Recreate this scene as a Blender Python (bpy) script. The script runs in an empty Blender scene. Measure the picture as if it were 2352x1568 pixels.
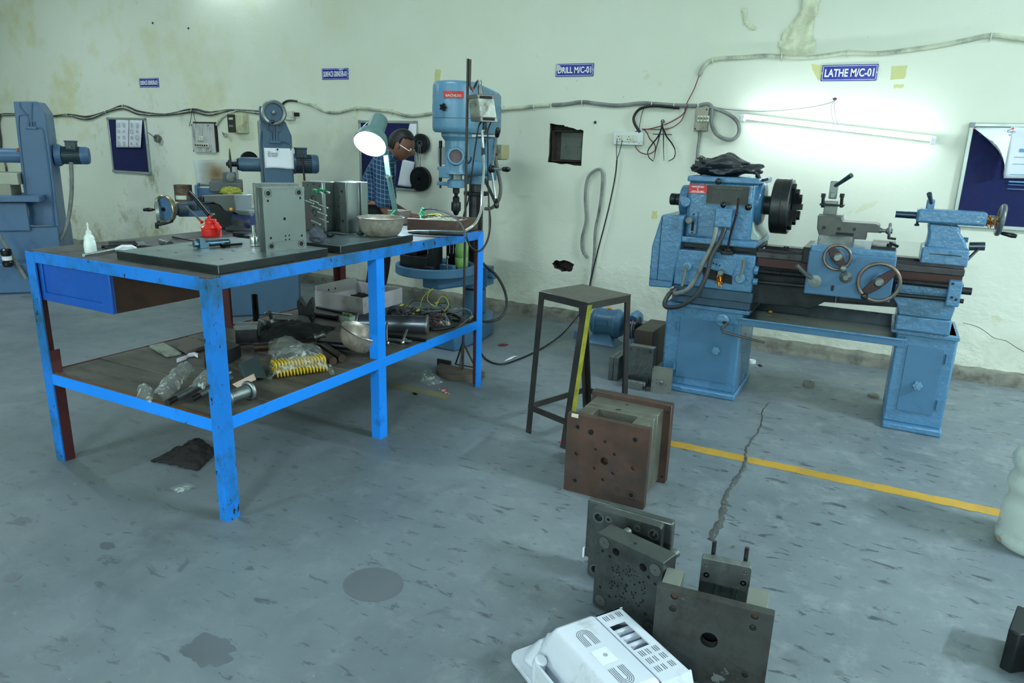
import bpy,bmesh,math,random
from mathutils import Vector as V,Matrix,noise
from mathutils.geometry import tessellate_polygon
rnd=random.Random(7)
PI=math.pi
S=bpy.context.scene
COL=S.collection

# ------------------------------------------------------------------ camera
def cam_rows(yaw,pitch,roll):
 y,p,r=map(math.radians,(yaw,pitch,roll))
 f=V((-math.sin(y)*math.cos(p),math.cos(y)*math.cos(p),-math.sin(p)))
 rt=V((math.cos(y),math.sin(y),0))
 dn=f.cross(rt)
 c,s=math.cos(r),math.sin(r)
 return c*rt+s*dn,-s*rt+c*dn,f
RT,DN,FW=cam_rows(27.431,15.4086,-1.71428)
EYE=V((0,0,1.38))
cd=bpy.data.cameras.new('camera')
cam=bpy.data.objects.new('camera',cd)
COL.objects.link(cam)
cd.sensor_width=36
cd.lens=1630/2352*36
cd.clip_start=.02
cam.matrix_world=Matrix(((RT.x,-DN.x,-FW.x,EYE.x),(RT.y,-DN.y,-FW.y,EYE.y),(RT.z,-DN.z,-FW.z,EYE.z),(0,0,0,1)))
S.camera=cam
S.view_settings.view_transform='Standard'
S.view_settings.look='None'
S.view_settings.exposure=0.25
S.view_settings.gamma=1
S.view_settings.use_curve_mapping=False
def at(px,py,x=None,y=None,z=None):
 """world point where the sight line of a photo point meets a plane of the place"""
 d=RT*(px-1176)+DN*(py-784)+FW*1630
 t=(x-EYE.x)/d.x if x is not None else(y-EYE.y)/d.y if y is not None else(z-EYE.z)/d.z
 return EYE+d*t

# ------------------------------------------------------------------ light
W=bpy.data.worlds.new('hall_air')
S.world=W
W.use_nodes=True
W.node_tree.nodes['Background'].inputs[0].default_value=(.55,.72,.74,1)
W.node_tree.nodes['Background'].inputs[1].default_value=.1
FILL_COL=(.80,.95,1.04)
def area(name,loc,sx,sy,power,rot=(0,0,0),col=FILL_COL):
 l=bpy.data.lights.new(name,'AREA')
 l.shape='RECTANGLE'
 l.size,l.size_y,l.energy,l.color=sx,sy,power,col
 o=bpy.data.objects.new(name,l)
 COL.objects.link(o)
 o.location,o.rotation_euler=loc,rot
 return o
CEIL=3.7
# unseen fill lights added under the ceiling to brighten the hall (x, y, along x?, power)
FILL_LAMPS=[(1.4,2.6,1,20),(-2.9,3.0,1,22),(-8.0,2.8,1,44),(1.0,-5.0,1,400),(-4.5,-5.2,1,320),(4.4,2.6,0,330)]
for x,y,a,p in FILL_LAMPS:
 area('hall_fill_light',(x,y,CEIL-.16),1.2,.12,p,(0,0,0 if a else PI/2))
WALL_TUBE=21.0 # emission of the tube lamps on the back wall
BULB=420.0

# ------------------------------------------------------------------ mesh helpers
LOCAL=set()
class MB:
 def __init__(s):
  s.bm=bmesh.new();s.M=Matrix.Identity(4);s.mi=0
 def v(s,p):
  return s.bm.verts.new(s.M@V(p))
 def f(s,vs):
  try:
   fc=s.bm.faces.new(vs);fc.material_index=s.mi;return fc
  except ValueError:
   return None
 def mesh(s,pts,faces):
  vs=[s.v(p)for p in pts]
  for q in faces:s.f([vs[i]for i in q])
  return s
 def box(s,a,b,tp=None):
  """box from corner a to corner b; tp shrinks the top in x, y"""
  x0,y0,z0=a;x1,y1,z1=b
  t,u=tp or(0,0)
  return s.mesh([(x0,y0,z0),(x1,y0,z0),(x1,y1,z0),(x0,y1,z0),(x0+t,y0+u,z1),(x1-t,y0+u,z1),(x1-t,y1-u,z1),(x0+t,y1-u,z1)],
      [(0,3,2,1),(4,5,6,7),(0,1,5,4),(1,2,6,5),(2,3,7,6),(3,0,4,7)])
 def rings(s,rings,close=True,caps=True):
  vr=[[s.v(p)for p in r]for r in rings]
  n=len(vr[0])
  for a,b in zip(vr,vr[1:]):
   for i in range(n if close else n-1):
    j=(i+1)%n
    s.f([a[i],a[j],b[j],b[i]])
  if caps and close:
   s.f(vr[0][::-1]);s.f(vr[-1])
  return s
 def lathe(s,prof,p0=(0,0,0),axis=(0,0,1),n=20,wob=None):
  ax=V(axis).normalized();p0=V(p0)
  e=ax.orthogonal().normalized();g=ax.cross(e)
  prev=None
  for k,(r,t)in enumerate(prof):
   c=p0+ax*t
   if r<=1e-6:cur=[s.v(c)]
   else:cur=[s.v(c+(e*math.cos(2*PI*i/n)+g*math.sin(2*PI*i/n))*(r*(wob(k,i,n)if wob else 1)))for i in range(n)]
   if prev:
    if len(prev)==1 and len(cur)>1:
     for i in range(n):s.f([prev[0],cur[(i+1)%n],cur[i]])
    elif len(cur)==1 and len(prev)>1:
     for i in range(n):s.f([prev[i],prev[(i+1)%n],cur[0]])
    elif len(cur)>1:
     for i in range(n):
      j=(i+1)%n
      s.f([prev[i],prev[j],cur[j],cur[i]])
   prev=cur
  return s
 def cyl(s,p0,p1,r,r1=None,n=18):
  p0,p1=V(p0),V(p1);L=(p1-p0).length
  return s.lathe([(0,0),(r,0),(r if r1 is None else r1,L),(0,L)],p0,p1-p0,n)
 def ring(s,c,axis,ri,ro,h,n=20):
  return s.lathe([(ri,0),(ro,0),(ro,h),(ri,h),(ri,0)],c,axis,n)
 def torus(s,c,axis,R,r,n=28,m=8,a0=0,a1=2*PI,ref=None):
  ax=V(axis).normalized();e=V(ref).normalized()if ref else ax.orthogonal().normalized();g=ax.cross(e);c=V(c)
  full=abs(a1-a0-2*PI)<1e-3
  rr=[]
  for i in range(n if full else n+1):
   a=a0+(a1-a0)*i/n
   d=e*math.cos(a)+g*math.sin(a)
   rr.append([c+d*(R+r*math.cos(2*PI*k/m))+ax*(r*math.sin(2*PI*k/m))for k in range(m)])
  if full:rr.append(rr[0]);s.rings(rr,caps=False);bmesh.ops.remove_doubles(s.bm,verts=s.bm.verts[:],dist=1e-6)
  else:s.rings(rr)
  return s
 def tube(s,pts,r,n=8,k=0,r_end=None):
  pts=[V(p)for p in pts]
  if k:pts=spline(pts,k)
  t=(pts[1]-pts[0]).normalized();e=t.orthogonal().normalized()
  rr=[]
  N=len(pts)
  for i,p in enumerate(pts):
   t2=(pts[min(i+1,N-1)]-pts[max(i-1,0)])
   if t2.length>1e-9:
    t2.normalize();e=(e-t2*e.dot(t2))
    e=e.normalized()if e.length>1e-6 else t2.orthogonal().normalized();t=t2
   g=t.cross(e)
   q=r if r_end is None else r+(r_end-r)*i/(N-1)
   rr.append([p+(e*math.cos(2*PI*j/n)+g*math.sin(2*PI*j/n))*q for j in range(n)])
  return s.rings(rr)
 def prism(s,poly,lo,hi,ax='y',holes=()):
  """polygon in the plane across ax, extruded lo..hi. x: (y,z)  y: (x,z)  z: (x,y)"""
  mk={'x':lambda u,w,d:(d,u,w),'y':lambda u,w,d:(u,d,w),'z':lambda u,w,d:(u,w,d)}[ax]
  loops=[list(poly)]+[list(h)for h in holes]
  tri=tessellate_polygon([[V((u,w,0))for u,w in lp]for lp in loops])
  A=[[s.v(mk(u,w,lo))for u,w in lp]for lp in loops]
  B=[[s.v(mk(u,w,hi))for u,w in lp]for lp in loops]
  fa=sum(A,[]);fb=sum(B,[])
  if len(loops)==1 and len(poly)<=4 or(len(loops)==1 and convex(poly)):
   s.f(fa);s.f(fb[::-1])
  else:
   for t in tri:s.f([fa[i]for i in t]);s.f([fb[i]for i in t][::-1])
  for a,b in zip(A,B):
   for i in range(len(a)):
    j=(i+1)%len(a);s.f([a[i],a[j],b[j],b[i]])
  return s
 def plate(s,w,h,t,holes=(),rc=0,o=(0,0,0),n=14):
  """steel plate: front face at y=0 looking to -y, lower left at o, thickness t; holes (u, v, r, depth or None for through)"""
  ox,oy,oz=o
  out=rrect(0,0,w,h,rc)
  cs=[[(u+r*math.cos(2*PI*i/n),v_+r*math.sin(2*PI*i/n))for i in range(n)]for u,v_,r,d in holes]
  P=lambda q,y:s.v((ox+q[0],oy+y,oz+q[1]))
  def face(loops,y,flip):
   vs=[[P(q,y)for q in lp]for lp in loops]
   fl=sum(vs,[])
   if len(loops)==1:s.f(fl if not flip else fl[::-1])
   else:
    for tr in tessellate_polygon([[V((a,b,0))for a,b in lp]for lp in loops]):
     q=[fl[i]for i in tr];s.f(q[::-1]if flip else q)
   return vs
  A=face([out]+cs,0,False)
  thr=[i for i,hh in enumerate(holes)if hh[3]is None]
  B=face([out]+[cs[i]for i in thr],t,True)
  def wall(a,b):
   for i in range(len(a)):
    j=(i+1)%len(a);s.f([a[i],a[j],b[j],b[i]])
  wall(A[0],B[0])
  for k,i in enumerate(thr):wall(A[1+i],B[1+k])
  for i,hh in enumerate(holes):
   if hh[3]is not None:
    b=[P(q,hh[3])for q in cs[i]];wall(A[1+i],b);s.f(b)
  return s
 def ball(s,c,r,n=12,m=8,sc=(1,1,1)):
  rr=[[(c[0]+r*sc[0]*math.sin(PI*j/m)*math.cos(2*PI*i/n),c[1]+r*sc[1]*math.sin(PI*j/m)*math.sin(2*PI*i/n),c[2]+r*sc[2]*math.cos(PI*j/m))for i in range(n)]for j in range(1,m)]
  vr=[[s.v(p)for p in r_]for r_ in rr]
  t=s.v((c[0],c[1],c[2]+r*sc[2]));b=s.v((c[0],c[1],c[2]-r*sc[2]))
  for a,d in zip(vr,vr[1:]):
   for i in range(n):s.f([a[i],a[(i+1)%n],d[(i+1)%n],d[i]])
  for i in range(n):s.f([t,vr[0][(i+1)%n],vr[0][i]]);s.f([b,vr[-1][i],vr[-1][(i+1)%n]])
  return s
 def grid(s,nu,nv,fn,thick=0):
  vs=[[s.v(fn(i/nu,j/nv))for i in range(nu+1)]for j in range(nv+1)]
  for j in range(nv):
   for i in range(nu):s.f([vs[j][i],vs[j][i+1],vs[j+1][i+1],vs[j+1][i]])
  return s
def convex(p):
 sg=0
 for i in range(len(p)):
  a,b,c=p[i-1],p[i],p[(i+1)%len(p)]
  z=(b[0]-a[0])*(c[1]-b[1])-(b[1]-a[1])*(c[0]-b[0])
  if abs(z)<1e-12:continue
  if sg==0:sg=z
  elif sg*z<0:return False
 return True
def rrect(x,y,w,h,r,k=4):
 if r<=0:return[(x,y),(x+w,y),(x+w,y+h),(x,y+h)]
 o=[]
 for cx,cy,a in((x+r,y+r,PI),(x+w-r,y+r,1.5*PI),(x+w-r,y+h-r,0),(x+r,y+h-r,.5*PI)):
  for i in range(k+1):
   b=a+.5*PI*i/k;o.append((cx+r*math.cos(b),cy+r*math.sin(b)))
 return o
def circ(u,v,r,n=14,a=0):
 return[(u+r*math.cos(a+2*PI*i/n),v+r*math.sin(a+2*PI*i/n))for i in range(n)]
def spline(pts,k):
 o=[]
 n=len(pts)
 for i in range(n-1):
  a,b,c,d=pts[max(i-1,0)],pts[i],pts[i+1],pts[min(i+2,n-1)]
  for j in range(k):
   t=j/k
   o.append(.5*((2*b)+(c-a)*t+(2*a-5*b+4*c-d)*t*t+(3*b-3*c+d-a)*t**3))
 o.append(pts[-1])
 return o
def root(o):
 while o.parent:o=o.parent
 return o
def obj(name,mb,mat,parent=None,bev=0,sm=38,seg=2):
 me=bpy.data.meshes.new(name)
 bmesh.ops.recalc_face_normals(mb.bm,faces=mb.bm.faces[:])
 r=root(parent)if parent else None
 if r is not None and r.name not in LOCAL:bmesh.ops.translate(mb.bm,verts=mb.bm.verts[:],vec=-r.location)
 mb.bm.to_mesh(me);mb.bm.free()
 for m in(mat if isinstance(mat,(list,tuple))else[mat]):me.materials.append(m)
 if sm:
  me.polygons.foreach_set('use_smooth',[True]*len(me.polygons))
  me.set_sharp_from_angle(angle=math.radians(sm))
 o=bpy.data.objects.new(name,me);COL.objects.link(o)
 if parent:o.parent=parent
 if bev:
  b=o.modifiers.new('edge','BEVEL');b.width=bev;b.segments=seg;b.limit_method='ANGLE';b.angle_limit=math.radians(42)
 return o
def tag(o,label=None,cat=None,group=None,kind=None):
 if label:o['label']=label
 if cat:o['category']=cat
 if group:o['group']=group
 if kind:o['kind']=kind
 return o
def thing(name,label,cat,loc=(0,0,0),rz=0,group=None,local=False):
 o=bpy.data.objects.new(name,None);COL.objects.link(o)
 o.empty_display_size=.05
 o.location=loc;o.rotation_euler=(0,0,rz)
 if local or rz:LOCAL.add(o.name)
 return tag(o,label,cat,group)
def solo(name,mb,mat,label,cat,group=None,loc=None,**k):
 o=obj(name,mb,mat,**k)
 if loc is not None:
  o.data.transform(Matrix.Translation(-V(loc)));o.location=loc
 return tag(o,label,cat,group)
def kids(o):return[c for c in COL.objects if c.parent==o]
def copy_tree(o,parent=None):
 c=o.copy();COL.objects.link(c)
 if parent:c.parent=parent
 for ch in kids(o):copy_tree(ch,c)
 return c
def lettering(body,w,h,mat,parent,M,name='lettering',bold=.0,depth=0):
 """flat printed lettering w x h, lower left at the origin of M, in the local xy plane"""
 cu=bpy.data.curves.new('t','FONT');cu.body=body;cu.size=1;cu.offset=bold;cu.resolution_u=3;cu.extrude=depth
 t=bpy.data.objects.new('t',cu);COL.objects.link(t)
 me=bpy.data.meshes.new_from_object(t.evaluated_get(bpy.context.evaluated_depsgraph_get()))
 bpy.data.objects.remove(t);bpy.data.curves.remove(cu)
 xs=[q.co.x for q in me.vertices];ys=[q.co.y for q in me.vertices]
 sx,sy=w/(max(xs)-min(xs)),h/(max(ys)-min(ys))
 me.transform(Matrix.Diagonal((sx,sy,1,1))@Matrix.Translation((-min(xs),-min(ys),0)))
 r=root(parent)
 me.transform(M if r.name in LOCAL else Matrix.Translation(-r.location)@M)
 me.materials.clear();me.materials.append(mat);me.name=name
 o=bpy.data.objects.new(name,me);COL.objects.link(o);o.parent=parent
 return o
def face_y(x,y,z):return Matrix.Translation((x,y,z))@Matrix.Rotation(PI/2,4,'X')

# ------------------------------------------------------------------ materials
MATS={}
def mat(name,col,rough=.5,metal=0,var=.12,vs=5,dirt=None,dirt_amt=.4,ds=9,chip=None,chip_amt=.42,cs=30,bump=0,bs=60,spec=.5,rvar=.1,alpha=1,emit=None,trans=0,stretch=(1,1,1),coat=0):
 """procedural surface: base colour with soft variation, patches of dirt, sharp paint chips, fine relief"""
 if name in MATS:return MATS[name]
 m=bpy.data.materials.new(name);m.use_nodes=True
 nt=m.node_tree;N=nt.nodes;L=nt.links.new
 P=N['Principled BSDF']
 tc=N.new('ShaderNodeTexCoord');mp=N.new('ShaderNodeMapping');mp.inputs['Scale'].default_value=stretch
 L(tc.outputs['Object'],mp.inputs['Vector'])
 def nz(scale,detail=4,rough_=.6):
  n=N.new('ShaderNodeTexNoise');n.inputs['Scale'].default_value=scale;n.inputs['Detail'].default_value=detail;n.inputs['Roughness'].default_value=rough_
  L(mp.outputs[0],n.inputs['Vector']);return n.outputs['Fac']
 def ramp(src,a,b):
  r=N.new('ShaderNodeMapRange');r.inputs['From Min'].default_value=a;r.inputs['From Max'].default_value=b;L(src,r.inputs['Value']);return r.outputs[0]
 def mix(fac,a,b):
  x=N.new('ShaderNodeMix');x.data_type='RGBA'
  L(fac,x.inputs[0])
  for s_,q in((6,a),(7,b)):
   if isinstance(q,tuple):x.inputs[s_].default_value=(*q,1)
   else:L(q,x.inputs[s_])
  return x.outputs[2]
 c=tuple(col)
 lo=tuple(max(0,k*(1-var))for k in c);hi=tuple(min(1,k*(1+var))for k in c)
 n1=nz(vs)
 cur=mix(ramp(n1,.3,.7),lo,hi)
 if dirt:cur=mix(ramp(nz(ds,6,.7),1-dirt_amt-.12,1-dirt_amt+.12),cur,tuple(dirt))
 if chip:cur=mix(ramp(nz(cs,5,.7),1-chip_amt-.01,1-chip_amt+.01),cur,tuple(chip))
 L(cur,P.inputs['Base Color'])
 rr=N.new('ShaderNodeMapRange');rr.inputs['To Min'].default_value=max(.02,rough-rvar);rr.inputs['To Max'].default_value=min(1,rough+rvar)
 rr.inputs['From Min'].default_value=.3;rr.inputs['From Max'].default_value=.7
 L(n1,rr.inputs['Value']);L(rr.outputs[0],P.inputs['Roughness'])
 P.inputs['Metallic'].default_value=metal
 P.inputs['Specular IOR Level'].default_value=spec
 if coat:P.inputs['Coat Weight'].default_value=coat;P.inputs['Coat Roughness'].default_value=.12
 if bump:
  b=N.new('ShaderNodeBump');b.inputs['Strength'].default_value=bump;b.inputs['Distance'].default_value=.004
  L(nz(bs,3),b.inputs['Height']);L(b.outputs[0],P.inputs['Normal'])
 if trans:P.inputs['Transmission Weight'].default_value=trans
 if alpha<1:P.inputs['Alpha'].default_value=alpha
 if emit:P.inputs['Emission Color'].default_value=(*emit[0],1);P.inputs['Emission Strength'].default_value=emit[1]
 MATS[name]=m
 return m
def rgb(r,g,b):
 """sRGB 0-255 to linear"""
 return tuple((k/255/12.92)if k/255<=.04045 else((k/255+.055)/1.055)**2.4 for k in(r,g,b))
M_blue=mat('bench_blue_paint',rgb(18,124,222),.42,var=.12,vs=3,dirt=rgb(26,84,112),dirt_amt=.43,ds=6,chip=rgb(40,32,34),chip_amt=.37,cs=26,bump=.15,stretch=(1,1,.7))
M_blue2=mat('bench_bright_blue_paint',rgb(16,138,250),.4,var=.06,vs=3,dirt=rgb(24,66,110),dirt_amt=.28,ds=6,chip=rgb(45,34,36),chip_amt=.3,cs=22,bump=.1)
M_oxide=mat('red_oxide_primer',rgb(84,34,38),.6,var=.25,vs=8)
M_machine=mat('machine_blue_paint',rgb(70,119,156),.27,var=.05,vs=4,dirt=rgb(52,92,122),dirt_amt=.33,ds=6,chip=rgb(150,190,205),chip_amt=.27,cs=70,bump=.9,bs=38,spec=.7)
M_machine2=mat('machine_blue_smooth_paint',rgb(65,109,144),.4,var=.06,vs=3,dirt=rgb(45,78,104),dirt_amt=.32,ds=5,bump=.1,bs=30)
M_drill=mat('drill_blue_hammer_paint',rgb(88,134,164),.33,var=.05,vs=3,bump=.25,bs=70,spec=.6)
M_dark=mat('oily_black_steel',rgb(38,42,46),.38,.6,var=.3,vs=12,bump=.1)
M_black=mat('black_rubber',rgb(17,18,20),.45,var=.3,vs=12)
M_blackp=mat('black_bakelite',rgb(12,13,15),.2,var=.2,spec=.6)
M_steel=mat('bare_ground_steel',rgb(114,123,124),.34,.8,var=.06,vs=6,rvar=.06)
M_steel2=mat('worn_grey_steel',rgb(120,128,128),.42,.75,var=.22,vs=10,dirt=rgb(58,62,62),dirt_amt=.36,ds=9)
M_bright=mat('bright_turned_steel',rgb(205,212,212),.2,.95,var=.06,vs=20)
M_rail=mat('dark_bed_steel',rgb(70,70,74),.35,.8,var=.25,vs=14)
M_rust=mat('rusty_brown_steel',rgb(88,66,58),.5,.45,var=.3,vs=7,dirt=rgb(58,60,60),dirt_amt=.42,ds=5,bump=.08,chip=rgb(200,200,185),chip_amt=.245,cs=34)
M_hole=mat('hole_black',rgb(10,11,12),.7,var=.3)
M_white=mat('white_plastic',rgb(222,228,236),.4,var=.03,vs=3,dirt=rgb(150,146,136),dirt_amt=.3,ds=6)
M_paper=mat('white_paper',rgb(216,222,230),.8,var=.04,vs=6)
M_ink=mat('print_ink',rgb(92,104,120),.8)
M_sign=mat('enamel_sign_blue',rgb(28,36,150),.3,var=.05)
M_signw=mat('sign_white_print',rgb(232,236,238),.45,var=.03)
M_alu=mat('aluminium_frame',rgb(176,186,186),.35,.7,var=.06)
M_felt=mat('navy_felt',rgb(14,24,78),.9,var=.18,vs=40,bump=.2,bs=300)
M_cable=mat('grey_cable_sheath',rgb(128,134,132),.55,var=.15,vs=9,dirt=rgb(78,80,80),dirt_amt=.42,ds=7)
M_cablew=mat('painted_over_cable',rgb(196,202,180),.6,var=.12,vs=9,dirt=rgb(110,116,116),dirt_amt=.42,ds=6)
M_switch=mat('ivory_switch_plastic',rgb(206,210,196),.45,var=.06,dirt=rgb(110,106,96),dirt_amt=.34,ds=18)
M_red=mat('gloss_red_paint',rgb(216,36,26),.25,var=.05,spec=.6,coat=.4)
M_brass=mat('brass_swarf',rgb(190,120,40),.3,.9,var=.3,vs=60)
M_ochre=mat('ochre_plastic',rgb(230,150,30),.5)
M_green=mat('green_cord',rgb(40,170,110),.5)
M_alubowl=mat('dull_aluminium_bowl',rgb(178,170,158),.42,.55,var=.14,vs=7,dirt=rgb(104,94,84),dirt_amt=.4,ds=8)
M_cloth=mat('dark_oily_rag',rgb(30,28,30),.9,var=.3,vs=9,bump=.3,bs=90)
M_film=mat('clear_polythene',rgb(206,220,216),.14,var=.05,alpha=.3,spec=1)
def highlight_alpha(m,lo,hi):  # pale, more opaque streaks painted into the film as highlights
 nt=m.node_tree;n=nt.nodes.new('ShaderNodeTexNoise');n.inputs['Scale'].default_value=26;n.inputs['Detail'].default_value=4;n.inputs['Distortion'].default_value=1.6
 tc=nt.nodes.new('ShaderNodeTexCoord');nt.links.new(tc.outputs['Object'],n.inputs['Vector'])
 r=nt.nodes.new('ShaderNodeMapRange');r.inputs[1].default_value=.5;r.inputs[2].default_value=.68;r.inputs[3].default_value=lo;r.inputs[4].default_value=hi
 nt.links.new(n.outputs['Fac'],r.inputs[0]);nt.links.new(r.outputs[0],nt.nodes['Principled BSDF'].inputs['Alpha'])
highlight_alpha(M_film,.16,.8)
# ------------------------------------------------------------------ the setting
WY=5.28 # face of the back wall
X0,X1,Y0=-12.5,6.0,-6.0
def noded(name):
 m=bpy.data.materials.new(name);m.use_nodes=True
 nt=m.node_tree
 class K:pass
 k=K();k.m=m;k.N=nt.nodes;k.L=nt.links.new;k.P=nt.nodes['Principled BSDF']
 tc=k.N.new('ShaderNodeTexCoord');k.co=tc.outputs['Object']
 def noise_(scale,det=5,ro=.6,st=(1,1,1),dist=0):
  mp=k.N.new('ShaderNodeMapping');mp.inputs['Scale'].default_value=st;k.L(k.co,mp.inputs[0])
  n=k.N.new('ShaderNodeTexNoise');n.inputs['Scale'].default_value=scale;n.inputs['Detail'].default_value=det;n.inputs['Roughness'].default_value=ro;n.inputs['Distortion'].default_value=dist
  k.L(mp.outputs[0],n.inputs['Vector']);return n.outputs['Fac']
 def rng(src,a,b,lo=0,hi=1):
  r=k.N.new('ShaderNodeMapRange');r.inputs[1].default_value=a;r.inputs[2].default_value=b;r.inputs[3].default_value=lo;r.inputs[4].default_value=hi
  k.L(src,r.inputs[0]);return r.outputs[0]
 def mix(f,a,b):
  x=k.N.new('ShaderNodeMix');x.data_type='RGBA'
  if isinstance(f,float):x.inputs[0].default_value=f
  else:k.L(f,x.inputs[0])
  for s_,q in((6,a),(7,b)):
   if isinstance(q,tuple):x.inputs[s_].default_value=(*q,1)
   else:k.L(q,x.inputs[s_])
  return x.outputs[2]
 def math_(op,a,b):
  x=k.N.new('ShaderNodeMath');x.operation=op
  for i,q in enumerate((a,b)):
   if isinstance(q,(int,float)):x.inputs[i].default_value=q
   else:k.L(q,x.inputs[i])
  return x.outputs[0]
 sp=k.N.new('ShaderNodeSeparateXYZ');k.L(k.co,sp.inputs[0])
 k.x,k.y,k.z=sp.outputs
 k.noise,k.rng,k.mix,k.math=noise_,rng,mix,math_
 return k
# wall paint: pale yellow-green distemper, damp stains to the left, rubbed and crumbling low down
k=noded('pale_green_distemper')
c=k.mix(k.rng(k.noise(.9,4),.3,.7),rgb(213,219,204),rgb(221,227,215))
c=k.mix(k.math('MULTIPLY',k.rng(k.noise(1.6,5),.5,.75),k.rng(k.x,-3.5,-8.5)),c,rgb(196,194,132))
left=k.rng(k.x,-3.8,-6.6)
low=k.rng(k.z,2.1,.9)
st=k.math('MULTIPLY',k.rng(k.noise(2.6,8,.72,(1,1,.7)),.56,.68),k.math('MULTIPLY',left,low))
c=k.mix(k.math('MULTIPLY',st,.75),c,rgb(134,134,92))
sp2=k.rng(k.noise(14,4,.65),.68,.74)
c=k.mix(k.math('MULTIPLY',k.math('MULTIPLY',sp2,k.rng(k.noise(1.3,3),.5,.62)),.75),c,rgb(110,112,88))
c=k.mix(k.math('MULTIPLY',k.rng(k.noise(3.4,3,.5,(1,1,1),.3),.70,.715),.35),c,rgb(198,200,140))
foot=k.math('MULTIPLY',k.rng(k.z,.5,.05),k.rng(k.noise(5,6,.7),.42,.62))
c=k.mix(k.math('MULTIPLY',foot,.5),c,rgb(176,178,160))
k.L(c,k.P.inputs['Base Color']);k.P.inputs['Roughness'].default_value=.7;k.P.inputs['Specular IOR Level'].default_value=.2
h1=k.math('MULTIPLY',k.noise(7,6,.6),.5)
h2=k.math('MULTIPLY',k.rng(k.noise(4.5,7,.62,(1,1,1.5)),.45,.6),k.rng(k.z,.75,.15))
h3=k.math('MULTIPLY',k.noise(28,3,.5),.12)
b=k.N.new('ShaderNodeBump');b.inputs['Strength'].default_value=.3;b.inputs['Distance'].default_value=.014
k.L(k.math('ADD',k.math('ADD',h1,h2),h3),b.inputs['Height']);k.L(b.outputs[0],k.P.inputs['Normal'])
M_wall=k.m
# floor: grey-green trowelled concrete, stains, skid marks and specks
k=noded('trowelled_concrete')
c=k.mix(k.rng(k.noise(1.1,6,.62),.34,.66),rgb(95,107,114),rgb(121,133,139))
c=k.mix(k.math('MULTIPLY',k.rng(k.noise(2.2,5,.6,dist=.5),.52,.68),.6),c,rgb(88,99,105))
c=k.mix(k.math('MULTIPLY',k.rng(k.noise(5.5,4,.55,(1,1.5,1),.4),.66,.70),.55),c,rgb(76,86,92))
c=k.mix(k.math('MULTIPLY',k.rng(k.noise(15,6,.66,(.6,1.7,1),.6),.595,.64),k.rng(k.x,-3.2,-.2,.3,.9)),c,rgb(60,70,76))
c=k.mix(k.math('MULTIPLY',k.rng(k.noise(7,7,.72,(1,1,1),.2),.52,.66),k.rng(k.x,-2.5,.2,.1,.4)),c,rgb(146,158,160))
c=k.mix(k.math('MULTIPLY',k.rng(k.noise(38,3,.6),.70,.74),.5),c,rgb(62,72,78))
c=k.mix(k.math('MULTIPLY',k.rng(k.noise(24,5,.7,dist=.3),.68,.72),.55),c,rgb(160,172,174))
c=k.mix(k.math('MULTIPLY',k.rng(k.noise(1.6,4,.6),.58,.7),k.rng(k.y,4.2,5.1)),c,rgb(126,124,112))
k.L(c,k.P.inputs['Base Color'])
k.L(k.rng(k.noise(3,5),.3,.7,.36,.62),k.P.inputs['Roughness'])
b=k.N.new('ShaderNodeBump');b.inputs['Strength'].default_value=.12;b.inputs['Distance'].default_value=.006
k.L(k.noise(30,6,.65),b.inputs['Height']);k.L(b.outputs[0],k.P.inputs['Normal'])
M_floor=k.m
M_plain=mat('plain_limewash',rgb(205,212,186),.7,var=.05,vs=1)
M_ceil=mat('ceiling_limewash',rgb(214,220,210),.8,var=.03,vs=1)
M_cement=mat('bare_cement',rgb(122,124,114),.85,var=.2,vs=9,dirt=rgb(74,74,68),dirt_amt=.42,ds=8,bump=.6,bs=40)
M_soot=mat('sooty_brick_recess',rgb(66,58,54),.9,var=.35,vs=14,dirt=rgb(30,24,26),dirt_amt=.45,ds=9,bump=.5,bs=30)
def struct(name,mb,m,**kw):return tag(obj(name,mb,m,**kw),kind='structure')
def jag(poly,n,amp,seed):
 """outline broken up into a ragged edge"""
 r=random.Random(seed);o=[]
 for i,(a,b_)in enumerate(poly):
  c_,d=poly[(i+1)%len(poly)]
  for j in range(n):
   t=j/n
   o.append((a+(c_-a)*t+r.uniform(-amp,amp),b_+(d-b_)*t+r.uniform(-amp,amp)))
 return o
hole_a=jag([(-2.470,1.262),(-2.185,1.245),(-2.178,1.512),(-2.30,1.525),(-2.345,1.548),(-2.468,1.552)],5,.006,3)
hole_b=jag([(-2.375,.415),(-2.30,.398),(-2.215,.418),(-2.19,.47),(-2.24,.495),(-2.36,.485),(-2.395,.45)],3,.008,5)
mb=MB()
mb.prism([(X0,-.02),(X1,-.02),(X1,CEIL),(X0,CEIL)],WY,WY+.012,'y',[hole_a,hole_b])
wall=struct('wall_back',mb,M_wall,sm=0)
for hp,dep,nm in((hole_a,.09,'wall_recess'),(hole_b,.12,'wall_recess')):
 mb=MB()
 us=[p[0]for p in hp];ws=[p[1]for p in hp]
 mb.rings([[(u,WY+.011,w)for u,w in hp],[(u,WY+dep,w)for u,w in hp]],caps=False)
 mb.mesh([(min(us)-.01,WY+dep,min(ws)-.01),(max(us)+.01,WY+dep,min(ws)-.01),(max(us)+.01,WY+dep,max(ws)+.01),(min(us)-.01,WY+dep,max(ws)+.01)],[(0,1,2,3)])
 obj(nm,mb,M_soot,wall)
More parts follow.
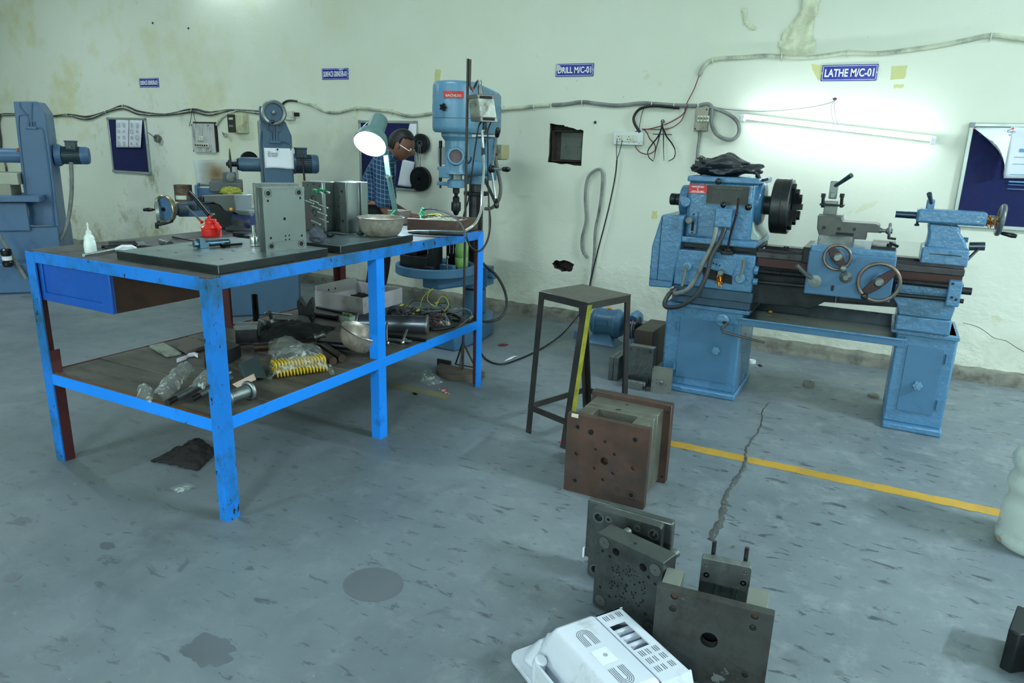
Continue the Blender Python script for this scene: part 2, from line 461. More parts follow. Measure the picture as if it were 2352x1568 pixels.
# steel box let into the upper recess
mb=MB();o_=(-2.445,1.285,.235,.225)
mb.prism(rrect(-2.452,1.272,.258,.232,.004),WY+.03,WY+.086,'y',[rrect(-2.446,1.278,.246,.220,.003)])
obj('recess_box_rim',mb,M_soot,wall)
mb=MB();mb.box((-2.395,WY+.078,1.285),(-2.2,WY+.088,1.495));mb.cyl((-2.366,WY+.079,1.40),(-2.366,WY+.072,1.40),.02);mb.cyl((-2.238,WY+.079,1.40),(-2.238,WY+.072,1.40),.02)
obj('recess_back_plate',mb,mat('dusty_grey_steel',rgb(96,104,98),.6,.2,var=.2,vs=12),wall)
# broken plaster lips round the recesses and peeled plaster high up
def plaster(outline,amp,depth,seed,m,cell=.014,name='plaster_patch'):
 us=[p[0]for p in outline];ws=[p[1]for p in outline]
 def inside(u,w):
  c_=False;n=len(outline)
  for i in range(n):
   a,b_=outline[i],outline[i-1]
   if(a[1]>w)!=(b_[1]>w)and u<(b_[0]-a[0])*(w-a[1])/(b_[1]-a[1])+a[0]:c_=not c_
  return c_
 def dist(u,w):return min(math.hypot(u-a,w-b_)for a,b_ in outline)
 mb=MB();nu=int((max(us)-min(us))/cell);nv=int((max(ws)-min(ws))/cell);vs={}
 for i in range(nu+1):
  for j in range(nv+1):
   u,w=min(us)+i*cell,min(ws)+j*cell
   if inside(u,w):
    d=min(1,dist(u,w)/.02)
    q=noise.fractal(V((u*14+seed,w*14,seed)),1,2,4)
    vs[i,j]=mb.v((u,WY-max(0.0006,(depth+amp*q)*d),w))
 for(i,j)in vs:
  q=[(i,j),(i+1,j),(i+1,j+1),(i,j+1)]
  if all(t in vs for t in q):mb.f([vs[t]for t in q])
 return obj(name,mb,m,wall,sm=60)
M_plast=mat('crumbling_plaster',rgb(206,212,186),.8,var=.12,vs=16,dirt=rgb(176,178,150),dirt_amt=.4,ds=10,bump=.7,bs=60)
plaster(jag([(-.80,1.99),(-.66,1.985),(-.58,2.03),(-.575,2.10),(-.615,2.13),(-.615,2.19),(-.60,2.30),(-.56,2.36),(-.70,2.36),(-.74,2.22),(-.80,2.17),(-.82,2.08)],4,.012,11),.014,.010,2.,M_plast)
plaster(jag([(-1.10,2.32),(-1.05,2.32),(-1.03,2.24),(-.97,2.19),(-.95,2.165),(-1.0,2.165),(-1.06,2.21)],3,.008,12),.010,.007,5.,M_plast)
# old glue patches, plugs and a hairline crack in the wall
M_glue=mat('old_glue_yellow',rgb(196,198,140),.7,var=.08)
for q_ in(((1862,146),(1888,150),(1884,184),(1878,184)),((2048,152),(2086,152),(2078,182),(2044,184)),((2052,194),(2076,192),(2074,202),(2054,202)),((1498,484),(1510,484),(1510,502),(1497,502)),((1000,158),(1012,160),(1010,200),(998,196))):
 p_=[at(*a,y=WY)for a in q_];mb=MB();mb.prism(jag([(v_.x,v_.z)for v_ in p_],3,.005,q_[0][0]),WY-.0009,WY+.001,'y');obj('glue_patch',mb,M_glue,wall,sm=0)
for px,py in((351,53),(433,65),(1367,281)):
 p_=at(px,py,y=WY);mb=MB();mb.lathe([(0,-.012),(.006,-.01),(.012,0),(0,0)],p_,(0,1,0),9);obj('wall_plug',mb,M_soot,wall)
mb=MB();mb.tube([at(a,b_,y=WY)for a,b_ in((2212,741),(2240,748),(2262,760),(2284,776),(2310,782),(2332,796),(2360,812))],.0016,4,3);obj('hairline_crack',mb,M_soot,wall)
# ledge of rendered cement along the foot of the wall, in cast lengths
def ledge(x0,x1,top0,top1,d):
 mb=MB();n=max(4,int((x1-x0)/.05));r=random.Random(int(x0*10))
 rr=[]
 for i in range(n+1):
  t=i/n;x=x0+(x1-x0)*t;h=top0+(top1-top0)*t+r.uniform(-.006,.006);q=r.uniform(-.004,.004)
  rr.append([(x,WY+.005,-.01),(x,WY-d+q,-.01),(x,WY-d+q,h-.015),(x,WY-d+.012,h),(x,WY+.005,h+.012)])
 mb.rings(rr)
 return mb
struct('baseboard_back',ledge(-12.4,5.9,.105,.07,.05),M_cement,sm=50)
mb=MB();mb.mesh([(X0,Y0,0),(X1,Y0,0),(X1,WY+.01,0),(X0,WY+.01,0)],[(0,1,2,3)])
floor=struct('floor',mb,M_floor,sm=0)
for nm,a,b_ in(('wall_left',(X0-.1,Y0,0),(X0,WY,CEIL)),('wall_right',(X1,Y0,0),(X1+.1,WY,CEIL)),('wall_front',(X0,Y0-.1,0),(X1,Y0,CEIL))):
 mb=MB();mb.box(a,b_);struct(nm,mb,M_plain,sm=0)
mb=MB();mb.box((X0,Y0,CEIL),(X1,WY,CEIL+.1));struct('ceiling',mb,M_ceil,sm=0)
# painted yellow line, worn
M_yel=mat('worn_yellow_floor_paint',rgb(180,142,48),.55,var=.12,vs=6,dirt=rgb(128,132,96),dirt_amt=.36,ds=10,chip=rgb(112,124,116),chip_amt=.33,cs=26)
mb=MB();n=60;r=random.Random(4)
mb.rings([[(-.80+1.9*i/n,3.188+.016*i/n+r.uniform(-.004,.004),.0008),(-.80+1.9*i/n,3.262+.016*i/n+r.uniform(-.004,.004),.0008)]for i in range(n+1)],close=False)
tag(obj('painted_line',mb,M_yel,sm=0),'yellow stripe painted on the grey floor in front of the lathe','floor marking')
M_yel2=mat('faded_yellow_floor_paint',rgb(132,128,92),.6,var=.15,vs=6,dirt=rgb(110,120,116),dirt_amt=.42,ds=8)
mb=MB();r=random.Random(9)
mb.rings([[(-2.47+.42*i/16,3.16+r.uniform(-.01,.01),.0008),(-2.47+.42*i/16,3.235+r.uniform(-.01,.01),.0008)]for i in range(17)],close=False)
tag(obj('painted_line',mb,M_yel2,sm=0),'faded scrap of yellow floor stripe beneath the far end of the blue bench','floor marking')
# crack in the concrete, filled with rough grit
M_grit=mat('gritty_crack_fill',rgb(72,78,76),.9,var=.35,vs=60,chip=rgb(170,176,168),chip_amt=.36,cs=120,bump=.8,bs=160)
mb=MB();r=random.Random(21);P0,P1=at(1630,1240,z=0),at(1765,925,z=0);n=70;rr=[]
for i in range(n+1):
 t=i/n;p=P0.lerp(P1,t);w=(.016*(1-t)**1.5+.0035)*r.uniform(.45,1.2);dx=.010*math.sin(t*19)+r.uniform(-.004,.004)
 rr.append([(p.x+dx-w,p.y,.0006),(p.x+dx-w*.3,p.y+.004,.0035*r.random()+.001),(p.x+dx+w*.4,p.y,.003*r.random()+.001),(p.x+dx+w,p.y,.0006)])
mb.rings(rr,close=False)
obj('floor_crack',mb,M_grit,floor)
# stains with their own outline on the floor
M_stain=mat('oil_stain',rgb(92,100,106),.45,var=.08,vs=5)
M_wet=mat('pale_cement_patch',rgb(168,180,176),.7,var=.12,vs=40,bump=.3,bs=90)
for(px,py,rx,ry,m_,sd)in((858,1341,.10,.09,M_stain,1),(478,1492,.085,.06,M_stain,2),(247,1253,.035,.02,M_stain,3),(30,1325,.03,.025,M_stain,4),(1345,1060,.16,.09,M_stain,6)):
 c_=at(px,py,z=0);r=random.Random(sd);mb=MB()
 ph=[r.uniform(.75,1.1)for _ in range(40)]
 mb.mesh([(c_.x+rx*math.cos(2*PI*i/40)*(ph[i]if sd!=1 else 1),c_.y+ry*math.sin(2*PI*i/40)*(ph[i]if sd!=1 else 1),.0007)for i in range(40)],[tuple(range(40))])
 obj('floor_stain',mb,m_,floor,sm=0)

# batten bodies for the added fill lights (out of the frame)
M_fill_tube=mat('fill_lamp_glass',rgb(235,245,245),.3,emit=((.85,1,1),6))
for i,(x,y,a,p)in enumerate(FILL_LAMPS):
 t=thing('ceiling_fill_lamp','added fill lamp, white batten on the ceiling outside the view, position %s'%('over the lathe','over the bench','over the grinders','over the near floor','over the near left floor','over the right aisle','before the bench')[i],'lamp',(x,y,CEIL),group='added ceiling fill lamps')
 u_=V((1,0,0))if a else V((0,1,0));s_=V((.62,.03,0))if a else V((.03,.62,0));o_=V((x,y,CEIL))
 mb=MB();mb.box(o_-s_-V((0,0,.05)),o_+s_);obj('batten',mb,M_white,t)
 mb=MB();mb.cyl(o_-u_*.59-V((0,0,.075)),o_+u_*.59-V((0,0,.075)),.013,n=10);obj('tube',mb,M_fill_tube,t)
# ------------------------------------------------------------------ things on the back wall
def wp(px,py,off=.012):return at(px,py,y=WY-off)
def wpath(pts,off=.012):return[wp(a,b_,off)for a,b_ in pts]
# enamel machine signs
M_chipw=mat('bare_sign_metal',rgb(190,200,205),.5,.2)
for body,x0,x1,z0,z1,lb,tilt in(
  ('SURFACE GRINDER-02',-7.346,-7.035,1.870,1.961,'small blue enamel sign reading SURFACE GRINDER-02, leftmost on the wall',0),
  ('SURFACE GRINDER-01',-4.774,-4.468,1.911,2.006,'blue enamel sign reading SURFACE GRINDER-01 on the wall over the desk lamp side',0),
  ('DRILL M/C-01',-2.429,-2.120,1.900,1.992,'blue enamel sign reading DRILL M/C-01 with a scraped left end',.006),
  ('LATHE M/C-01',-.530,-.203,1.843,1.941,'blue enamel sign reading LATHE M/C-01 under the long upper cable',.004)):
 w,h=x1-x0,z1-z0
 t=thing('machine_sign',lb,'sign',((x0+x1)/2,WY,z0),group='blue machine signs on the wall')
 mb=MB();mb.prism(rrect(x0,z0,w,h,.003),WY-.006,WY-.0004,'y');obj('sign_plate',mb,M_sign,t)
 mb=MB()
 for a,b_ in(((x0+.006,z0+.006),(x1-.006,z0+.0085)),((x0+.006,z1-.0085),(x1-.006,z1-.006)),((x0+.006,z0+.006),(x0+.0085,z1-.006)),((x1-.0085,z0+.006),(x1-.006,z1-.006))):
  mb.box((a[0],WY-.0068,a[1]),(b_[0],WY-.006,b_[1]))
 obj('border_line',mb,M_signw,t,sm=0)
 lettering(body,w*.88,h*.50,M_signw,t,face_y(x0+w*.06,WY-.0067,z0+h*.25),bold=.022,depth=.001)
 for sx in(x0+.004,x1-.004):
  mb=MB();mb.cyl((sx,WY-.0105,z0+h/2),(sx,WY-.004,z0+h/2),.005,n=10);obj('fixing_screw',mb,M_chipw,t)
 if 'DRILL' in body or '-01' in body and 'SURFACE' in body:
  mb=MB()
  pl=[(x0+.004,z0+h*.45),(x0+.05,z0+h*.5),(x0+.075,z0+h*.62),(x0+.05,z0+h*.70),(x0+.02,z1-.004),(x0+.002,z1-.002)]if 'DRILL' in body else[(x1-.12,z1-.003),(x1-.09,z1-.02),(x1-.05,z1-.012),(x1-.045,z1-.003)]
  mb.prism(pl,WY-.0078,WY-.0068,'y');obj('chipped_enamel',mb,M_chipw,t,sm=0)
# felt pin boards in aluminium frames
def pin_board(x0,x1,z0,z1,label):
 t=thing('pin_board',label,'notice board',((x0+x1)/2,WY,z0),group='navy pin boards on the wall')
 mb=MB();mb.box((x0+.01,WY-.014,z0+.01),(x1-.01,WY-.002,z1-.01));obj('felt_panel',mb,M_felt,t,sm=0)
 fr=.024
 for a,b_ in(((x0,z0),(x1,z0+fr)),((x0,z1-fr),(x1,z1)),((x0,z0+fr),(x0+fr,z1-fr)),((x1-fr,z0+fr),(x1,z1-fr))):
  mb=MB();mb.box((a[0],WY-.022,a[1]),(b_[0],WY-.001,b_[1]));obj('frame_rail',mb,M_alu,t,bev=.004)
 for a in(x0-.002,x1-fr-.004):
  for b_ in(z0-.002,z1-fr-.004):
   mb=MB();mb.box((a,WY-.025,b_),(a+fr+.006,WY-.0005,b_+fr+.006));obj('corner_cap',mb,mat('grey_corner_plastic',rgb(128,138,140),.4),t,bev=.004)
 return t
def sheet(name,label,pts_fn,m,cat='paper',nu=8,nv=10,group=None):
 mb=MB();mb.grid(nu,nv,pts_fn)
 o=solo(name,mb,m,label,cat,group)
 s_=o.modifiers.new('t','SOLIDIFY');s_.thickness=.0008;s_.offset=0
 return o
def quad(p00,p10,p11,p01,bulge=0,wob=0):
 p00,p10,p11,p01=map(V,(p00,p10,p11,p01))
 def fn(u,v):
  p=p00.lerp(p10,u).lerp(p01.lerp(p11,u),v)
  p.y-=bulge*math.sin(PI*u)*.6+bulge*(1-v)*.8+wob*math.sin(7*u+4*v)
  return p
 return fn
M_print=mat('printed_sheet',rgb(214,220,228),.7,var=.05,vs=10,dirt=rgb(150,160,172),dirt_amt=.36,ds=26)
pin_board(-7.955,-7.300,.957,1.556,'navy pin board left of the electric panel, with two joined sheets of drawings')
def wq(a,b_,c,d,off):return[wp(*q,off)for q in(a,b_,c,d)]
q=wq((268,338),(324,339),(327,276),(266,275),.030)
for k_,(u0,u1)in enumerate(((0,.49),(.51,1))):
 a,b_,c,d=q
 o=sheet('drawing_sheet',('left' if k_==0 else 'right')+' one of two joined printed sheets pinned on the leftmost navy board',quad(a.lerp(b_,u0),a.lerp(b_,u1),d.lerp(c,u1),d.lerp(c,u0),.006),M_print,group='sheets on the leftmost board')
 mb=MB();r=random.Random(k_)
 for i in range(2):
  for j in range(4):
   pc=a.lerp(b_,u0+(u1-u0)*(.28+.44*i)).lerp(d.lerp(c,u0+(u1-u0)*(.28+.44*i)),.14+.22*j)
   mb.torus((pc.x,pc.y-.013,pc.z),(0,1,0),.022*r.uniform(.6,1.1),.0018,n=r.choice((4,5,6,12)),m=4)
 obj('line_drawing',mb,M_ink,o)
pin_board(-4.356,-3.722,.964,1.562,'navy pin board behind the stooping man, under the desk lamp glow')
a,b_,c,d=wq((931,330),(957,330),(957,284),(941,284),.03)
sheet('notice_sheet','white folded sheet high on the board behind the man',quad(a,b_,c,d,.012),M_paper)
a,b_,c,d=wq((916,425),(947,430),(952,372),(925,365),.035)
o=sheet('notice_sheet','printed white sheet low on the board behind the man',quad(a,b_,c,d,.02,.002),M_paper)
pin_board(.346,.985,.972,1.594,'navy pin board at the right edge with curled notices, above the tailstock')
# notices on the right board: one curled over
a,b_,c,d=wq((2305,409),(2375,410),(2375,293),(2322,291),.026)
o=sheet('notice_sheet','blue printed safety notice flat on the right-hand navy board',quad(a,b_,c,d),M_paper)
mb=MB()
for(z_,hh,w0,w1)in((1.255,.008,.0,.22),(1.36,.003,0,.2),(1.40,.003,0,.2),(1.30,.003,0,.2),(1.43,.02,.02,.06),(1.52,.012,.03,.18),(1.24,.003,.0,.2),(1.215,.003,0,.2)):
 mb.box((.60+w0,WY-.0285,z_),(.60+w1,WY-.0266,z_+hh))
obj('printed_lines',mb,mat('notice_blue_print',rgb(96,150,196),.7),o,sm=0)
p0,p1,p2=wp(2234,292,.03),wp(2326,293,.03),wp(2328,403,.05)
def curl(u,v):
 # sheet hangs from its two top pins; the lower left corner rolls up and to the right
 top=p0.lerp(p1,u);w=(p1-p0).length;hgt=(p1-p2).length
 k_=(1-u)*v
 p=V((top.x+k_*w*.95,top.y-.07*math.sin(min(1,k_*1.5)*PI)-.012*v,top.z-hgt*v*(1-.42*(1-u))))
 return p
o=sheet('notice_sheet','white notice curling over at its lower left corner on the right-hand navy board',curl,mat('thin_glossy_paper',rgb(220,226,232),.45,var=.03),nu=12,nv=12)
lettering('Lathe Essentials: A Guide\nto Precision and Safety',.18,.035,M_ink,o,face_y(.40,WY-.036,1.518),depth=.0005)
for(px,py)in((2239,295),(2326,295)):
 mb=MB();p=wp(px,py,.036);mb.lathe([(0,0),(.006,.002),(.004,.008),(.002,.018)],(p.x,p.y-.012,p.z),(0,1,0),10)
 solo('push_pin',mb,M_red,'red push pin at the top %s corner of the curled notice'%('left' if px<2300 else 'right'),'pin','red push pins')
# cables
def cable(name,label,pts,r,m,off=.014,cat='cable',k=5,n=8,group=None):
 mb=MB();mb.tube(wpath(pts,off)if len(pts[0])==2 else pts,r,n,k)
 return solo(name,mb,m,label,cat,group)
lp=[(-20,272),(0,263),(33,262),(112,267),(156,263),(200,268),(245,256),(283,243),(320,256),(380,263),(440,251),(480,258),(530,253),(612,257)]
M_wire=mat('dark_wire',rgb(52,54,56),.5,var=.3,vs=10,dirt=rgb(170,172,150),dirt_amt=.36,ds=5)
for i,(dy,rr_,nm)in enumerate(((0,.011,'thickest and darkest of three wires looping along the left wall'),(3.5,.007,'middle of three wires looping along the left wall'),(7,.006,'lowest of three wires looping along the left wall'))):
 pts=[(a,b_+dy*(1 if j%3 else .2)*(1 if 4<j else .4))for j,(a,b_)in enumerate(lp)]
 cable('wall_wire',nm,pts,rr_,M_wire if i!=1 else M_cablew,.012+.004*i,group='wires along the left wall')
def saddle(px,py,r=.017,label=None):
 p=wp(px,py,.014);mb=MB();mb.torus((p.x,p.y,p.z),(1,0,.05),r,.0035,n=12,m=6);mb.box((p.x-.004,WY-.004,p.z-r*1.6),(p.x+.004,WY-.0005,p.z-r*.8))
 return solo('cable_clip',mb,M_switch,label,'clip','cable clips on the wall')
for px,py,lb in((156,264,'by the left column'),(245,257,'left of the leftmost board'),(284,244,'over the leftmost pin board'),(442,252,'over the electric panel'),(725,243,'right of the grinder handwheel'),(818,249,'over the desk lamp'),(900,256,'left of the drill head'),(1157,250,'right of the drill head'),(1228,245,'over the square recess, left'),(1338,235,'over the square recess, right'),(1498,240,'over the calipers'),(1549,243,'left of the breaker box'),(1637,137,'at the bend of the upper cable'),(1796,129,'left of the lathe sign'),(1948,121,'over the lathe sign'),(2276,83,'at the right hump of the upper cable')):
 saddle(px,py,.019,'pale cable clip '+lb)
cable('wall_cable','black cable end rising from behind the grinder handwheel',[(648,252),(650,238),(664,231),(690,234)],.010,M_black)
cable('wall_cable','grey sheathed cable from the grinder along the wall to the drill head',[(686,233),(715,241),(745,255),(775,258),(818,248),(860,252),(900,256),(935,266),(975,263),(1010,257)],.014,M_cablew)
cable('wall_cable','pale painted cable from the drill head to above the square recess',[(1120,252),(1157,250),(1200,247),(1232,243),(1262,241)],.014,M_cablew)
cable('wall_cable','long pale painted cable from above the square recess to the breaker box',[(1268,241),(1300,239),(1338,234),(1380,239),(1420,242),(1470,237),(1498,238),(1550,242),(1600,243)],.014,M_cable)
cable('wall_cable','black cable curving down from the wall cable to the socket strip',[(1560,248),(1530,245),(1500,243),(1470,250),(1456,268),(1458,285),(1470,304)],.010,M_black,.03)
cable('wall_cable','grey cable looping down right of the breaker box',[(1606,242),(1626,239),(1636,250),(1634,280),(1643,305),(1662,318),(1682,320),(1696,308),(1697,288),(1687,272),(1665,258),(1640,249),(1630,247)],.013,M_cable,.035)
cable('wall_cable','grey cable dropping from the breaker box behind the lathe',[(1607,296),(1606,320),(1602,352),(1601,395)],.011,M_cable,.02)
cable('wall_cable','long grey and white cable stepping up to the right above the lathe sign',[(1606,173),(1616,153),(1640,136),(1700,132),(1760,128),(1796,130),(1850,132),(1900,127),(1948,121),(2020,122),(2090,114),(2160,104),(2220,92),(2276,81),(2320,86),(2370,92)],.013,M_cablew)
M_redw=mat('red_wire',rgb(110,44,44),.5,var=.2)
cable('wall_wire','thin red wire from the upper cable down past the breaker box',[(1606,173),(1594,205),(1582,228),(1574,245),(1572,258),(1558,270),(1530,285),(1500,294),(1476,298)],.0035,M_redw,.02)
cable('wall_wire','thin brown wire drooping from the breaker box to the socket strip',[(1580,240),(1572,262),(1562,280),(1540,294),(1510,297),(1474,296)],.003,M_redw,.028)
cable('wall_wire','red wire hanging in a wide loop below the socket strip',[(1470,298),(1458,305),(1456,325),(1466,346),(1485,354),(1503,347),(1504,332),(1492,318),(1486,305),(1478,297)],.0035,M_redw,.03)
cable('wall_wire','thin dark wire from the cable to the left of the calipers',[(1480,246),(1474,262),(1470,282),(1468,300)],.0025,M_black,.02)
cable('wall_wire','dark cable running down the wall at the left edge',[(2,262),(-2,285),(2,320),(3,345),(10,370),(15,395),(14,440)],.011,M_wire,.02)
cable('wall_wire','thin wire strung from the breaker box to the nail above the tube lamp',[(1640,246),(1680,252),(1740,256),(1800,253),(1860,246),(1900,238),(1918,231)],.0025,M_cable,.02)
# tube lamp over the lathe, hung askew
T0,T1=at(1701,267,y=5.13),at(2150,320,y=5.13)
t=thing('tube_lamp','lit white fluorescent tube hung askew on the wall above the lathe','lamp',((T0+T1)/2))
mb=MB();mb.cyl(T0.lerp(T1,.02),T0.lerp(T1,.98),.0135,n=14);obj('lit_tube',mb,mat('lit_tube',(1,1,1),.3,emit=((.86,.97,1),WALL_TUBE)),t)
for q in(T0,T1):
 mb=MB();mb.cyl(q.lerp(T1 if q is T0 else T0,.0),q.lerp(T1 if q is T0 else T0,.022),.0145,n=14);obj('end_cap',mb,M_white,t)
 mb=MB();e=q.lerp(T1 if q is T0 else T0,.012);mb.box((e.x-.012,e.y-.014,e.z-.03),(e.x+.012,e.y+.05,e.z+.0));obj('lamp_holder',mb,M_white,t,bev=.003)
mb=MB();d_=V((0,.075,.004));mb.rings([[T0+d_+V((0,a,b_))for a,b_ in((-.014,-.016),(.036,-.016),(.036,.016),(-.014,.016))],[T1+d_+V((0,a,b_))for a,b_ in((-.014,-.016),(.036,-.016),(.036,.016),(-.014,.016))]]);obj('batten',mb,M_white,t,bev=.003)
p=wp(1918,229,.02)
mb=MB();mb.cyl((p.x,WY+.01,p.z),(p.x,WY-.05,p.z+.004),.004,n=8);mb.ball((p.x,WY-.045,p.z+.003),.011,10,6,(1.2,.5,.8));solo('wall_nail',mb,mat('maroon_rag',rgb(96,44,66),.8),'nail with a maroon knot of rag above the tube lamp','nail')
for dx,lb in((-.012,'left'),(.006,'right')):
 e=T0.lerp(T1,.52)
 mb=MB();mb.tube([(p.x,WY-.04,p.z),(p.x+dx*1.2,WY-.05,p.z-.06),(e.x+dx,e.y+.03,e.z+.0)],.0016,6,4);solo('hanging_wire',mb,M_cable,lb+' thin wire holding the tube lamp to its nail','wire')
# second lit tube, high on the wall beyond the upper edge of the photo: it throws the glow on the left wall
t=thing('tube_lamp','lit tube lamp high on the wall above the grinder signs','lamp',(-5.75,5.2,2.98))
mb=MB();mb.cyl((-6.3,5.17,3.0),(-5.2,5.17,3.0),.0135,n=12);obj('lit_tube',mb,mat('lit_tube_upper',(1,1,1),.3,emit=((.80,.95,1),50)),t)
mb=MB();mb.box((-6.36,5.215,2.98),(-5.14,5.262,3.02));obj('batten',mb,M_white,t,bev=.003)
for x in(-6.33,-5.17):
 mb=MB();mb.box((x-.03,5.16,2.98),(x+.03,5.24,3.015));obj('lamp_holder',mb,M_white,t,bev=.003)
# third one further right along the wall, out of the frame
t=thing('tube_lamp','lit tube lamp on the wall to the right of the pin boards','lamp',(2.4,5.2,2.4))
mb=MB();mb.cyl((1.85,5.18,2.42),(2.95,5.18,2.42),.0135,n=12);obj('lit_tube',mb,mat('lit_tube_right',(1,1,1),.3,emit=((.80,.95,1),65)),t)
mb=MB();mb.box((1.79,5.215,2.40),(3.01,5.262,2.44));obj('batten',mb,M_white,t,bev=.003)
# breaker box
c0,c1=wp(1593,300,.05),wp(1628,247,.05)
t=thing('breaker_box','dusty ivory breaker box on the wall beside the looped grey cable','breaker box',((c0.x+c1.x)/2,WY,c0.z))
mb=MB();mb.box((c0.x,WY-.055,c0.z),(c1.x,WY-.001,c1.z));obj('case',mb,mat('dusty_ivory_box',rgb(160,156,140),.6,dirt=rgb(110,108,98),dirt_amt=.42),t,bev=.005)
for i in range(4):
 x=c0.x+.022+i*.021
 mb=MB();mb.box((x,WY-.066,c0.z+.062),(x+.018,WY-.055,c0.z+.10));b_=obj('breaker',mb,M_switch,t,bev=.002)
 mb=MB();mb.box((x+.005,WY-.074,c0.z+.078),(x+.013,WY-.066,c0.z+.09));obj('toggle',mb,M_blackp,b_)
for u,w in((.012,.014),(c1.x-c0.x-.012,c1.z-c0.z-.014)):
 mb=MB();mb.cyl((c0.x+u,WY-.057,c0.z+w),(c0.x+u,WY-.05,c0.z+w),.006,n=8);obj('screw',mb,M_dark,t)
# socket strip
c0,c1=wp(1408,332,.03),wp(1477,303,.03)
t=thing('socket_strip','white switch and socket strip with scorched middle left of the calipers','socket',((c0.x+c1.x)/2,WY,c0.z))
mb=MB();mb.box((c0.x,WY-.035,c0.z),(c1.x,WY-.001,c1.z));obj('box',mb,mat('white_socket_plastic',rgb(212,220,218),.4,var=.04,dirt=rgb(120,116,104),dirt_amt=.3,ds=14),t,bev=.005)
zc=(c0.z+c1.z)/2
for i,x in enumerate((c0.x+.045,c0.x+.09,c0.x+.125,c0.x+.17)):
 mb=MB();mb.box((x-.018,WY-.041,zc-.025),(x+.018,WY-.035,zc+.025));b_=obj('socket_plate' if i in(0,2)else 'rocker_switch',mb,M_switch,t,bev=.003)
 if i in(0,2):
  mb=MB()
  for u,w in((-.009,-.008),(.009,-.008),(0,.011)):mb.cyl((x+u,WY-.0425,zc+w),(x+u,WY-.04,zc+w),.004,n=8)
  obj('pin_hole',mb,M_hole,b_)
# lead stuck in the socket, running down to the floor
mb=MB();mb.tube([wp(1417,322,.045),wp(1416,345,.05),wp(1417,366,.05)],.003,6,4);mb.tube([wp(1429,322,.045),wp(1424,345,.05),wp(1417,366,.052)],.003,6,4);mb.tube([wp(1417,366,.05),wp(1413,405,.05),wp(1400,470,.06),wp(1385,530,.07),wp(1372,580,.07),wp(1356,648,.07),wp(1350,680,.08)],.0055,8,4)
solo('flex_lead',mb,M_black,'black lead with bared red ends hanging from the socket strip to behind the stool','cable')
cable('conduit_hose','grey cable bent in an upside-down loop below the square recess',[(1349,592),(1338,575),(1337,545),(1346,505),(1344,460),(1346,425),(1354,402),(1372,389),(1383,396),(1382,440),(1376,485),(1367,530),(1365,580),(1360,630),(1357,665),(1378,708)],.011,M_cable,.03)
# calipers and dividers on a nail
N_=wp(1522,281,.05)
mb=MB();mb.cyl((N_.x,WY+.01,N_.z+.004),(N_.x,WY-.07,N_.z+.006),.003,n=8);solo('wall_nail',mb,M_dark,'nail holding the calipers on the wall','nail')
t=thing('outside_calipers','black bow-legged spring calipers hanging from a nail on the wall','calipers',(N_.x,WY-.05,N_.z-.1))
for sgn,pts in((-1,[(1521,283),(1519,297),(1511,314),(1497,332),(1488,347),(1491,362),(1501,370)]),(1,[(1523,283),(1525,297),(1531,313),(1543,329),(1551,346),(1548,362),(1535,370)])):
 mb=MB();mb.tube(wpath(pts,.055),.0075,6,5,r_end=.003);obj('bowed_leg',mb,M_blackp,t)
mb=MB();mb.torus(wp(1522,279,.055),(0,1,0),.011,.004,n=14,m=6);obj('spring_bow',mb,M_blackp,t)
mb=MB();mb.cyl(wp(1499,308,.055),wp(1543,309,.055),.003,n=8);obj('adjusting_screw',mb,M_dark,t)
t=thing('dividers','black straight-legged dividers hanging behind the bow-legged calipers','dividers',(N_.x,WY-.04,N_.z-.1))
for pts in([(1521,284),(1514,315),(1506,345),(1502,367)],[(1523,284),(1524,315),(1524,345),(1525,369)]):
 mb=MB();mb.tube(wpath(pts,.038),.006,6,4,r_end=.002);obj('straight_leg',mb,M_blackp,t)
# electric panel board over a wall box, and the burnt starter
c0,c1=wp(447,349,.02),wp(496,284,.02)
t=thing('switch_panel','white painted wooden panel of fuses and switches right of the leftmost board','electric panel',((c0.x+c1.x)/2,WY,c0.z))
mb=MB();mb.box((c0.x-.012,WY-.028,c0.z),(c1.x-.03,WY-.018,c1.z));obj('panel_board',mb,mat('flaking_white_board',rgb(184,188,186),.7,var=.1,dirt=rgb(110,110,100),dirt_amt=.4,ds=12,stretch=(3,1,.6)),t)
mb=MB();mb.box((c0.x+.01,WY-.018,c0.z+.012),(c1.x-.008,WY-.001,c1.z+.015));obj('wall_box',mb,M_hole,t)
r=random.Random(3)
for i in range(3):
 mb=MB();x=c0.x+.075+i*.035;mb.box((x,WY-.045,c0.z+.115),(x+.026,WY-.028,c0.z+.165));obj('fuse_holder',mb,M_switch,t,bev=.004)
for i in range(6):
 mb=MB();x=c0.x+.045+i*.033;mb.box((x,WY-.042,c0.z+.05),(x+.028,WY-.028,c0.z+.09));b_=obj('switch',mb,M_switch,t,bev=.003)
 mb=MB();mb.box((x+.009,WY-.05,c0.z+.062),(x+.019,WY-.042,c0.z+.08));obj('toggle',mb,M_blackp,b_)
for u,w in((.0,.012),(.25,.012),(.0,.27),(.25,.27)):
 mb=MB();mb.cyl((c0.x+u,WY-.032,c0.z+w),(c0.x+u,WY-.026,c0.z+w),.006,n=8);obj('screw',mb,M_dark,t)
cable('wall_cable','pale clipped cable slanting from the wires down to the white electric panel',[(497,287),(505,275),(515,266),(530,258),(545,254)],.012,M_cablew)
for pts,nm in(([(441,252),(439,270),(435,290)],'left'),([(443,252),(446,268),(450,284)],'right')):
 cable('wall_wire',nm+' thin wire hanging from the clip above the white panel',pts,.003,M_wire,.03)
c0,c1=wp(532,305,.05),wp(561,262,.05)
t=thing('motor_starter','ivory starter box with a burnt black front on the wall over the vise','starter box',((c0.x+c1.x)/2,WY,c0.z))
